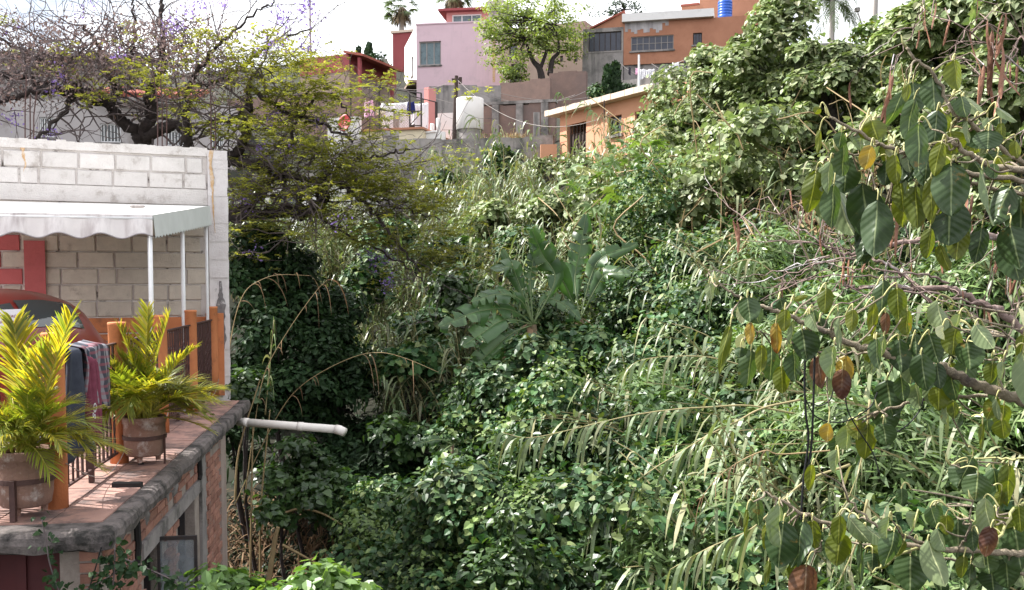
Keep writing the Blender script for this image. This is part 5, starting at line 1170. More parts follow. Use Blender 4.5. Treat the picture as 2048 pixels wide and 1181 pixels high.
vine_tree(1470, 215, 20, 0.9, 0.8, 'lower vine covered tree below the orange house on the crest', 22, 2)
vine_tree(1660, 165, 17.5, 0.8, 0.9, 'vine covered tree left of the grey concrete pole', 20, 3)
vine_tree(1900, 70, 14, 0.95, 1.0, 'vine covered tree in the top right part behind the brown pods', 30, 4, leaf=(.08, .14))
vine_tree(2060, 60, 12, 0.9, 1.3, 'vine covered tree cut by the right photo edge', 26, 5, leaf=(.07, .13))
vine_tree(1800, 90, 18, 0.7, 0.55, 'yellowish vine covered tree right of the grey concrete pole', 14, 6, 'castor', (.06, .11))

# star leaved plants
CS = [(1250, 330), (1290, 300), (1350, 330), (1385, 360), (1430, 350), (1330, 410), (1395, 430), (1440, 400), (1240, 400), (1310, 370), (1420, 300), (1215, 360), (1460, 330), (1360, 390), (1275, 440)]
def star_lab(px, py):
    row = sorted([q for q in CS if (q[1] < 355) == (py < 355)]); return 'pale star leaved plant on the slope, %s from left in the %s row of them' % (ORD[row.index((px, py))], 'upper' if py < 355 else 'lower')
for i, (px, py) in enumerate(CS):
    Y = np.interp(py, [300, 440], [21.5, 17.5]) - 1.1; c = at(px, py, Y); k = 42; rng = np.random.default_rng(40 + i)
    gz = float(ground(c[0], c[1])); t = thing('star_leaved_plant', star_lab(px, py), 'plant', (c[0], c[1], gz), 'star leaved plants on the slope')
    P = c + rng.normal(size=(k, 3)) * [.42, .35, .3]; q = MB(); q.tube([(c[0], c[1], gz), c], [.03, .015], 5)
    for j in range(0, k, 3): q.tube([c - [0, 0, .3], (c + P[j]) / 2 + [0, 0, .05], P[j]], .006, 3)
    q.obj('stem', M['reedstalk'], t); nn = rng.normal(size=(k, 3)) * .45 + [-.15, -.3, .9]
    Stack().add(place_leaves(P, nn, rng.normal(size=(k, 3)) * .7 + [0, -.3, -.5], rng.uniform(.18, .34, k), STAR_V, STAR_F)).obj('foliage', M['castor'], t)

# reeds
def cane_leaves(P, L, w, n, rng, droop=(0.15, 1.35), start=0.2):
    """strap leaves in two ranks along a cane"""
    s = np.linspace(0, 1, len(P)); q = np.linspace(start, 1.0, n); B = np.stack([np.interp(q, s, P[:, i]) for i in range(3)], 1)
    T_ = nrm(np.gradient(P, axis=0)); t_ = np.stack([np.interp(q, s, T_[:, i]) for i in range(3)], 1)
    a = rng.uniform(0, 6.28); sd = nrm(np.cross(t_, [math.cos(a), math.sin(a), .3])); sg = np.where(np.arange(n) % 2, 1, -1)[:, None]
    d = t_ * .75 + sd * sg * .8 + rng.normal(size=(n, 3)) * .32
    return B, d, L * rng.uniform(.5, 1.35, n) * np.interp(q, [0, .6, 1], [.8, 1.1, .7]), w * rng.uniform(.6, 1.25, n), rng.uniform(*droop, n)
MIDB = []
def thicket(name, label, poly, box, n, hmin, hmax, lean, L, w, nl, keep, seed=0, m='reed', lift=.8):
    rng = np.random.default_rng(seed); P = scatter(poly, *box, n, lift); P = P[rng.permutation(len(P))]; P = P[field(P, .7, seed) > -.15][:keep]; fl_ = field(P, .9, seed + 5); fm_ = field(P, .6, seed + 9); A = []; q = MB()
    for i_, p in enumerate(P):
        H = rng.uniform(hmin, hmax) * (1 + .35 * fm_[i_]); ld = np.array(lean) + rng.normal(size=2) * .3 + [fl_[i_] * .8, fm_[i_] * .5]; s = np.linspace(0, 1, 9)[:, None]
        c = p + np.hstack([ld[None] * H * .55 * s ** 2.0, H * (s - .28 * np.linalg.norm(ld) * s ** 2.6)])
        q.tube(c, np.linspace(.013, .004, 9), 3, 0, False); A.append(cane_leaves(c, L * (1 + .3 * fl_[i_]), w, nl, rng))
    st = Stack().add(straps(np.vstack([a[0] for a in A]), np.vstack([a[1] for a in A]), np.concatenate([a[2] for a in A]), np.concatenate([a[3] for a in A]), np.concatenate([a[4] for a in A]), 4))
    V = np.vstack(q.V); st.add((V, np.array(q.F)), 1)
    return tag(st.obj(name, [M[m], M['reedstalk']]), label, 'reeds', kind='stuff')
R1 = [(700, 500), (830, 440), (880, 410), (960, 385), (1080, 390), (1160, 380), (1200, 450), (1190, 600), (1090, 720), (960, 790), (820, 840), (700, 700)]
thicket('reed_thicket', 'dense pale green reeds in the middle of the ravine below the retaining wall', R1, (-6, 4, 11, 28), 9000, .9, 1.8, (-.2, -.25), .46, .04, 15, 520, 11)
R2 = [(1290, 560), (1400, 520), (1560, 440), (1760, 400), (2300, 430), (2300, 1500), (1280, 1500), (1330, 900), (1200, 870), (1330, 770), (1450, 720)]
thicket('bent_reed_thicket', 'reeds with long bent leaves filling the lower right of the ravine', R2, (.5, 8, 5.5, 17), 7000, .7, 1.7, (-.75, -.35), .36, .036, 13, 430, 12)
thicket('far_reed_thicket', 'light green reeds seen beneath the dark branches right of the white wall', [(440, 440), (700, 420), (720, 560), (640, 600), (460, 560)], (-8, -2, 16, 25), 5000, .9, 1.6, (.1, -.2), .5, .04, 13, 260, 13)
thicket('slope_reed_thicket', 'upright pale reeds left of the lower orange house', [(1000, 300), (1130, 250), (1330, 260), (1330, 330), (1180, 420), (1000, 420)], (0, 5, 19, 28), 5000, .8, 1.5, (-.1, -.1), .5, .04, 13, 70, 14)
# bushes standing among the middle reeds
for i, (px, py, Y, w, h, nb, m) in enumerate(((780, 470, 19, .6, .45, 14, 'vine'), (880, 520, 18, .6, .4, 14, 'hollow'), (740, 570, 16.5, .5, .4, 12, 'vine'), (980, 450, 20, .7, .5, 16, 'vinehi'), (1100, 430, 19.5, .7, .5, 16, 'vinehi'), (850, 660, 15, .5, .4, 14, 'vine'), (930, 590, 15.5, .45, .35, 12, 'hollow'), (1180, 480, 17.5, .6, .45, 14, 'vinehi'), (820, 740, 14, .5, .35, 14, 'vine'), (1040, 500, 18, .5, .4, 12, 'vine'))):
    MIDB.append((px, py, Y, w, h, nb, m))
# fine narrow leaved growth between the bent reeds, and creeper patches among them
NARROW_V = SMALL_V * [.32, 1, 1] + [0, 0, 0]
P = scatter([(1180, 860), (1340, 760), (1440, 700), (1520, 600), (1800, 560), (2300, 560), (2300, 1500), (1280, 1500), (1340, 960)], .3, 8, 5.5, 15, 4000, .4); P = P[R.permutation(len(P))]; P = P[field(P, .7, 4) > -.05][:250]; C, rad = blob_cover(P, .22, .5, .6); C[:, 2] += np.clip(field(P, .7, 4), 0, 1) * .9 + R.uniform(-.1, .2, len(C))
M['fine'] = leafmat('narrow_fresh_leaf', [(0.07, 0.13, 0.035), (0.10, 0.17, 0.05), (0.13, 0.20, 0.06), (0.16, 0.21, 0.09)], 0.18, None, 0.4, 0.5)
tag(Stack().add(blob_leaves(C, rad, 260, (.10, .2), NARROW_V, SMALL_F, R, .5, .9, .5)).obj('narrow_leaved_growth', M['fine']), 'fresh green narrow leaved growth between the bent reeds at lower right', 'undergrowth', kind='stuff')
P = scatter([(1300, 560), (1500, 500), (2300, 480), (2300, 1500), (1300, 1500), (1300, 1000)], .3, 8, 5.5, 16, 3000, .4); P = P[R.permutation(len(P))[:110]]; C, rad = blob_cover(P, .25, .5, .6); C[:, 2] += R.uniform(0, .5, len(C))
tag(Stack().add(blob_leaves(C, rad, 130, (.06, .11), HEART_V, HEART_F, R, .7, .8, .9)).obj('creeper_patch', M['vine']), 'green creeper patches growing through the bent reeds at lower right', 'creeper', kind='stuff')
thicket('wall_reed_thicket', 'tall feathery reeds rising in front of the right half of the retaining wall', [(845, 400), (870, 340), (960, 310), (1060, 330), (1110, 400), (1000, 440)], (-5, 3, 20, 28.5), 6000, 1.3, 2.5, (-.15, -.1), .55, .05, 16, 95, 15)
# reed stems one can follow one by one
def cane(pts, lab, n, L, w, seed, dead=False, r=.0095, droop=(.9, 1.5), start=.3, hang=True):
    rng = np.random.default_rng(seed); P = smooth_path([at(*p) for p in pts], 6); t = thing('reed_cane', lab, 'reed', tuple(P[0]), 'single reed canes'); q = MB(); q.tube(P, np.linspace(r, r * .35, len(P)) * (.7 if dead else 1) * (1 + .18 * (np.arange(len(P)) % 4 == 0)), 6); q.obj('stem', M['drystalk' if dead else 'reedstalk'], t, True)
    s = np.linspace(0, 1, len(P)); qq = np.sort(np.clip(np.linspace(start, .985, n) + rng.normal(size=n) * .03, start, 1)); B = np.stack([np.interp(qq, s, P[:, i]) for i in range(3)], 1); T_ = nrm(np.gradient(P, axis=0)); t_ = np.stack([np.interp(qq, s, T_[:, i]) for i in range(3)], 1)
    sg = np.where(np.arange(n) % 2, 1, -1)[:, None]; d = t_ * .7 + sg * np.cross(t_, [0, .2, 1]) * .35 + np.array([0, -.15, .1]) + rng.normal(size=(n, 3)) * (.4 if dead else .22)
    ns_ = t_ * 1.0 + rng.normal(size=(n, 3)) * .25
    st = Stack().add(straps(B, d, L * (rng.uniform(.25, 1.3, n) if dead else rng.uniform(.55, 1.25, n)), w * rng.uniform(.6, 1.3, n), rng.uniform(*droop, n), 6, ns_)); st.obj('foliage', M['deadveg' if dead else 'reed'], t)
cane([(488, 1010, 11.4), (505, 880, 11.4), (528, 752, 11.4), (575, 664, 11.3), (630, 586, 11.2), (655, 560, 11.1)], 'dry leaning reed cane rising over the dark shrub, tip upper right', 8, .34, .016, 1, True)
cane([(470, 1010, 11), (520, 900, 11), (565, 816, 10.9), (603, 772, 10.8), (657, 737, 10.7), (718, 711, 10.6), (765, 706, 10.5), (813, 718, 10.5), (877, 745, 10.4)], 'long dry reed cane arching to the right over the dark hollow', 11, .28, .016, 2, True)
cane([(452, 740, 12), (470, 637, 12), (491, 583, 12), (525, 559, 12), (562, 550, 12), (623, 552, 12)], 'brownish reed cane arching beside the white pillar', 9, .30, .014, 3, True)
cane([(530, 830, 11.6), (540, 730, 11.6), (548, 640, 11.6)], 'short green yellow reed standing in front of the dark shrub', 14, .38, .03, 4)
cane([(1600, 790, 9), (1520, 745, 9), (1430, 717, 9), (1352, 713, 9), (1285, 720, 9), (1255, 738, 9)], 'drooping reed cane right of the banana plant, highest of the pale canes', 26, .24, .034, 5)
cane([(1600, 830, 8.2), (1500, 812, 8.2), (1417, 815, 8.2), (1342, 820, 8.2), (1250, 834, 8.2), (1150, 858, 8.2), (1060, 876, 8.2), (1005, 866, 8.2)], 'longest pale reed cane lying almost level towards the dark creeper', 40, .24, .036, 6)
cane([(1600, 800, 7.6), (1525, 817, 7.6), (1471, 845, 7.6), (1420, 869, 7.6), (1369, 900, 7.6), (1290, 950, 7.6), (1215, 1010, 7.6), (1188, 1040, 7.6)], 'pale reed cane bending down to the lower left across the creeper', 38, .26, .036, 7)
cane([(1680, 900, 7), (1563, 909, 7), (1529, 902, 7), (1475, 926, 7), (1434, 957, 7), (1400, 1000, 7)], 'bent reed cane with brown sheaths behind the black cables', 12, .14, .013, 8, True)
cane([(1700, 930, 6.6), (1617, 960, 6.6), (1563, 1004, 6.6), (1500, 1060, 6.6), (1420, 1095, 6.6), (1340, 1140, 6.6)], 'lowest pale reed cane, at the lower left of the fig leaves', 36, .24, .034, 9)
cane([(1740, 800, 6.8), (1728, 900, 6.8), (1700, 990, 6.8), (1660, 1050, 6.8)], 'feathery reed top hanging behind the two black cables', 34, .15, .014, 10)
cane([(1735, 1000, 6.4), (1715, 1080, 6.4), (1680, 1160, 6.4), (1640, 1230, 6.4)], 'feathery reed top hanging at the bottom behind the fig leaves', 34, .15, .014, 11)
cane([(1620, 640, 10), (1560, 560, 10), (1500, 520, 10), (1440, 545, 10), (1410, 580, 10)], 'arching reed cane under the bare twigs', 22, .26, .03, 12)
TALL = ['tall single reed crossing the left end of the cream roof slab', 'tall single reed in front of the left part of the lower orange house', 'tall single reed before the barred door of the lower orange house', 'tallest single reed, rising over the right end of the cream roof slab', 'tall single reed just right of the white water tank', 'tall single reed in front of the washing line parapet', 'tall single reed in front of the retaining wall, leftmost of the tall ones', 'tall single reed before the low brick wall, right of the water tank reed', 'tall single reed directly above the upright banana leaf', 'tall single reed above the banana plants, rightmost', 'tall single reed above the second banana plant', 'tall single reed between retaining wall and middle reeds']
for k, (px, py0, py1, Y) in enumerate(((1130, 330, 185, 24), (1185, 330, 210, 23.5), (1200, 330, 225, 23), (1330, 260, 150, 22), (960, 380, 235, 27), (1345, 250, 130, 22), (880, 430, 300, 26), (1005, 400, 270, 25), (1120, 520, 380, 20), (1195, 540, 410, 18.5), (1160, 520, 350, 19), (925, 460, 330, 24))):
    cane([(px + 10, py0 + 40, Y), (px + 4, (py0 + py1) / 2 + 15, Y), (px, py1 + 18, Y), (px - 12, py1, Y)], TALL[k], 16, .5 if Y > 22 else .42, .045, 50 + k, False, .014, (.6, 1.1), .2)

# dark shrubs in the shade, left of the middle
def leafy(name, lab, cat, c, w, h, nb, m, leaf, per, seed, tpl=(OVAL_V, OVAL_F), grp=None, tr=.05, rb=(.22, .45), back=.5, hang=.4):
    rng = np.random.default_rng(seed); gz = float(ground(c[0], c[1])) - .1; t = thing(name, lab, cat, (c[0], c[1], gz), grp); q = MB()
    top_ = np.array([c[0], c[1], c[2]]); p = smooth_path([(c[0] + .1, c[1], gz), (c[0] - .05, c[1], (gz + c[2]) / 2), top_]); q.tube(p, np.linspace(tr, tr * .4, len(p)), 7)
    B = []
    for k in range(nb):
        u = nrm(rng.normal(size=3)); f = rng.uniform(.3, 1.0); b = c + u * np.array([w, w, h]) * f; B.append(b)
        if k % 2 == 0: q.tube(smooth_path([p[len(p) // 2 + int(rng.integers(len(p) // 2))], (top_ + b) / 2, b]), np.linspace(tr * .35, tr * .08, 9), 4)
    q.obj('trunk', M['bark'], t); r = rng.uniform(*rb, nb)
    Stack().add(blob_leaves(np.array(B), np.stack([r, r, r * .8], 1), per, leaf, *tpl, rng, .6, .8, hang, .45, back)).obj('crown' if cat == 'tree' else 'foliage', M[m], t); return t
for i, (px, py, Y, w, h, nb, lab) in enumerate(((520, 560, 14.5, .75, .8, 26, 'dark dense evergreen shrub beside the white pillar'), (640, 640, 14.5, .75, .95, 34, 'dark dense evergreen shrub in the middle of the shaded hollow'), (560, 730, 13.5, .8, .9, 30, 'dark dense evergreen shrub behind the dry canes'),
        (680, 800, 14, .7, .7, 24, 'darkest evergreen shrub above the end of the white drain pipe'), (480, 850, 12.4, .45, .6, 16, 'dark shrub at the terrace corner behind the drain pipe'), (765, 945, 12.6, .6, .45, 20, 'low shrub added to darken the hollow right of the drain pipe end'), (640, 960, 12.4, .6, .4, 18, 'low shrub added to darken the hollow below the drain pipe'))):
    leafy('evergreen_shrub', lab, 'shrub', at(px, py, Y), w, h, nb, 'dark_leaf', (.07, .13), 230, 70 + i, grp='dark shrubs in the shaded hollow')  # the two low shrubs are added to blacken the hollow
for i, (px, py, Y, w, h, nb, lab) in enumerate(((600, 930, 11.6, .35, .35, 14, 'loose leafy shrub below the white drain pipe'), (570, 1010, 11, .5, .35, 14, 'sparse dark leafy shrub below the first one under the drain pipe'), (690, 1010, 11.5, .45, .45, 14, 'sparse leafy shrub in the dark hollow right of the drain pipe shrub'), (800, 890, 12.3, .5, .3, 12, 'leafy clump above the dark hollow'), (495, 780, 11.6, .25, .25, 8, 'bluish leafy clump growing at the terrace corner'))):
    leafy('hollow_shrub', lab, 'shrub', at(px, py, Y), w, h, nb, 'hollow', (.06, .11), 60, 90 + i, (HEART_V, HEART_F), 'leafy shrubs below the drain pipe', .03, (.18, .3))
# dead brown growth by the brick building
k = 2600; P = scatter([(445, 1400), (450, 980), (520, 930), (640, 1000), (700, 1090), (700, 1400)], -6, -1, 8, 14, 9000, .3)[:k]; k = len(P)
st = Stack().add(straps(P, R.normal(size=(k, 3)) * .6 + [0, 0, .8], R.uniform(.3, .9, k), .022, R.uniform(.3, 1.3, k), 4))
tag(st.obj('dead_undergrowth', M['deadveg']), 'brown dead grass and stalks beside the brick building', 'undergrowth', kind='stuff')
st = Stack(); P = scatter([(440, 1400), (460, 560), (900, 560), (900, 1400)], -6, 1, 8, 17, 4000, .1)[:1800]; k = len(P)
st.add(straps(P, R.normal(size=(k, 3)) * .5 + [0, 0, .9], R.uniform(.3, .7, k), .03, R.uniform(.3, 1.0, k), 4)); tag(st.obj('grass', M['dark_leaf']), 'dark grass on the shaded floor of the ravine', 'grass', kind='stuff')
for i, pts in enumerate((((535, 1181, 10.4), (548, 1090, 10.4), (556, 1055, 10.4)), ((500, 1180, 10.8), (503, 1000, 10.8), (506, 840, 10.8)), ((520, 1150, 11), (522, 1010, 11), (540, 820, 11)), ((470, 1000, 11.2), (478, 900, 11.2), (520, 760, 11.2)), ((560, 1030, 10.9), (600, 1018, 10.9), (650, 1030, 10.9), (700, 1065, 10.9), (725, 1110, 10.9)), ((565, 1090, 10.5), (620, 1120, 10.5), (650, 1140, 10.5)))):
    q = MB(); P = smooth_path([at(*p) for p in pts]); q.tube(P, np.linspace(.035 if i == 0 else .016, .022 if i == 0 else .007, len(P)), 6)
    tag(q.obj('dry_cane', M['drystalk']), ['thick broken cane stump standing in the brown undergrowth', 'bare upright dry cane nearest the brick building', 'bare dry cane crossing in front of the drain pipe', 'bare dry cane leaning under the terrace corner', 'bare cane arching low over the dark hollow', 'short bare cane lying in the brown undergrowth'][i], 'cane', 'bare canes by the brick building')

# banana plants
M['midrib'] = mat('banana_midrib', (0.13, 0.17, 0.07), (0.10, 0.14, 0.06), 6, 0.5); M['sheath'] = mat('banana_sheath', (0.15, 0.115, 0.07), (0.07, 0.05, 0.03), 9, 0.9, 0.6, 40)
def banana(base, leaves, lab, seed, trunk_top, nd=3):
    rng = np.random.default_rng(seed); t = thing('banana_plant', lab, 'banana plant', tuple(base), 'banana plants'); q = MB(); P = smooth_path([base, (base + trunk_top) / 2 + [.05, 0, 0], trunk_top]); q.tube(P, np.linspace(.12, .06, len(P)) * (.3 if nd == 0 else .8), 10); q.obj('stem', M['sheath'], t, True)
    for i, (pts, w, tw) in enumerate(leaves):
        C = smooth_path(np.vstack([trunk_top[None], [at(*p) for p in pts]]), 7); n = len(C); T_ = nrm(np.gradient(C, axis=0)); view = nrm(C.mean(0) - CAM)
        sd = nrm(np.cross(T_, -view) * 1.0 + np.cross(T_, [0, 0, 1.0]) * tw); up = np.cross(sd, T_)
        s = np.linspace(0, 1, n); pr_ = np.clip((s - .18) / .25, 0, 1) ** .6 * np.clip((1.02 - s) / .35, 0, 1) ** .55
        k = 7; V = []; F = []
        for sg in (-1, 1):
            base_i = len(V); lat = 6
            # the blade is split into strips by short tears
            cuts = sorted(set([0, n - 1] + [int(c) for c in rng.integers(2, n - 2, 9)]))
            for a_, b_ in zip(cuts, cuts[1:]):
                o0 = len(V); dz = rng.normal() * .16; 
                for ii_ in range(a_, b_ + 1):
                    for j in range(lat + 1):
                        v = j / lat; fi = ii_ + (.42 * v if ii_ == a_ and a_ > 0 else 0) - (.42 * v if ii_ == b_ and b_ < n - 1 else 0); i0 = int(min(n - 2, max(0, math.floor(fi)))); fr = fi - i0
                        c_ = C[i0] * (1 - fr) + C[i0 + 1] * fr; ww = w * (pr_[i0] * (1 - fr) + pr_[i0 + 1] * fr) * v * (1 + .25 * dz)
                        V.append(c_ + sd[ii_] * sg * ww * math.cos(.5) + up[ii_] * (ww * math.sin(.35) - (.45 + 1.5 * dz) * ww * v) + T_[ii_] * ww * (.3 + dz) + up[ii_] * .012 * math.sin(ii_ * 2.1) * v)
                for ii_ in range(b_ - a_):
                    for j in range(lat): F.append((o0 + ii_ * (lat + 1) + j, o0 + (ii_ + 1) * (lat + 1) + j, o0 + (ii_ + 1) * (lat + 1) + j + 1, o0 + ii_ * (lat + 1) + j + 1))
        q = MB(); q.add(V, F); q.tube(C, np.linspace(.012, .003, n), 6, 1); q.obj('banana_leaf', [M['banana'], M['midrib']], t, True)
    for k in range(nd):
        a = trunk_top + rng.normal(size=3) * .06; q = MB(); C = smooth_path([a, a + [rng.normal() * .15, -.2, -.25], a + [rng.normal() * .2, -.22, -.9]]); V, F = straps(C[:1], np.array([[rng.normal() * .3, -.25, -.2]]), rng.uniform(.5, .95), .09, 1.0, 8); q.add(V, [tuple(f) for f in F]); q.obj('dead_leaf', M['deadveg'], t)
b = at(1068, 830, 12.9); b[2] = float(ground(b[0], b[1])) - .2; tt = at(1066, 650, 12.8)
banana(b, [(((1020, 620, 12.5), (950, 625, 12.1), (880, 655, 11.9)), .21, .6), (((1010, 640, 12.3), (960, 670, 12), (925, 693, 11.9)), .19, .8), (((1020, 670, 12.4), (965, 720, 12.1), (935, 755, 12)), .18, .3), (((1035, 560, 12.8), (1020, 535, 12.7), (985, 540, 12.5)), .17, .8),
    (((1040, 600, 12.6), (990, 590, 12.3), (945, 605, 12.1)), .16, .8), (((1110, 560, 13), (1085, 510, 13), (1065, 462, 12.9)), .17, -.1), (((1090, 600, 13), (1130, 610, 13), (1160, 640, 12.9)), .12, .6), (((1045, 570, 12.9), (1020, 540, 12.9), (1005, 500, 12.9)), .10, .2), (((1060, 560, 13), (1065, 530, 13), (1068, 490, 13)), .12, .4)],
    'large banana plant in the middle of the ravine with wide torn leaves', 5, tt)
b = at(1165, 760, 13.4); b[2] = float(ground(b[0], b[1])) - .2; tt = at(1160, 640, 13.3)
banana(b, [(((1130, 570, 13.2), (1095, 520, 13.1), (1066, 458, 13)), .2, 0), (((1190, 580, 13.3), (1215, 548, 13.2), (1262, 548, 13)), .16, .7), (((1180, 560, 13.5), (1205, 515, 13.5), (1275, 488, 13.5)), .15, .5), (((1150, 560, 13.7), (1160, 500, 13.8), (1172, 430, 13.9)), .19, 0), (((1140, 600, 13.6), (1150, 540, 13.8), (1140, 500, 14)), .12, .3)],
    'second banana plant close behind, with upright leaves leaning left', 6, tt)
b = at(880, 1010, 10.9); b[2] = float(ground(b[0], b[1])) - .2; tt = at(905, 890, 10.9)
banana(b, [(((880, 880, 10.8), (850, 885, 10.7), (825, 895, 10.6)), .07, .9), (((890, 900, 10.8), (870, 920, 10.7), (853, 940, 10.6)), .06, .6)], 'small young banana plant at the edge of the dark hollow', 7, tt, 0)
ml = sorted(range(len(MIDB)), key=lambda i: MIDB[i][0])
for i, (px, py, Y, w, h, nb, m) in enumerate(MIDB):
    leafy('reed_bush', 'leafy bush among the middle reeds, %s from the left of these bushes' % ORD[ml.index(i)], 'bush', at(px, py, Y), w, h, nb, m, (.07, .13), 130, 170 + i, (HEART_V, HEART_F), 'bushes among the middle reeds', .04, (.2, .4))
# creeper climbing round the banana stems, and growth along the retaining wall
for i, (px, py, Y, w, h, nb, m, lab) in enumerate(((1066, 735, 12.1, .42, .48, 26, 'vine', 'creeper bush climbing round the stem of the larger banana plant'), (1170, 715, 12.8, .45, .38, 20, 'vine', 'creeper bush climbing round the stem of the second banana plant'), (985, 770, 12.2, .45, .25, 14, 'vine', 'low creeper bush left of the banana stems'),
        (1000, 330, 26, .55, .55, 14, 'vine', 'green bush growing up the right part of the retaining wall'), (1075, 345, 25.5, .5, .4, 12, 'vinehi', 'pale bush at the right end of the retaining wall'), (905, 370, 25.5, .6, .4, 12, 'vine', 'bush at the foot of the retaining wall'), (1440, 140, 22, .75, .7, 22, 'vinehi', 'pale vine bush covering the right end of the orange house on the crest'), (1372, 258, 21, .55, .45, 16, 'vinehi', 'pale vine bush covering the right end of the cream roof slab'))):
    leafy('creeper_bush', lab, 'bush', at(px, py, Y), w, h, nb, m, (.06, .12), 150, 140 + i, (HEART_V, HEART_F), None, .04, (.18, .34))
P = scatter([(1170, 430), (1300, 330), (1500, 300), (1800, 260), (2000, 200), (2000, 380), (1700, 420), (1400, 540)], 1, 14, 12, 25, 1500, .7)[:46]; C, rad = blob_cover(P, .25, .45, .9)
tag(Stack().add(blob_leaves(C, rad, 120, (.10, .26), SMALL_V * [.35, 1, 1], SMALL_F, R, .3, 1.0, 1.2)).obj('dead_vines', M['deadveg']), 'brown dead vine tangles on the right slope', 'dead vines', kind='stuff')
q = MB()
for p in scatter([(1100, 460), (1200, 330), (1450, 260), (1800, 240), (2048, 200), (2048, 420), (1300, 600)], 1, 14, 11, 25, 900, .7)[:130]:
    d = R.normal(size=3) * .5 + [0, 0, .7]; a = p + [0, 0, R.uniform(.1, .5)]; q.tube(smooth_path([a, a + d * .5, a + d * .9 + R.normal(size=3) * .25, a + d * 1.2 + R.normal(size=3) * .3]), R.uniform(.006, .014), 4, 0, False)
tag(q.obj('bare_stems', M['drystalk']), 'bare tangled stems poking out of the vines on the right slope', 'stems', kind='stuff')
# low leaves lying over the bare soil
x = R.uniform(-4, 8, 60000); y = R.uniform(5.5, 20, 60000); P = np.stack([x, y, ground(x, y) + R.uniform(.05, .3, 60000)], 1); px, py, w_ = proj(P); P = P[inpoly(px, py, [(690, 1300), (710, 1080), (900, 960), (1000, 800), (1190, 560), (1480, 460), (2300, 430), (2300, 1400)])]; k = len(P)
tag(Stack().add(place_leaves(P, R.normal(size=(k, 3)) * .5 + [-.1, -.3, 1], R.normal(size=(k, 3)) + [0, -.4, -.2], R.uniform(.07, .15, k), HEART_V, HEART_F)).obj('ground_creeper', M['hollow']), 'low dark creeper leaves covering the soil between reeds and bushes', 'creeper', kind='stuff')
# fresh shrubs close below the camera
for i, (px, py, Y, w, lab) in enumerate(((470, 1195, 5.6, .22, 'fresh green shrub at the bottom edge beside the brick building'), (655, 1185, 5.4, .20, 'fresh green shrub at the bottom edge, right one'), (560, 1225, 5.5, .2, 'fresh green shrub at the bottom edge between its two neighbours'))):
    c = at(px, py, Y); leafy('fresh_shrub', lab, 'shrub', c, w * 1.2, w * .55, 14, 'shrub', (.06, .105), 34, 120 + i, (OVAL_V * [1.3, 1, 1], OVAL_F), 'fresh shrubs below the camera', .02, (.10, .17), .9, .1)
# ivy hanging at the front of the brick building
rng = np.random.default_rng(9); q = MB(); st = Stack()
for pts in (((84, 1040), (92, 1080), (100, 1130), (118, 1181), (140, 1230)), ((270, 1120), (240, 1140), (200, 1165), (150, 1190)), ((250, 1118), (300, 1140), (350, 1165), (370, 1200)), ((230, 1090), (228, 1150), (220, 1220))):
    Pp = smooth_path([at(px, py, 5.0) for px, py in pts], 8); q.tube(Pp, .004, 4); k = 70; B = Pp[rng.integers(0, len(Pp), k)] + rng.normal(size=(k, 3)) * [.035, .03, .03]
    st.add(place_leaves(B, rng.normal(size=(k, 3)) * .6 + [.0, -.6, .5], rng.normal(size=(k, 3)) * .5 + [0, 0, -.8], rng.uniform(.022, .045, k), HEART_V, HEART_F))
iv = thing('hanging_creeper', 'thin dark creeper hanging over the front of the brick building under the terrace', 'creeper', tuple(at(150, 1181, 5.0))); q.obj('stem', M['twig'], iv); st.obj('foliage', M['dark_leaf'], iv)
q = MB(); q.tube([at(203, 1095, 5.05), at(190, 1140, 5.05), at(172, 1200, 5.05)], .004, 5); tag(q.obj('hanging_wire', M['cable']), 'thin dark wire hanging slantwise below the terrace front edge', 'wire')

# ------------------------------------------------------------------ trees by the houses
def far_tree(name, lab, px, py, Y, w, h, nb, m, leaf, per, seed, limbs, tpl=(OVAL_V, OVAL_F), rb=(.5, .9), grp=None):
    rng = np.random.default_rng(seed); t = thing(name, lab, 'tree', tuple(at(*limbs[0][0][:3])), grp); q = MB()
    for l in limbs:
        P = smooth_path([at(*p[:3]) for p in l], 5); q.tube(P, np.linspace(l[0][3], l[-1][3], len(P)), 7)
    q.obj('trunk', M['bark'], t); c = at(px, py, Y); B = []; 
    for k in range(nb):
        u = nrm(rng.normal(size=3)); B.append(c + u * np.array([w, w * .8, h]) * rng.uniform(.35, 1) )
    B = np.array(B); r = rng.uniform(*rb, nb); Stack().add(blob_leaves(B, np.stack([r, r, r * .45], 1), per, leaf, *tpl, rng, .9, .7, .3, .3, .6)).obj('crown', M[m], t)
    q = MB()
    for b_ in B[::2]:
        j = limbs[int(rng.integers(len(limbs)))][-1]; a = at(*j[:3]); q.tube([a, (a + b_) / 2 + rng.normal(size=3) * .15, b_], [.05, .035, .012], 4)
    q.obj('branches', M['bark'], t)
far_tree('bright_tree', 'bright green spreading tree in front of the tan house', 1064, 62, 45, 3.5, 1.9, 104, 'brightleaf', (.10, .2), 95, 201, [[(1085, 175, 44, .2), (1080, 140, 44.5, .17), (1065, 120, 45, .12), (1050, 80, 45, .05)], [(1100, 150, 44.3, .14), (1105, 120, 44.6, .12), (1118, 100, 45, .09), (1110, 50, 45, .04)], [(1080, 140, 44.5, .1), (1095, 90, 45, .06), (1085, 40, 45, .03)]], (SMALL_V, SMALL_F))
leafy('bushy_plant', 'low bright bush at the foot of the bright green tree', 'plant', at(1028, 150, 44), .7, .4, 10, 'brightleaf', (.12, .2), 80, 210, grp=None, rb=(.3, .5))
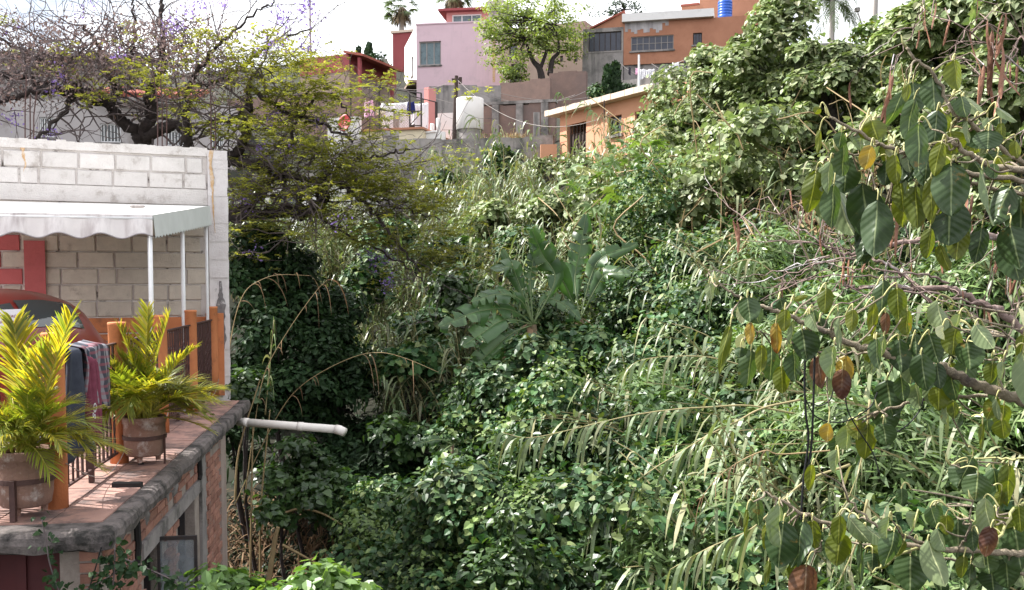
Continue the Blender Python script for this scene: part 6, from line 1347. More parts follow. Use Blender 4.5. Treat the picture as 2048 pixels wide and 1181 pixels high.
def cypress(px, y0, y1, Y, r, lab, seed, grp, m='dark_leaf'):
    rng = np.random.default_rng(seed); a, b = at(px, y1, Y), at(px, y0, Y); t = thing('cypress', lab, 'tree', tuple(a), grp); q = MB(); q.tube([a - [0, 0, .5], b - [0, 0, .3]], [.08, .02], 6); q.obj('trunk', M['bark'], t); k = 2600; s = rng.random(k) ** 1.2; th = rng.uniform(0, 6.28, k); rr_ = r * np.sqrt(np.clip(1 - s, 0, 1) * 1.0 + .02) * np.clip(s * 6 + .4, 0, 1) * rng.uniform(.75, 1.1, k)
    P = a + (b - a) * s[:, None] + np.stack([rr_ * np.cos(th), rr_ * np.sin(th), np.zeros(k)], 1); nn = np.stack([np.cos(th), np.sin(th), np.full(k, .3)], 1) + rng.normal(size=(k, 3)) * .4
    Stack().add(place_leaves(P, nn, np.tile([0, 0, 1.0], (k, 1)) + rng.normal(size=(k, 3)) * .35, rng.uniform(.12, .24, k), SMALL_V, SMALL_F)).obj('crown', M[m], t)
cypress(1216, 138, 200, 33, .2, 'slim dark cypress, left of the pair above the cream roof slab', 31, 'cypress pair'); cypress(1231, 132, 200, 33, .2, 'slim dark cypress, right of the pair above the cream roof slab', 32, 'cypress pair')
leafy('rounded_bush', 'rounded mid green bush left of the cypress pair', 'bush', at(1192, 186, 33), .28, .24, 8, 'vine', (.08, .14), 130, 213, rb=(.2, .32))
leafy('low_bush', 'dark low bush right of the cypress pair', 'bush', at(1250, 182, 33.5), .3, .18, 8, 'dark_leaf', (.07, .12), 110, 214, rb=(.18, .28))
cypress(738, 90, 240, 50, .55, 'tall dark cypress with ragged top right of the porch house', 33, None); cypress(717, 98, 200, 52, .35, 'thin ragged dark cypress behind the porch', 34, None)
leafy('far_bush', 'green leafy tree between the cypress and the red house', 'tree', at(758, 165, 49), .6, 1.3, 22, 'dark_leaf', (.12, .22), 130, 215, rb=(.4, .6)); leafy('far_bush', 'green leafy tree below the porch roof', 'tree', at(722, 175, 48), .55, .7, 14, 'dark_leaf', (.12, .22), 130, 216, rb=(.35, .55))
def fan_palm(px, py, Y, lab, seed, tilt=0.0, skirt=True, feather=False, L=1.1):
    rng = np.random.default_rng(seed); c = at(px, py, Y); gz = float(ground(c[0], min(c[1], 100))); t = thing('palm_tree', lab, 'palm', (c[0], c[1], gz)); q = MB(); q.tube([(c[0], c[1], gz), c], [.10, .08] if feather else [.22, .17], 8); q.obj('trunk', M['polec'], t); st = Stack(); ds = Stack()
    for k in range(38):
        a = rng.uniform(0, 6.28); el = rng.uniform(-.5, 1.3); d = np.array([math.cos(a) * math.cos(el), math.sin(a) * math.cos(el), math.sin(el)]); 
        if feather:
            frond_ = frond_geo(c, d, L * rng.uniform(1.3, 1.8), rng.uniform(.5, .9), rng, .2, .25, nl=20); V = np.vstack(frond_.V); st.add((V, np.vstack(frond_.F))); continue
        h = c + d * L * .75; n = 13; s1 = nrm(np.cross(d, [0, 0, 1.0])); fan = np.linspace(-1.3, 1.3, n); dd = d * np.cos(fan)[:, None] + s1 * np.sin(fan)[:, None]
        st.add(straps(np.tile(h, (n, 1)), dd, L * .62, .075, rng.uniform(.2, .6, n), 3)); st.add(straps(c[None], d[None], L * .8, .03, .05, 3))
    if skirt:
        n = 220; a = rng.uniform(0, 6.28, n); P = c + np.stack([np.cos(a) * .2, np.sin(a) * .2, rng.uniform(-.5, .1, n)], 1); ds.add(straps(P, np.stack([np.cos(a) * .8, np.sin(a) * .8, np.full(n, -.4)], 1), rng.uniform(.5, 1.1, n), .07, rng.uniform(.6, 1.0, n), 4)); ds.obj('skirt', M['palmdead'], t)
    st.obj('crown', M['palmleaf'], t)
fan_palm(803, 18, 70, 'fan palm with dead leaf skirt rising behind the red house', 1, L=1.25); fan_palm(908, -8, 66, 'fan palm with brown skirt over the salmon roof room, cut by the photo top', 2, L=1.2); fan_palm(1665, 0, 30, 'feather palm at the top between the vine trees', 3, skirt=False, feather=True, L=.75); fan_palm(1838, 20, 26, 'feather palm at the top right beside the vine trees', 4, skirt=False, feather=True, L=.5)
far_tree('thin_tree', 'thin leafy tree behind the sloped roof of the orange house', 1240, 22, 60, 1.6, .5, 14, 'dark_leaf', (.14, .22), 40, 203, [[(1235, 60, 60, .1), (1240, 30, 60, .06), (1250, 20, 60, .03)]])
q = MB(); a = at(1715, 20, 30); q.box(a, (.14, .14, .12)); q.tube([a - [0, 0, .05], a + [.2, 0, -.6]], .02, 5); tag(q.obj('street_lamp', M['polec']), 'small street lamp head against the sky left of the grey pole', 'lamp')
# ------------------------------------------------------------------ tree with purple flowers on the left
def jacaranda():
    rng = np.random.default_rng(21); t = thing('flowering_tree', 'spreading dark branched tree with yellow green sprays and purple flowers behind the white wall', 'tree', tuple(at(300, 640, 15.5)))
    limbs = [
     ('trunk', [(300, 640, 15.5), (292, 520, 15.5), (284, 420, 15.5), (280, 330, 15.4), (278, 268, 15.3)], .2, .12),
     ('branch', [(278, 268, 15.3), (243, 240, 15.2), (218, 205, 15.2), (236, 180, 15.2), (214, 150, 15), (200, 100, 15), (170, 50, 14.8)], .13, .03),
     ('branch', [(278, 272, 15.3), (305, 236, 15.3), (301, 190, 15.2), (318, 150, 15.2), (330, 100, 15), (318, 40, 15), (330, -20, 15)], .14, .03),
     ('branch', [(285, 285, 15.4), (330, 255, 15), (372, 262, 14.8), (374, 292, 14.6), (372, 230, 14.5), (380, 170, 14.4), (420, 110, 14.2), (470, 60, 14)], .12, .025),
     ('branch', [(220, 208, 15.2), (150, 192, 14.8), (80, 165, 14.5), (0, 150, 14.2), (-80, 130, 14)], .10, .03), ('branch', [(165, 188, 14.9), (100, 180, 14.3), (60, 186, 14), (0, 206, 13.8), (-60, 210, 13.6)], .08, .03),
     ('branch', [(200, 200, 15), (120, 150, 15), (60, 110, 15), (-20, 70, 15)], .06, .02), ('branch', [(150, 195, 14.8), (110, 240, 14), (60, 290, 13.6), (40, 340, 13.4)], .05, .015),
     ('branch', [(286, 400, 15.3), (380, 360, 14.8), (445, 325, 14.4), (490, 327, 14.2), (540, 335, 14.1), (590, 355, 14), (650, 362, 13.9), (695, 378, 13.8), (740, 420, 13.6), (790, 480, 13.5), (840, 545, 13.4)], .115, .018),
     ('branch', [(290, 470, 15.4), (380, 445, 15), (455, 432, 14.6), (530, 430, 14.4), (575, 422, 14.3), (610, 430, 14.2), (640, 408, 14.1), (657, 390, 14)], .14, .085),
     ('branch', [(446, 425, 14.6), (470, 420, 14.5), (515, 398, 14.4), (535, 365, 14.3), (560, 352, 14.2), (590, 356, 14.1)], .10, .05), ('branch', [(455, 322, 14.4), (484, 290, 14.3), (495, 245, 14.3), (500, 205, 14.2), (496, 172, 14.2)], .10, .05),
     ('branch', [(496, 172, 14.2), (540, 205, 14.1), (600, 236, 14), (640, 246, 13.9), (690, 272, 13.8), (705, 285, 13.8)], .05, .02), ('branch', [(600, 236, 14), (640, 190, 13.9), (680, 205, 13.8), (700, 240, 13.7)], .03, .012), ('branch', [(500, 205, 14.2), (470, 235, 14.2), (420, 245, 14.1), (395, 280, 14.1)], .04, .015),
     ('branch', [(612, 428, 14.2), (604, 390, 14.1), (622, 365, 14), (640, 380, 14), (632, 395, 14)], .05, .03), ('branch', [(640, 362, 13.9), (690, 330, 13.7), (740, 315, 13.6), (790, 305, 13.5), (820, 300, 13.4)], .035, .01), ('branch', [(690, 376, 13.8), (750, 400, 13.6), (810, 420, 13.4), (880, 440, 13.3)], .03, .01),
     ('branch', [(640, 435, 14.1), (690, 470, 13.9), (760, 500, 13.7), (820, 540, 13.6), (850, 570, 13.6)], .03, .01), ('branch', [(540, 335, 14.1), (575, 300, 14), (590, 250, 13.9), (600, 200, 13.8), (650, 150, 13.7)], .04, .012), ('branch', [(470, 60, 14), (520, 20, 14), (560, -10, 14)], .025, .012),
     ('branch', [(380, 170, 14.4), (440, 160, 14.3), (500, 120, 14.2), (560, 80, 14.1), (620, 60, 14)], .05, .012), ('branch', [(214, 150, 15), (260, 110, 15), (270, 50, 15), (260, -10, 15)], .05, .015)]
    tips = []; tw = MB()
    for name, pts, r0, r1 in limbs:
        P = smooth_path([at(*p) for p in pts], 7); P[1:-1] += rng.normal(size=(len(P) - 2, 3)) * .022; q = MB(); q.tube(P, np.linspace(r0, r1, len(P)) * .8 * (1 + .12 * np.sin(np.arange(len(P)) * 1.7)), 9 if r0 > .06 else 6); q.obj(name, M['bark'], t, True)
        tips += [(p, max(r1, r0 * (1 - i / len(P)))) for i, p in enumerate(P) if name != 'trunk' and i > 2]
    segs = []
    def grow(p, d, L, r, lev):
        n = max(4, int(L / .13)); P = [p]; d = nrm(d)
        for i in range(n):
            d = nrm(d + rng.normal(size=3) * .24 + np.array([0, 0, .015])); P.append(P[-1] + d * L / n)
            if lev > 0 and i > 0 and rng.random() < .42:
                grow(P[-1], d * .5 + rng.normal(size=3) * [1, .7, .75], L * rng.uniform(.4, .75), r * .6, lev - 1)
        P = np.array(P); tw.tube(P, np.linspace(r, max(.0035, r * .35), len(P)), 4 if r > .012 else 3, 0, False); segs.append(P[-1]); segs.append(P[n // 2])
    for i, (p, r) in enumerate(tips):
        px, py, _ = proj(p); up_ = 1.0 if py < 200 else .25
        for _ in range(1 if rng.random() < .42 else 0):
            grow(p, rng.normal(size=3) * [1, .6, .6] + [.15, -.1, up_ * .6], rng.uniform(.5, 1.25), min(.022, r * .45), 2)
    # dense fine twigs at the top left
    for k in range(60):
        p = at(rng.uniform(-60, 560), rng.uniform(60, 210), rng.uniform(13.8, 16)); grow(p, rng.normal(size=3) * [1, .5, .5] + [0, 0, .55], rng.uniform(.8, 1.7), .012, 2)
    tag(tw.obj('twigs', M['twig'], t), kind='stuff')
    S = np.array(segs); px, py, _ = proj(S); print("JSEGS", len(S))
    # sprays of feathery leaves
    dens = np.where(px > 460, .42, np.where(py > 100, .10, .04)); dens = np.where((px > 460) & (py < 60), .12, dens); dens = np.where((py > 420) & (px < 460), .2, dens)
    sel = S[rng.random(len(S)) < dens * .17]
    man = [(560, 95), (600, 140), (640, 165), (660, 195), (520, 190), (450, 130), (720, 300), (760, 345), (700, 330), (790, 395), (835, 420), (740, 400), (870, 470), (820, 500), (640, 310), (600, 290), (560, 250), (480, 250), (300, 130), (170, 190), (330, 180), (390, 110), (620, 460), (560, 455), (480, 445), (880, 515), (690, 430), (860, 395), (770, 360), (810, 370), (900, 500), (730, 470), (570, 170), (530, 120), (620, 120), (420, 80), (480, 470), (760, 440)]
    mc = np.array([at(x, y, rng.uniform(13.2, 14.2)) for x, y in man]); mc = np.vstack([mc, mc[[m_[0] > 620 for m_ in man]]]); mc = np.vstack([mc + rng.normal(size=mc.shape) * [.2, .25, .06] for _ in range(3)])
    sel = np.vstack([sel, mc]); B = []; D = []
    for c in sel:
        n = int(rng.integers(10, 17)); a = rng.uniform(0, 6.28, n); o = rng.normal(size=(n, 3)) * [.2, .2, .06]
        B.append(c + o); D.append(np.stack([np.cos(a), np.sin(a), rng.uniform(-.15, .25, n)], 1))
    B = np.vstack(B); D = nrm(np.vstack(D)); L = rng.uniform(.11, .23, len(B)); n = len(B)
    # each spray: a rachis with leaflet strips on both sides
    k = 7; s = np.linspace(.12, .98, k); base = (B[:, None] + D[:, None] * (L[:, None] * s[None])[..., None]); base[..., 2] -= (.28 * L[:, None] * s[None] ** 2)
    side = nrm(np.cross(D, [0, 0, 1.0])); st = Stack()
    for sg in (-1, 1):
        dl = D[:, None] * .45 + sg * side[:, None] + rng.normal(size=(n, k, 3)) * .18; P_ = base.reshape(-1, 3); dl = nrm(dl.reshape(-1, 3)); ll = (L[:, None] * .42 * np.sin(np.pi * (s * .8 + .15))[None]).reshape(-1)
        st.add(place_leaves(P_, np.tile([0, 0, 1.0], (len(P_), 1)) + rng.normal(size=(len(P_), 3)) * .25, dl, ll, SMALL_V * [.75, 1, 1], SMALL_F))
    st.obj('foliage', M['jleaf'], t)
    # purple blossom and dry pods
    fl = S[(rng.random(len(S)) < np.where((px < 480) & (py < 60), .03, np.where((px > 480) & (px < 640) & (py < 110), 0.07, .004)))]
    mf = np.array([at(x, y, 13.9) for x, y in ((395, 10), (440, 5), (610, 95), (600, 20), (560, 40), (475, 405), (497, 403), (772, 570), (640, 245), (545, 238), (730, 505), (745, 525), (20, 240), (95, 272), (770, 520), (340, 60), (520, 300))]); fl = np.vstack([fl, mf, mf + .05])
    n = 26; P_ = np.repeat(fl, n, 0) + rng.normal(size=(len(fl) * n, 3)) * [.075, .07, .06]; q_ = len(P_)
    Stack().add(place_leaves(P_, rng.normal(size=(q_, 3)), rng.normal(size=(q_, 3)), rng.uniform(.03, .06, q_), SMALL_V, SMALL_F)).obj('blossom', M['jflower'], t)
    dr = S[(py > 40) & (py < 200) & (px < 480)]; dr = dr[rng.random(len(dr)) < .6]; n = 16; P_ = np.repeat(dr, n, 0) + rng.normal(size=(len(dr) * n, 3)) * [.16, .12, .10]; q_ = len(P_)
    Stack().add(place_leaves(P_, rng.normal(size=(q_, 3)), rng.normal(size=(q_, 3)) + [0, 0, -.6], rng.uniform(.03, .085, q_), SMALL_V * [.7, 1, 1], SMALL_F)).obj('dry_leaves', M['jdry'], t)
jacaranda()

# ------------------------------------------------------------------ bare tree with brown pods, right
M['pod'] = mat('brown_pod', (0.24, 0.115, 0.07), (0.15, 0.065, 0.04), 9, 0.65, 0.3, 60, (0.42, 0.26, 0.18), 10, 0.58, 0.74, objvar=0.3)
def pod_tree():
    rng = np.random.default_rng(33); Y = 4.6
    limbs = [([(2260, 900), (2160, 760), (2070, 682), (2013, 633), (1969, 610), (1926, 590), (1892, 576), (1825, 577), (1782, 573), (1730, 577), (1699, 576), (1686, 566)], 16, 3.2), ([(2230, 560), (2060, 480), (2004, 474), (1941, 467), (1895, 468), (1848, 475), (1785, 489), (1730, 504), (1681, 507), (1655, 487)], 14, 3.5),
        ([(1897, 567), (1854, 553), (1791, 545), (1739, 535), (1700, 545)], 4, 2), ([(1900, 640), (1854, 599), (1820, 564), (1785, 535), (1745, 518)], 7, 4), ([(1990, 622), (1955, 607), (1854, 587), (1768, 584), (1687, 607), (1595, 616)], 4.5, 1.5), ([(1800, 552), (1785, 553), (1676, 554), (1595, 564), (1520, 602)], 3, 1.2),
        ([(1681, 505), (1612, 466), (1590, 452), (1560, 430)], 3.2, 1), ([(1690, 500), (1604, 487), (1540, 480), (1500, 465)], 2.5, .9), ([(1660, 512), (1595, 530), (1538, 547), (1480, 556)], 3, 1), ([(1730, 510), (1641, 527), (1552, 556), (1480, 570), (1420, 565)], 3, 1.2), ([(1720, 515), (1635, 530), (1590, 558), (1550, 575), (1500, 570)], 2.5, .8), ([(2060, 490), (1998, 495), (1926, 541)], 2.5, 1),
        ([(2060, 700), (1987, 662), (1960, 680), (1920, 690)], 4, 1.5), ([(1762, 570), (1779, 524), (1802, 492), (1815, 470)], 2.5, 1), ([(2013, 633), (2040, 600), (2060, 570)], 3, 2), ([(1680, 507), (1650, 495), (1640, 470), (1660, 440)], 3, 1), ([(1700, 560), (1680, 590), (1630, 640), (1570, 660)], 2.2, .8),
        ([(2300, 300), (2120, 200), (2048, 80), (2030, 100), (2000, 190), (1985, 260), (1992, 330)], 5, 1.5), ([(2120, 200), (2020, 120), (1930, 60), (1850, 20)], 4, 1.2), ([(1930, 60), (1900, 120), (1880, 170)], 2, 1), ([(1850, 20), (1810, 90), (1785, 140)], 2, 1), ([(2120, 200), (2060, 250), (2030, 330)], 3, 1.2), ([(2080, 160), (2010, 180), (1920, 240), (1860, 250)], 2.2, .9)]
    px2m = Y / FPX; base = at(2260, 900, Y); gz = float(ground(base[0], base[1]))
    t = thing('podded_tree', 'nearly bare pinkish branched tree hung with long brown pods at the right', 'tree', (base[0] + .3, base[1], gz)); q = MB(); tr = smooth_path([(base[0] + .35, base[1], gz), (base[0] + .2, base[1], (gz + base[2]) / 2), base], 4); q.tube(tr, np.linspace(.11, .075, len(tr)), 10)
    b2 = at(2230, 560, Y); q.tube(smooth_path([tr[-2], base, (base + b2) / 2 + [.15, 0, 0], b2]), np.linspace(.06, .034, 13), 8); q.tube(smooth_path([b2, at(2290, 430, Y), at(2300, 300, Y), at(2270, 120, Y)]), np.linspace(.034, .006, 13), 8); q.obj('trunk', M['podbark'], t, True)
    pts = []; tw = MB()
    for k, (l, r0, r1) in enumerate(limbs):
        yy = Y + (0.0 if k < 2 else rng.uniform(-.35, .35)); P = smooth_path([at(px, py, Y + (yy - Y) * min(1, j / 2)) for j, (px, py) in enumerate(l)], 6); P[1:-1] += rng.normal(size=(len(P) - 2, 3)) * .006
        q = MB(); q.tube(P, np.linspace(r0, r1, len(P)) * .62 * px2m * (1 + .1 * np.sin(np.arange(len(P)) * 2.3)), 8); q.obj('branch', M['podbark'], t, True); pts += list(P[len(P) // 4:])
    def grow(p, d, L, r, lev):
        n = 6; P = [p]; d = nrm(d)
        for i in range(n):
            d = nrm(d + rng.normal(size=3) * .22); P.append(P[-1] + d * L / n)
            if lev and rng.random() < .4: grow(P[-1], d + rng.normal(size=3) * .8, L * .6, r * .65, lev - 1)
        tw.tube(np.array(P), np.linspace(r, r * .4, n + 1), 4, 0, False); ends.append(P[-1])
    ends = []
    for i in range(0, len(pts), 10): grow(pts[i], rng.normal(size=3) * [.8, .5, .7] + [-.5, -.1, .1], rng.uniform(.15, .5), .0032, 1)
    tag(tw.obj('twigs', M['podbark'], t), kind='stuff')
    pm_ = []
    for v in range(5):
        L = 1.0; n = 11; s = np.linspace(0, 1, n); wv = .046 * np.minimum(1, np.minimum(s, 1 - s) * 7 + .15); tw_ = rng.uniform(-1.2, 1.2); bend = rng.uniform(-.12, .12); V = []; F = []
        for i in range(n):
            a = tw_ * s[i]; c = np.array([bend * s[i] ** 2, .03 * math.sin(5 * s[i]), -s[i]]); e = np.array([math.cos(a), math.sin(a), 0]); n_ = np.array([-math.sin(a), math.cos(a), 0]); th = .011 + .006 * (i % 2)
            V += [c - e * wv[i], c + n_ * th, c + e * wv[i], c - n_ * th]
        for i in range(n - 1):
            for j in range(4): F.append((i * 4 + j, i * 4 + (j + 1) % 4, (i + 1) * 4 + (j + 1) % 4, (i + 1) * 4 + j))
        q = MB(); q.add(V, F); pm_.append(only_mesh(q, 'pod', M['pod']))
    man = [(1781, 141, 222), (1786, 150, 235), (1776, 190, 260), (1845, 10, 62), (1850, 20, 95), (1838, 60, 100), (1872, 5, 60), (1955, 0, 45), (1975, 40, 130), (1985, 60, 180), (1999, 70, 200), (2005, 30, 120), (2012, 28, 110), (1990, 120, 205), (1968, 130, 215), (1978, 110, 200), (2003, 150, 240), (2020, 130, 180), (2036, 120, 180), (1940, 60, 150), (1960, 150, 210), (1466, 440, 495), (1474, 442, 505), (1690, 515, 572), (1698, 518, 570), (1685, 525, 575), (1705, 530, 585), (1735, 500, 545), (1790, 430, 490), (1798, 425, 510), (1775, 440, 500), (1822, 525, 570), (1925, 395, 470), (1933, 390, 480), (1945, 390, 455), (1985, 480, 540), (1993, 490, 545), (2000, 495, 545), (1880, 500, 550), (1565, 570, 612), (1560, 585, 620), (1600, 430, 470), (1612, 420, 450), (1925, 580, 625), (1968, 600, 640), (1975, 605, 655), (2010, 540, 590), (2020, 545, 585), (1875, 200, 260), (1900, 40, 90), (1700, 165, 215), (1740, 240, 280), (1640, 470, 510), (2040, 540, 600), (1520, 400, 440), (1580, 380, 420)]
    PP = np.array(pts)
    sk_ = MB()
    for k, (x, y0, y1) in enumerate(man):
        yy = Y + rng.uniform(-.3, .5); a = at(x, y0, yy); L = (y1 - y0) * yy / FPX * rng.uniform(.95, 1.1)
        piece('pod', pm_[k % 5], t, a, rot=(rng.normal() * .1, rng.normal() * .16, rng.uniform(0, 6.28)), scale=(L * .95, L, L))
        j = int(np.argmin(((PP - a - np.array([0, 0, .12])) ** 2).sum(1))); b_ = PP[j]; sk_.tube([a, a * .6 + b_ * .4 + [0, 0, .05], b_], .0025, 4, 0, False)
    tag(sk_.obj('pod_stalk', M['podbark'], t), kind='stuff')
pod_tree()

# ------------------------------------------------------------------ fig tree in the foreground
def figleaf(name, a, b, edge, trans, tc_, patch=None, spots=None, vein=(0.30, 0.36, 0.16)):
    m, t, out = nt(name); uvn = t.nodes.new('ShaderNodeUVMap'); sx = t.nodes.new('ShaderNodeSeparateXYZ'); t.links.new(uvn.outputs[0], sx.inputs[0])
    def mth(op, x, y=None):
        n = t.nodes.new('ShaderNodeMath'); n.operation = op
        for i, v in enumerate((x, y)):
            if v is None: continue
            if hasattr(v, 'links'): t.links.new(v, n.inputs[i])
            else: n.inputs[i].default_value = v
        return n.outputs[0]
    au = mth('ABSOLUTE', mth('MULTIPLY', mth('SUBTRACT', sx.outputs[0], .5), 2.0)); v = sx.outputs[1]
    oi = t.nodes.new('ShaderNodeObjectInfo'); base = mixc(t, oi.outputs['Random'], a, b); base = mixc(t, ramp(t, noise(t, 28, 5), [(.35, 0.0), (.7, .55)]), base, tuple(x * .7 for x in a))
    sv_ = mth('SINE', mth('MULTIPLY', mth('SUBTRACT', v, mth('MULTIPLY', au, .22)), 44.0)); vm = ramp(t, mth('MULTIPLY', mth('ADD', sv_, 1.0), .5), [(.88, 0.0), (1.0, .26)]); mid = ramp(t, au, [(.025, 1.0), (.07, 0.0)])
    c = mixc(t, vm, base, tuple(x * .28 + y * .8 for x, y in zip(vein, a))); c = mixc(t, mid, c, vein)
    if patch: c = mixc(t, ramp(t, noise(t, 7.0, 4), [(.47, 0.0), (.56, 1.0)]), c, patch)
    c = mixc(t, ramp(t, noise(t, 22.0, 6, .7), [(.63, 0.0), (.68, .85)]), c, spots or (.16, .11, .03))
    p = N(t, 'ShaderNodeBsdfPrincipled'); p.inputs['Roughness'].default_value = .40; p.inputs['Specular IOR Level'].default_value = .36; t.links.new(c, p.inputs['Base Color'])
    bn = N(t, 'ShaderNodeBump'); bn.inputs['Strength'].default_value = .12; bn.inputs['Distance'].default_value = .004; t.links.new(sv_, bn.inputs['Height']); t.links.new(bn.outputs[0], p.inputs['Normal'])
    tr = N(t, 'ShaderNodeBsdfTranslucent'); t.links.new(mixc(t, 1.0, c, tc_, 'MULTIPLY'), tr.inputs[0]); ms = N(t, 'ShaderNodeMixShader'); ms.inputs[0].default_value = trans
    t.links.new(p.outputs[0], ms.inputs[1]); t.links.new(tr.outputs[0], ms.inputs[2]); t.links.new(ms.outputs[0], out.inputs[0]); return m
LM = {'D': figleaf('fig_leaf_dark', (.028, .054, .018), (.045, .078, .026), 0, .12, (1.6, 1.8, .5), vein=(.17, .21, .10)), 'G': figleaf('fig_leaf_green', (.042, .078, .028), (.065, .105, .038), 0, .28, (1.6, 1.7, .5)), 'L': figleaf('fig_leaf_lit_pale', (.13, .18, .08), (.17, .21, .10), 0, .22, (1.4, 1.5, .6), vein=(.42, .45, .24)),
      'Y': figleaf('fig_leaf_yellow_green', (.085, .115, .018), (.14, .16, .02), 0, .45, (1.5, 1.5, .35), spots=(.2, .12, .02), vein=(.32, .34, .08)), 'O': figleaf('fig_leaf_turning', (.28, .21, .04), (.36, .25, .05), 0, .4, (1.3, 1.1, .4), patch=(.17, .075, .02), spots=(.12, .05, .02), vein=(.45, .38, .14)), 'B': figleaf('fig_leaf_dead', (.13, .06, .03), (.17, .08, .04), 0, .2, (1.2, 1, .8), patch=(.07, .03, .02), vein=(.28, .19, .12)), 'W': figleaf('fig_leaf_sunlit', (.34, .37, .20), (.42, .44, .26), 0, .2, (1.3, 1.3, .7), vein=(.5, .5, .3))}  # pale, yellow green and sunlit kinds carry sun, backlight and gloss in their pigment
LEAVES = '''1865 152 1868 223 43 D;1829 196 1804 287 34 G;1838 244 1828 348 46 G;1874 220 1868 298 40 D;1817 166 1810 205 16 Y;1922 192 1930 236 36 G;1742 240 1755 282 50 Y;1738 228 1733 262 18 W;1742 290 1731 340 32 O;1788 280 1775 320 20 W;1722 265 1714 305 30 L;1692 316 1687 387 42 D;1660 322 1650 390 25 L;1668 368 1658 458 40 G;1724 366 1740 494 66 D;1755 400 1742 515 50 D;1775 435 1745 515 32 G;1772 320 1770 372 28 D;1805 298 1803 362 22 D;1856 300 1848 372 38 D;1884 284 1864 350 28 Y;1900 262 1904 310 50 Y;1902 326 1900 433 64 D;1862 352 1861 450 28 Y;1900 400 1895 492 62 D;1860 455 1857 518 28 Y;1920 450 1910 522 36 Y;1800 355 1806 426 32 Y;1830 370 1834 458 40 Y;1977 260 1973 300 46 D;1964 333 1961 456 18 L;2022 372 1980 447 40 D;2042 386 2037 478 55 D;2020 450 2036 540 52 D;1988 326 1990 358 28 G;1995 312 2025 365 45 Y;2002 245 2002 284 16 Y;2030 280 2034 318 22 Y;1991 216 2027 244 18 L;1640 215 1630 227 16 Y;1640 258 1634 308 12 Y;1975 234 1984 258 28 L;1934 240 1930 290 16 L;1790 308 1796 370 30 Y;1813 340 1813 397 14 L;1418 566 1421 600 20 L;1494 593 1500 645 38 D;1480 610 1482 648 16 W;1502 644 1498 690 18 O;1461 648 1431 747 18 O;1488 668 1478 702 22 W;1481 694 1478 716 20 D;1502 699 1496 776 38 G;1524 688 1520 748 22 Y;1552 644 1555 707 22 O;1570 618 1567 664 24 Y;1587 640 1574 700 14 L;1604 659 1612 722 44 D;1619 626 1628 664 26 L;1640 636 1645 672 24 D;1652 575 1648 628 27 Y;1676 618 1668 700 14 L;1668 690 1650 758 40 L;1588 702 1588 763 34 G;1692 710 1686 768 32 O;1685 738 1682 800 34 B;1636 712 1640 778 34 B;1752 676 1752 738 28 G;1587 600 1616 592 11 Y;1874 600 1875 658 37 L;1768 672 1751 738 38 L;1797 677 1802 745 42 D;1830 667 1832 715 30 D;1858 667 1875 727 42 D;1842 707 1850 783 44 D;1873 725 1878 778 28 D;1898 738 1913 801 34 G;1950 649 1972 697 40 L;1934 682 1939 740 42 D;1919 628 1911 656 28 L;1886 650 1883 680 26 W;1911 654 1903 712 40 Y;1766 796 1771 866 48 D;1802 753 1804 801 30 G;1878 773 1875 822 34 Y;2005 722 2002 760 24 L;2046 700 2040 806 45 L;1985 725 1982 768 26 Y;2008 809 2002 862 34 Y;1992 796 1992 840 14 L;1794 575 1796 640 32 Y;1815 620 1812 672 34 Y;1748 603 1743 672 20 Y;1705 618 1702 665 22 Y;1771 624 1772 670 18 B;1893 804 1890 847 18 L;1906 800 1908 838 24 Y;2047 670 2040 715 22 O;1512 993 1515 1053 24 G;1494 1016 1489 1080 9 O;1558 1007 1558 1088 44 L;1532 1048 1532 1100 15 O;1567 1042 1552 1137 58 D;1607 1039 1585 1129 28 D;1624 1040 1627 1100 28 Y;1679 1030 1676 1091 28 O;1680 1065 1672 1132 44 Y;1613 1128 1606 1225 54 B;1697 1036 1733 1080 30 L;1731 1054 1766 1085 24 L;1694 849 1691 898 40 L;1672 898 1668 944 30 L;1657 846 1653 883 28 O;1735 846 1731 920 36 Y;1624 927 1618 984 20 Y;1720 1082 1720 1166 14 G;1745 1105 1743 1143 28 D;1538 1120 1530 1172 12 Y;1592 1128 1580 1163 24 Y;1968 996 1975 1064 43 L;1861 1013 1873 1056 30 G;1916 1036 1913 1120 50 D;1821 1108 1818 1185 55 D;1855 1080 1870 1160 48 L;1789 1060 1772 1132 42 G;1835 1025 1815 1054 36 L;1778 1033 1766 1074 26 L;1935 924 1913 976 46 D;1956 947 1948 1002 46 G;2017 927 2017 1013 38 O;2003 981 1997 1013 18 Y;2029 1054 2040 1143 56 D;2037 1010 2040 1065 30 Y;1982 1052 1971 1115 30 B;1971 1065 1957 1100 12 Y;2011 1117 2017 1180 44 D;1983 1140 1985 1185 46 D;1965 1108 1968 1132 34 L;1928 1111 1925 1158 26 Y;1809 1080 1792 1114 16 Y;1873 1056 1884 1097 32 L;2003 840 2008 878 34 Y;1965 846 1959 901 12 Y;1803 976 1803 1013 20 D;1881 1157 1881 1190 22 D;1766 846 1772 892 32 D'''
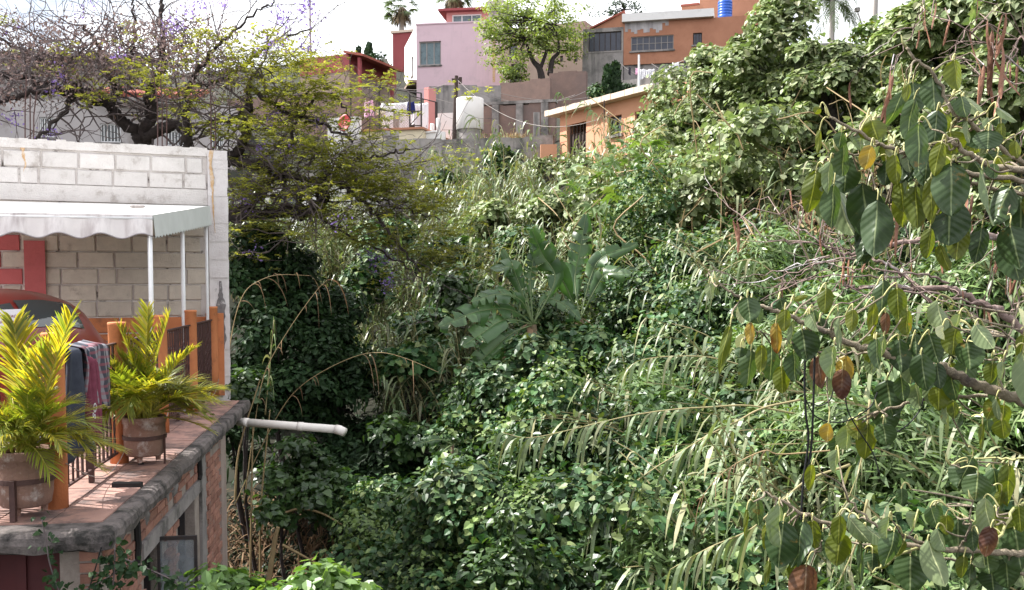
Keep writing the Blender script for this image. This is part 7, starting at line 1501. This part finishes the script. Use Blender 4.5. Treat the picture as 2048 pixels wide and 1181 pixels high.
def fig_tree():
    rng = np.random.default_rng(44); Y = 2.35
    br = [([(2330, 900), (2200, 850), (2070, 812), (2000, 785), (1940, 765), (1900, 742), (1850, 728), (1790, 715), (1740, 700), (1700, 688), (1650, 665), (1600, 640), (1555, 625), (1510, 608), (1470, 588), (1438, 569)], 13, 2.2, 0), ([(2330, 480), (2200, 400), (2060, 348), (1977, 330), (1956, 319), (1925, 298), (1897, 279)], 8, 4, -.15), ([(2300, 420), (2180, 370), (2060, 335), (1985, 285), (1931, 241), (1909, 227), (1870, 152), (1831, 120), (1812, 95)], 6, 2.5, .05),
          ([(2200, 400), (2060, 365), (1950, 348), (1860, 330), (1810, 308), (1757, 287), (1717, 266), (1659, 234)], 6, 2.5, -.05), ([(2200, 420), (2060, 392), (1950, 372), (1830, 350), (1760, 330), (1717, 313), (1676, 303)], 5, 2.2, .1), ([(2060, 590), (2030, 628), (2010, 720), (2005, 780)], 2.2, 1.4, -.1), ([(2120, 800), (2060, 798), (1975, 793), (1850, 800), (1793, 814), (1760, 822)], 5, 2.5, .15), ([(1760, 712), (1716, 706), (1640, 705), (1590, 687), (1545, 673), (1509, 659)], 2.5, 1.2, .1),
          ([(2330, 1180), (2200, 1130), (2070, 1108), (2010, 1106), (1930, 1102), (1840, 1094), (1800, 1085), (1740, 1070), (1700, 1060), (1650, 1044), (1600, 1024), (1560, 1000), (1528, 984)], 8, 2.5, 0), ([(2200, 1170), (2060, 1150), (1950, 1130), (1900, 1120), (1770, 1094), (1640, 1082)], 4.5, 2.0, .12), ([(1860, 1095), (1850, 1090), (1790, 1065), (1735, 1040), (1698, 1004)], 4, 2, -.1), ([(2080, 1000), (2028, 1020), (1998, 1075), (1990, 1095)], 3.4, 2.2, -.15), ([(1915, 1102), (1935, 1065), (1946, 1003)], 2.4, 1.5, -.1), ([(1840, 1093), (1790, 1115), (1745, 1146)], 3, 1.6, -.1), ([(2200, 870), (2060, 915), (1980, 917), (1900, 930)], 3, 1.5, .25)]
    px2m = Y / FPX; base = at(2330, 900, Y); gz = float(ground(base[0], base[1])); t = thing('fig_tree', 'large leaved fig tree reaching in from the right edge, close to the camera', 'tree', (base[0] + .2, base[1], gz))
    q = MB(); tr = smooth_path([(base[0] + .25, base[1] + .1, gz - .1), (base[0] + .2, base[1], -.6), at(2360, 1180, Y), base, at(2345, 480, Y), at(2330, 420, Y), at(2305, 250, Y), at(2290, 60, Y)], 5); q.tube(tr, np.linspace(.085, .006, len(tr)), 12); q.obj('trunk', M['figbark'], t, True)
    pts = []
    for l, r0, r1, dy in br:
        P = smooth_path([at(px, py, Y + dy * min(1, j / 2)) for j, (px, py) in enumerate(l)], 6); P[1:-1] += rng.normal(size=(len(P) - 2, 3)) * .0025; q = MB(); q.tube(P, np.linspace(r0, r1, len(P)) * px2m * (1 + .025 * np.sin(np.arange(len(P)) * 2.1)), 10); q.obj('branch', M['figbark'] if r0 > 3.6 or r0 < 3 else M['greentwig'], t, True); pts += list(P)
    pts = np.array(pts)
    nv, nu = 12, 8; stw = MB()
    allv = LEAVES.split(';'); more = []
    for s in allv:
        f = s.split(); x0, y0, x1, y1, w = map(float, f[:5])
        for _q in range(2 if y0 < 540 and x0 > 1660 else 1):
          if 68 > w > 22 and len(more) < 142 and rng.random() < (.9 if y0 < 540 else .7):
            dx, dy = rng.normal() * 26, rng.normal() * 20 + 6; k = rng.uniform(.65, 1.05); more.append('%f %f %f %f %f %s' % (x0 + dx, y0 + dy, x0 + dx + (x1 - x0) * k + rng.normal() * 8, y0 + dy + (y1 - y0) * k, w * k, rng.choice(list('GGGYYDDDLL'))))
    for ni_, s in enumerate(allv + more):
        f = s.split(); x0, y0, x1, y1, w = map(float, f[:5]); c = f[5] if not (f[5] == 'O' and ni_ % 2) else 'Y'
        a0 = at(x0, y0, Y); j = int(np.argmin(((pts - a0)[:, [0, 2]] ** 2).sum(1) + 2.0 * np.maximum(0, a0[2] - pts[:, 2] - .01) ** 2)); dep = pts[j][1] + (rng.uniform(-.12, .10) if ni_ < len(allv) else rng.uniform(.06, .22)); A = at(x0, y0, dep); tip = at(x1, y1, dep)
        ax = tip - A; L = np.linalg.norm(ax)
        # how the blade is turned: pale leaves lean up to the light, the others hang steeply
        pitch = {'L': .55, 'W': .7, 'D': .15, 'G': .25, 'Y': .1, 'O': .2, 'B': .1}[c] * rng.uniform(.6, 1.3); yaw = {'L': -.55, 'W': -.7, 'D': .35, 'G': -.05, 'Y': .2, 'O': .0, 'B': .1}[c] + rng.normal() * .18
        d = nrm(ax); side_ = nrm(np.cross(d, [0, 1.0, 0])); side_ = side_ if side_[0] > 0 else -side_; front_ = np.cross(side_, d); front_ = front_ if front_[1] < 0 else -front_
        ax2 = d * L + front_ * L * math.tan(pitch) * .6
        sd_ = nrm(side_ * math.cos(yaw) + front_ * math.sin(yaw)); nn_ = nrm(np.cross(sd_, nrm(ax2))); nn_ = nn_ if nn_[1] < 0 else -nn_
        hw = 1.1 * w * dep / FPX * .5 / max(.5, abs(math.cos(yaw))); V = []; U = []; F = []; fold = rng.uniform(.22, .6); curl = rng.uniform(-.16, .36); tws = rng.normal() * .5
        for i in range(nv + 1):
            v = i / nv; pr_ = (math.sin(math.pi * min(1, v * .97 + .015) ** .86) ** .62) if 0 < i < nv else .02
            for k in range(nu + 1):
                u = (k / nu - .5) * 2; tu = tws * (v - .3); e = sd_ * math.cos(tu) + nn_ * math.sin(tu); m_ = nn_ * math.cos(tu) - sd_ * math.sin(tu)
                V.append(A + ax2 * v + e * (hw * pr_ * u) + m_ * (-hw * fold * abs(u) * pr_ - curl * L * .5 * v * v + .003 * L * math.sin(v * 30 - abs(u) * 5) * abs(u) * (1 - abs(u) * .4) + .02 * L * math.sin(v * 9 + u * 3 + x0)))
                U.append(((u + 1) / 2, v))
        for i in range(nv):
            for k in range(nu): F.append((i * (nu + 1) + k, i * (nu + 1) + k + 1, (i + 1) * (nu + 1) + k + 1, (i + 1) * (nu + 1) + k))
        # petiole arches from the twig down into the blade
        b_ = pts[j]; gap = np.linalg.norm(b_ - A); gu = (b_ - A) / max(gap, 1e-4); s0 = A + gu * min(gap, rng.uniform(.03, .045)); pm_ = MB(); pp_ = smooth_path([s0, s0 * .6 + A * .4 + [0, -.004, .012], A * .85 + s0 * .15 + [0, -.006, .014], A, A + ax2 * .06], 5); pm_.tube(pp_, np.linspace(.0021, .0014, len(pp_)), 6)
        if gap > .05: stw.tube(smooth_path([b_, (b_ + s0) / 2 + rng.normal(size=3) * .006, s0], 4), np.linspace(.0028, .0018, 9), 5)
        o0 = len(V); V += list(pm_.V[0]); U += [(.5, 0)] * len(pm_.V[0]); mi = [0] * len(F) + [1] * len(pm_.F); F += [tuple(i + o0 for i in g_) for g_ in pm_.F]
        me = bpy.data.meshes.new('fig_leaf'); me.from_pydata([tuple(v) for v in V], [], F); ul = me.uv_layers.new(name='UVMap'); li = np.zeros(len(me.loops), dtype=np.int32); me.loops.foreach_get('vertex_index', li); ul.data.foreach_set('uv', np.array(U, dtype=np.float32)[li].ravel())
        finish(me, 'leaf', [LM[c], M['petiole']], t, True, mi)
    tag(stw.obj('leaf_twig', M['figbark'], t, True), kind='stuff')
    # buds and short side twigs at the branch tips
    q = MB()
    for l, *_ in br:
        e = at(*l[-1], Y); q.tube([e, e + [-.008, 0, .012], e + [-.014, -.002, .03]], [.004, .003, .0006], 6)
    tag(q.obj('bud', M['greentwig'], t, True), kind='stuff')
fig_tree()
# black cables looped through the fig branches
for i, (pts, lab) in enumerate((([(1612, 700), (1609, 760), (1612, 830), (1617, 880), (1607, 960), (1603, 1020), (1602, 1045)], 'left black cable hanging straight down through the fig leaves'), ([(1630, 690), (1628, 760), (1626, 830), (1622, 900), (1613, 950)], 'right black cable of the hanging pair, ending higher'),
        ([(1612, 800), (1630, 832), (1665, 845), (1700, 840), (1740, 815), (1755, 785)], 'black cable sagging in a loop between the hanging pair and the fig leaves'), ([(1690, 790), (1697, 825), (1718, 862), (1745, 905), (1760, 950)], 'black cable slanting down to the right behind the fig leaves'), ([(1850, 785), (1840, 820), (1815, 850), (1785, 870)], 'short black cable curving below the dark hanging leaves'), ([(1617, 805), (1640, 812), (1660, 800), (1668, 775)], 'thin black cable curling right of the hanging pair'))):
    q = MB(); P = smooth_path([at(x, y, 2.46) for x, y in pts], 6); q.tube(P, .0030 if i < 2 else .0018, 7); tag(q.obj('cable', M['cable'], None, True), lab, 'cable', 'black cables in the fig tree')
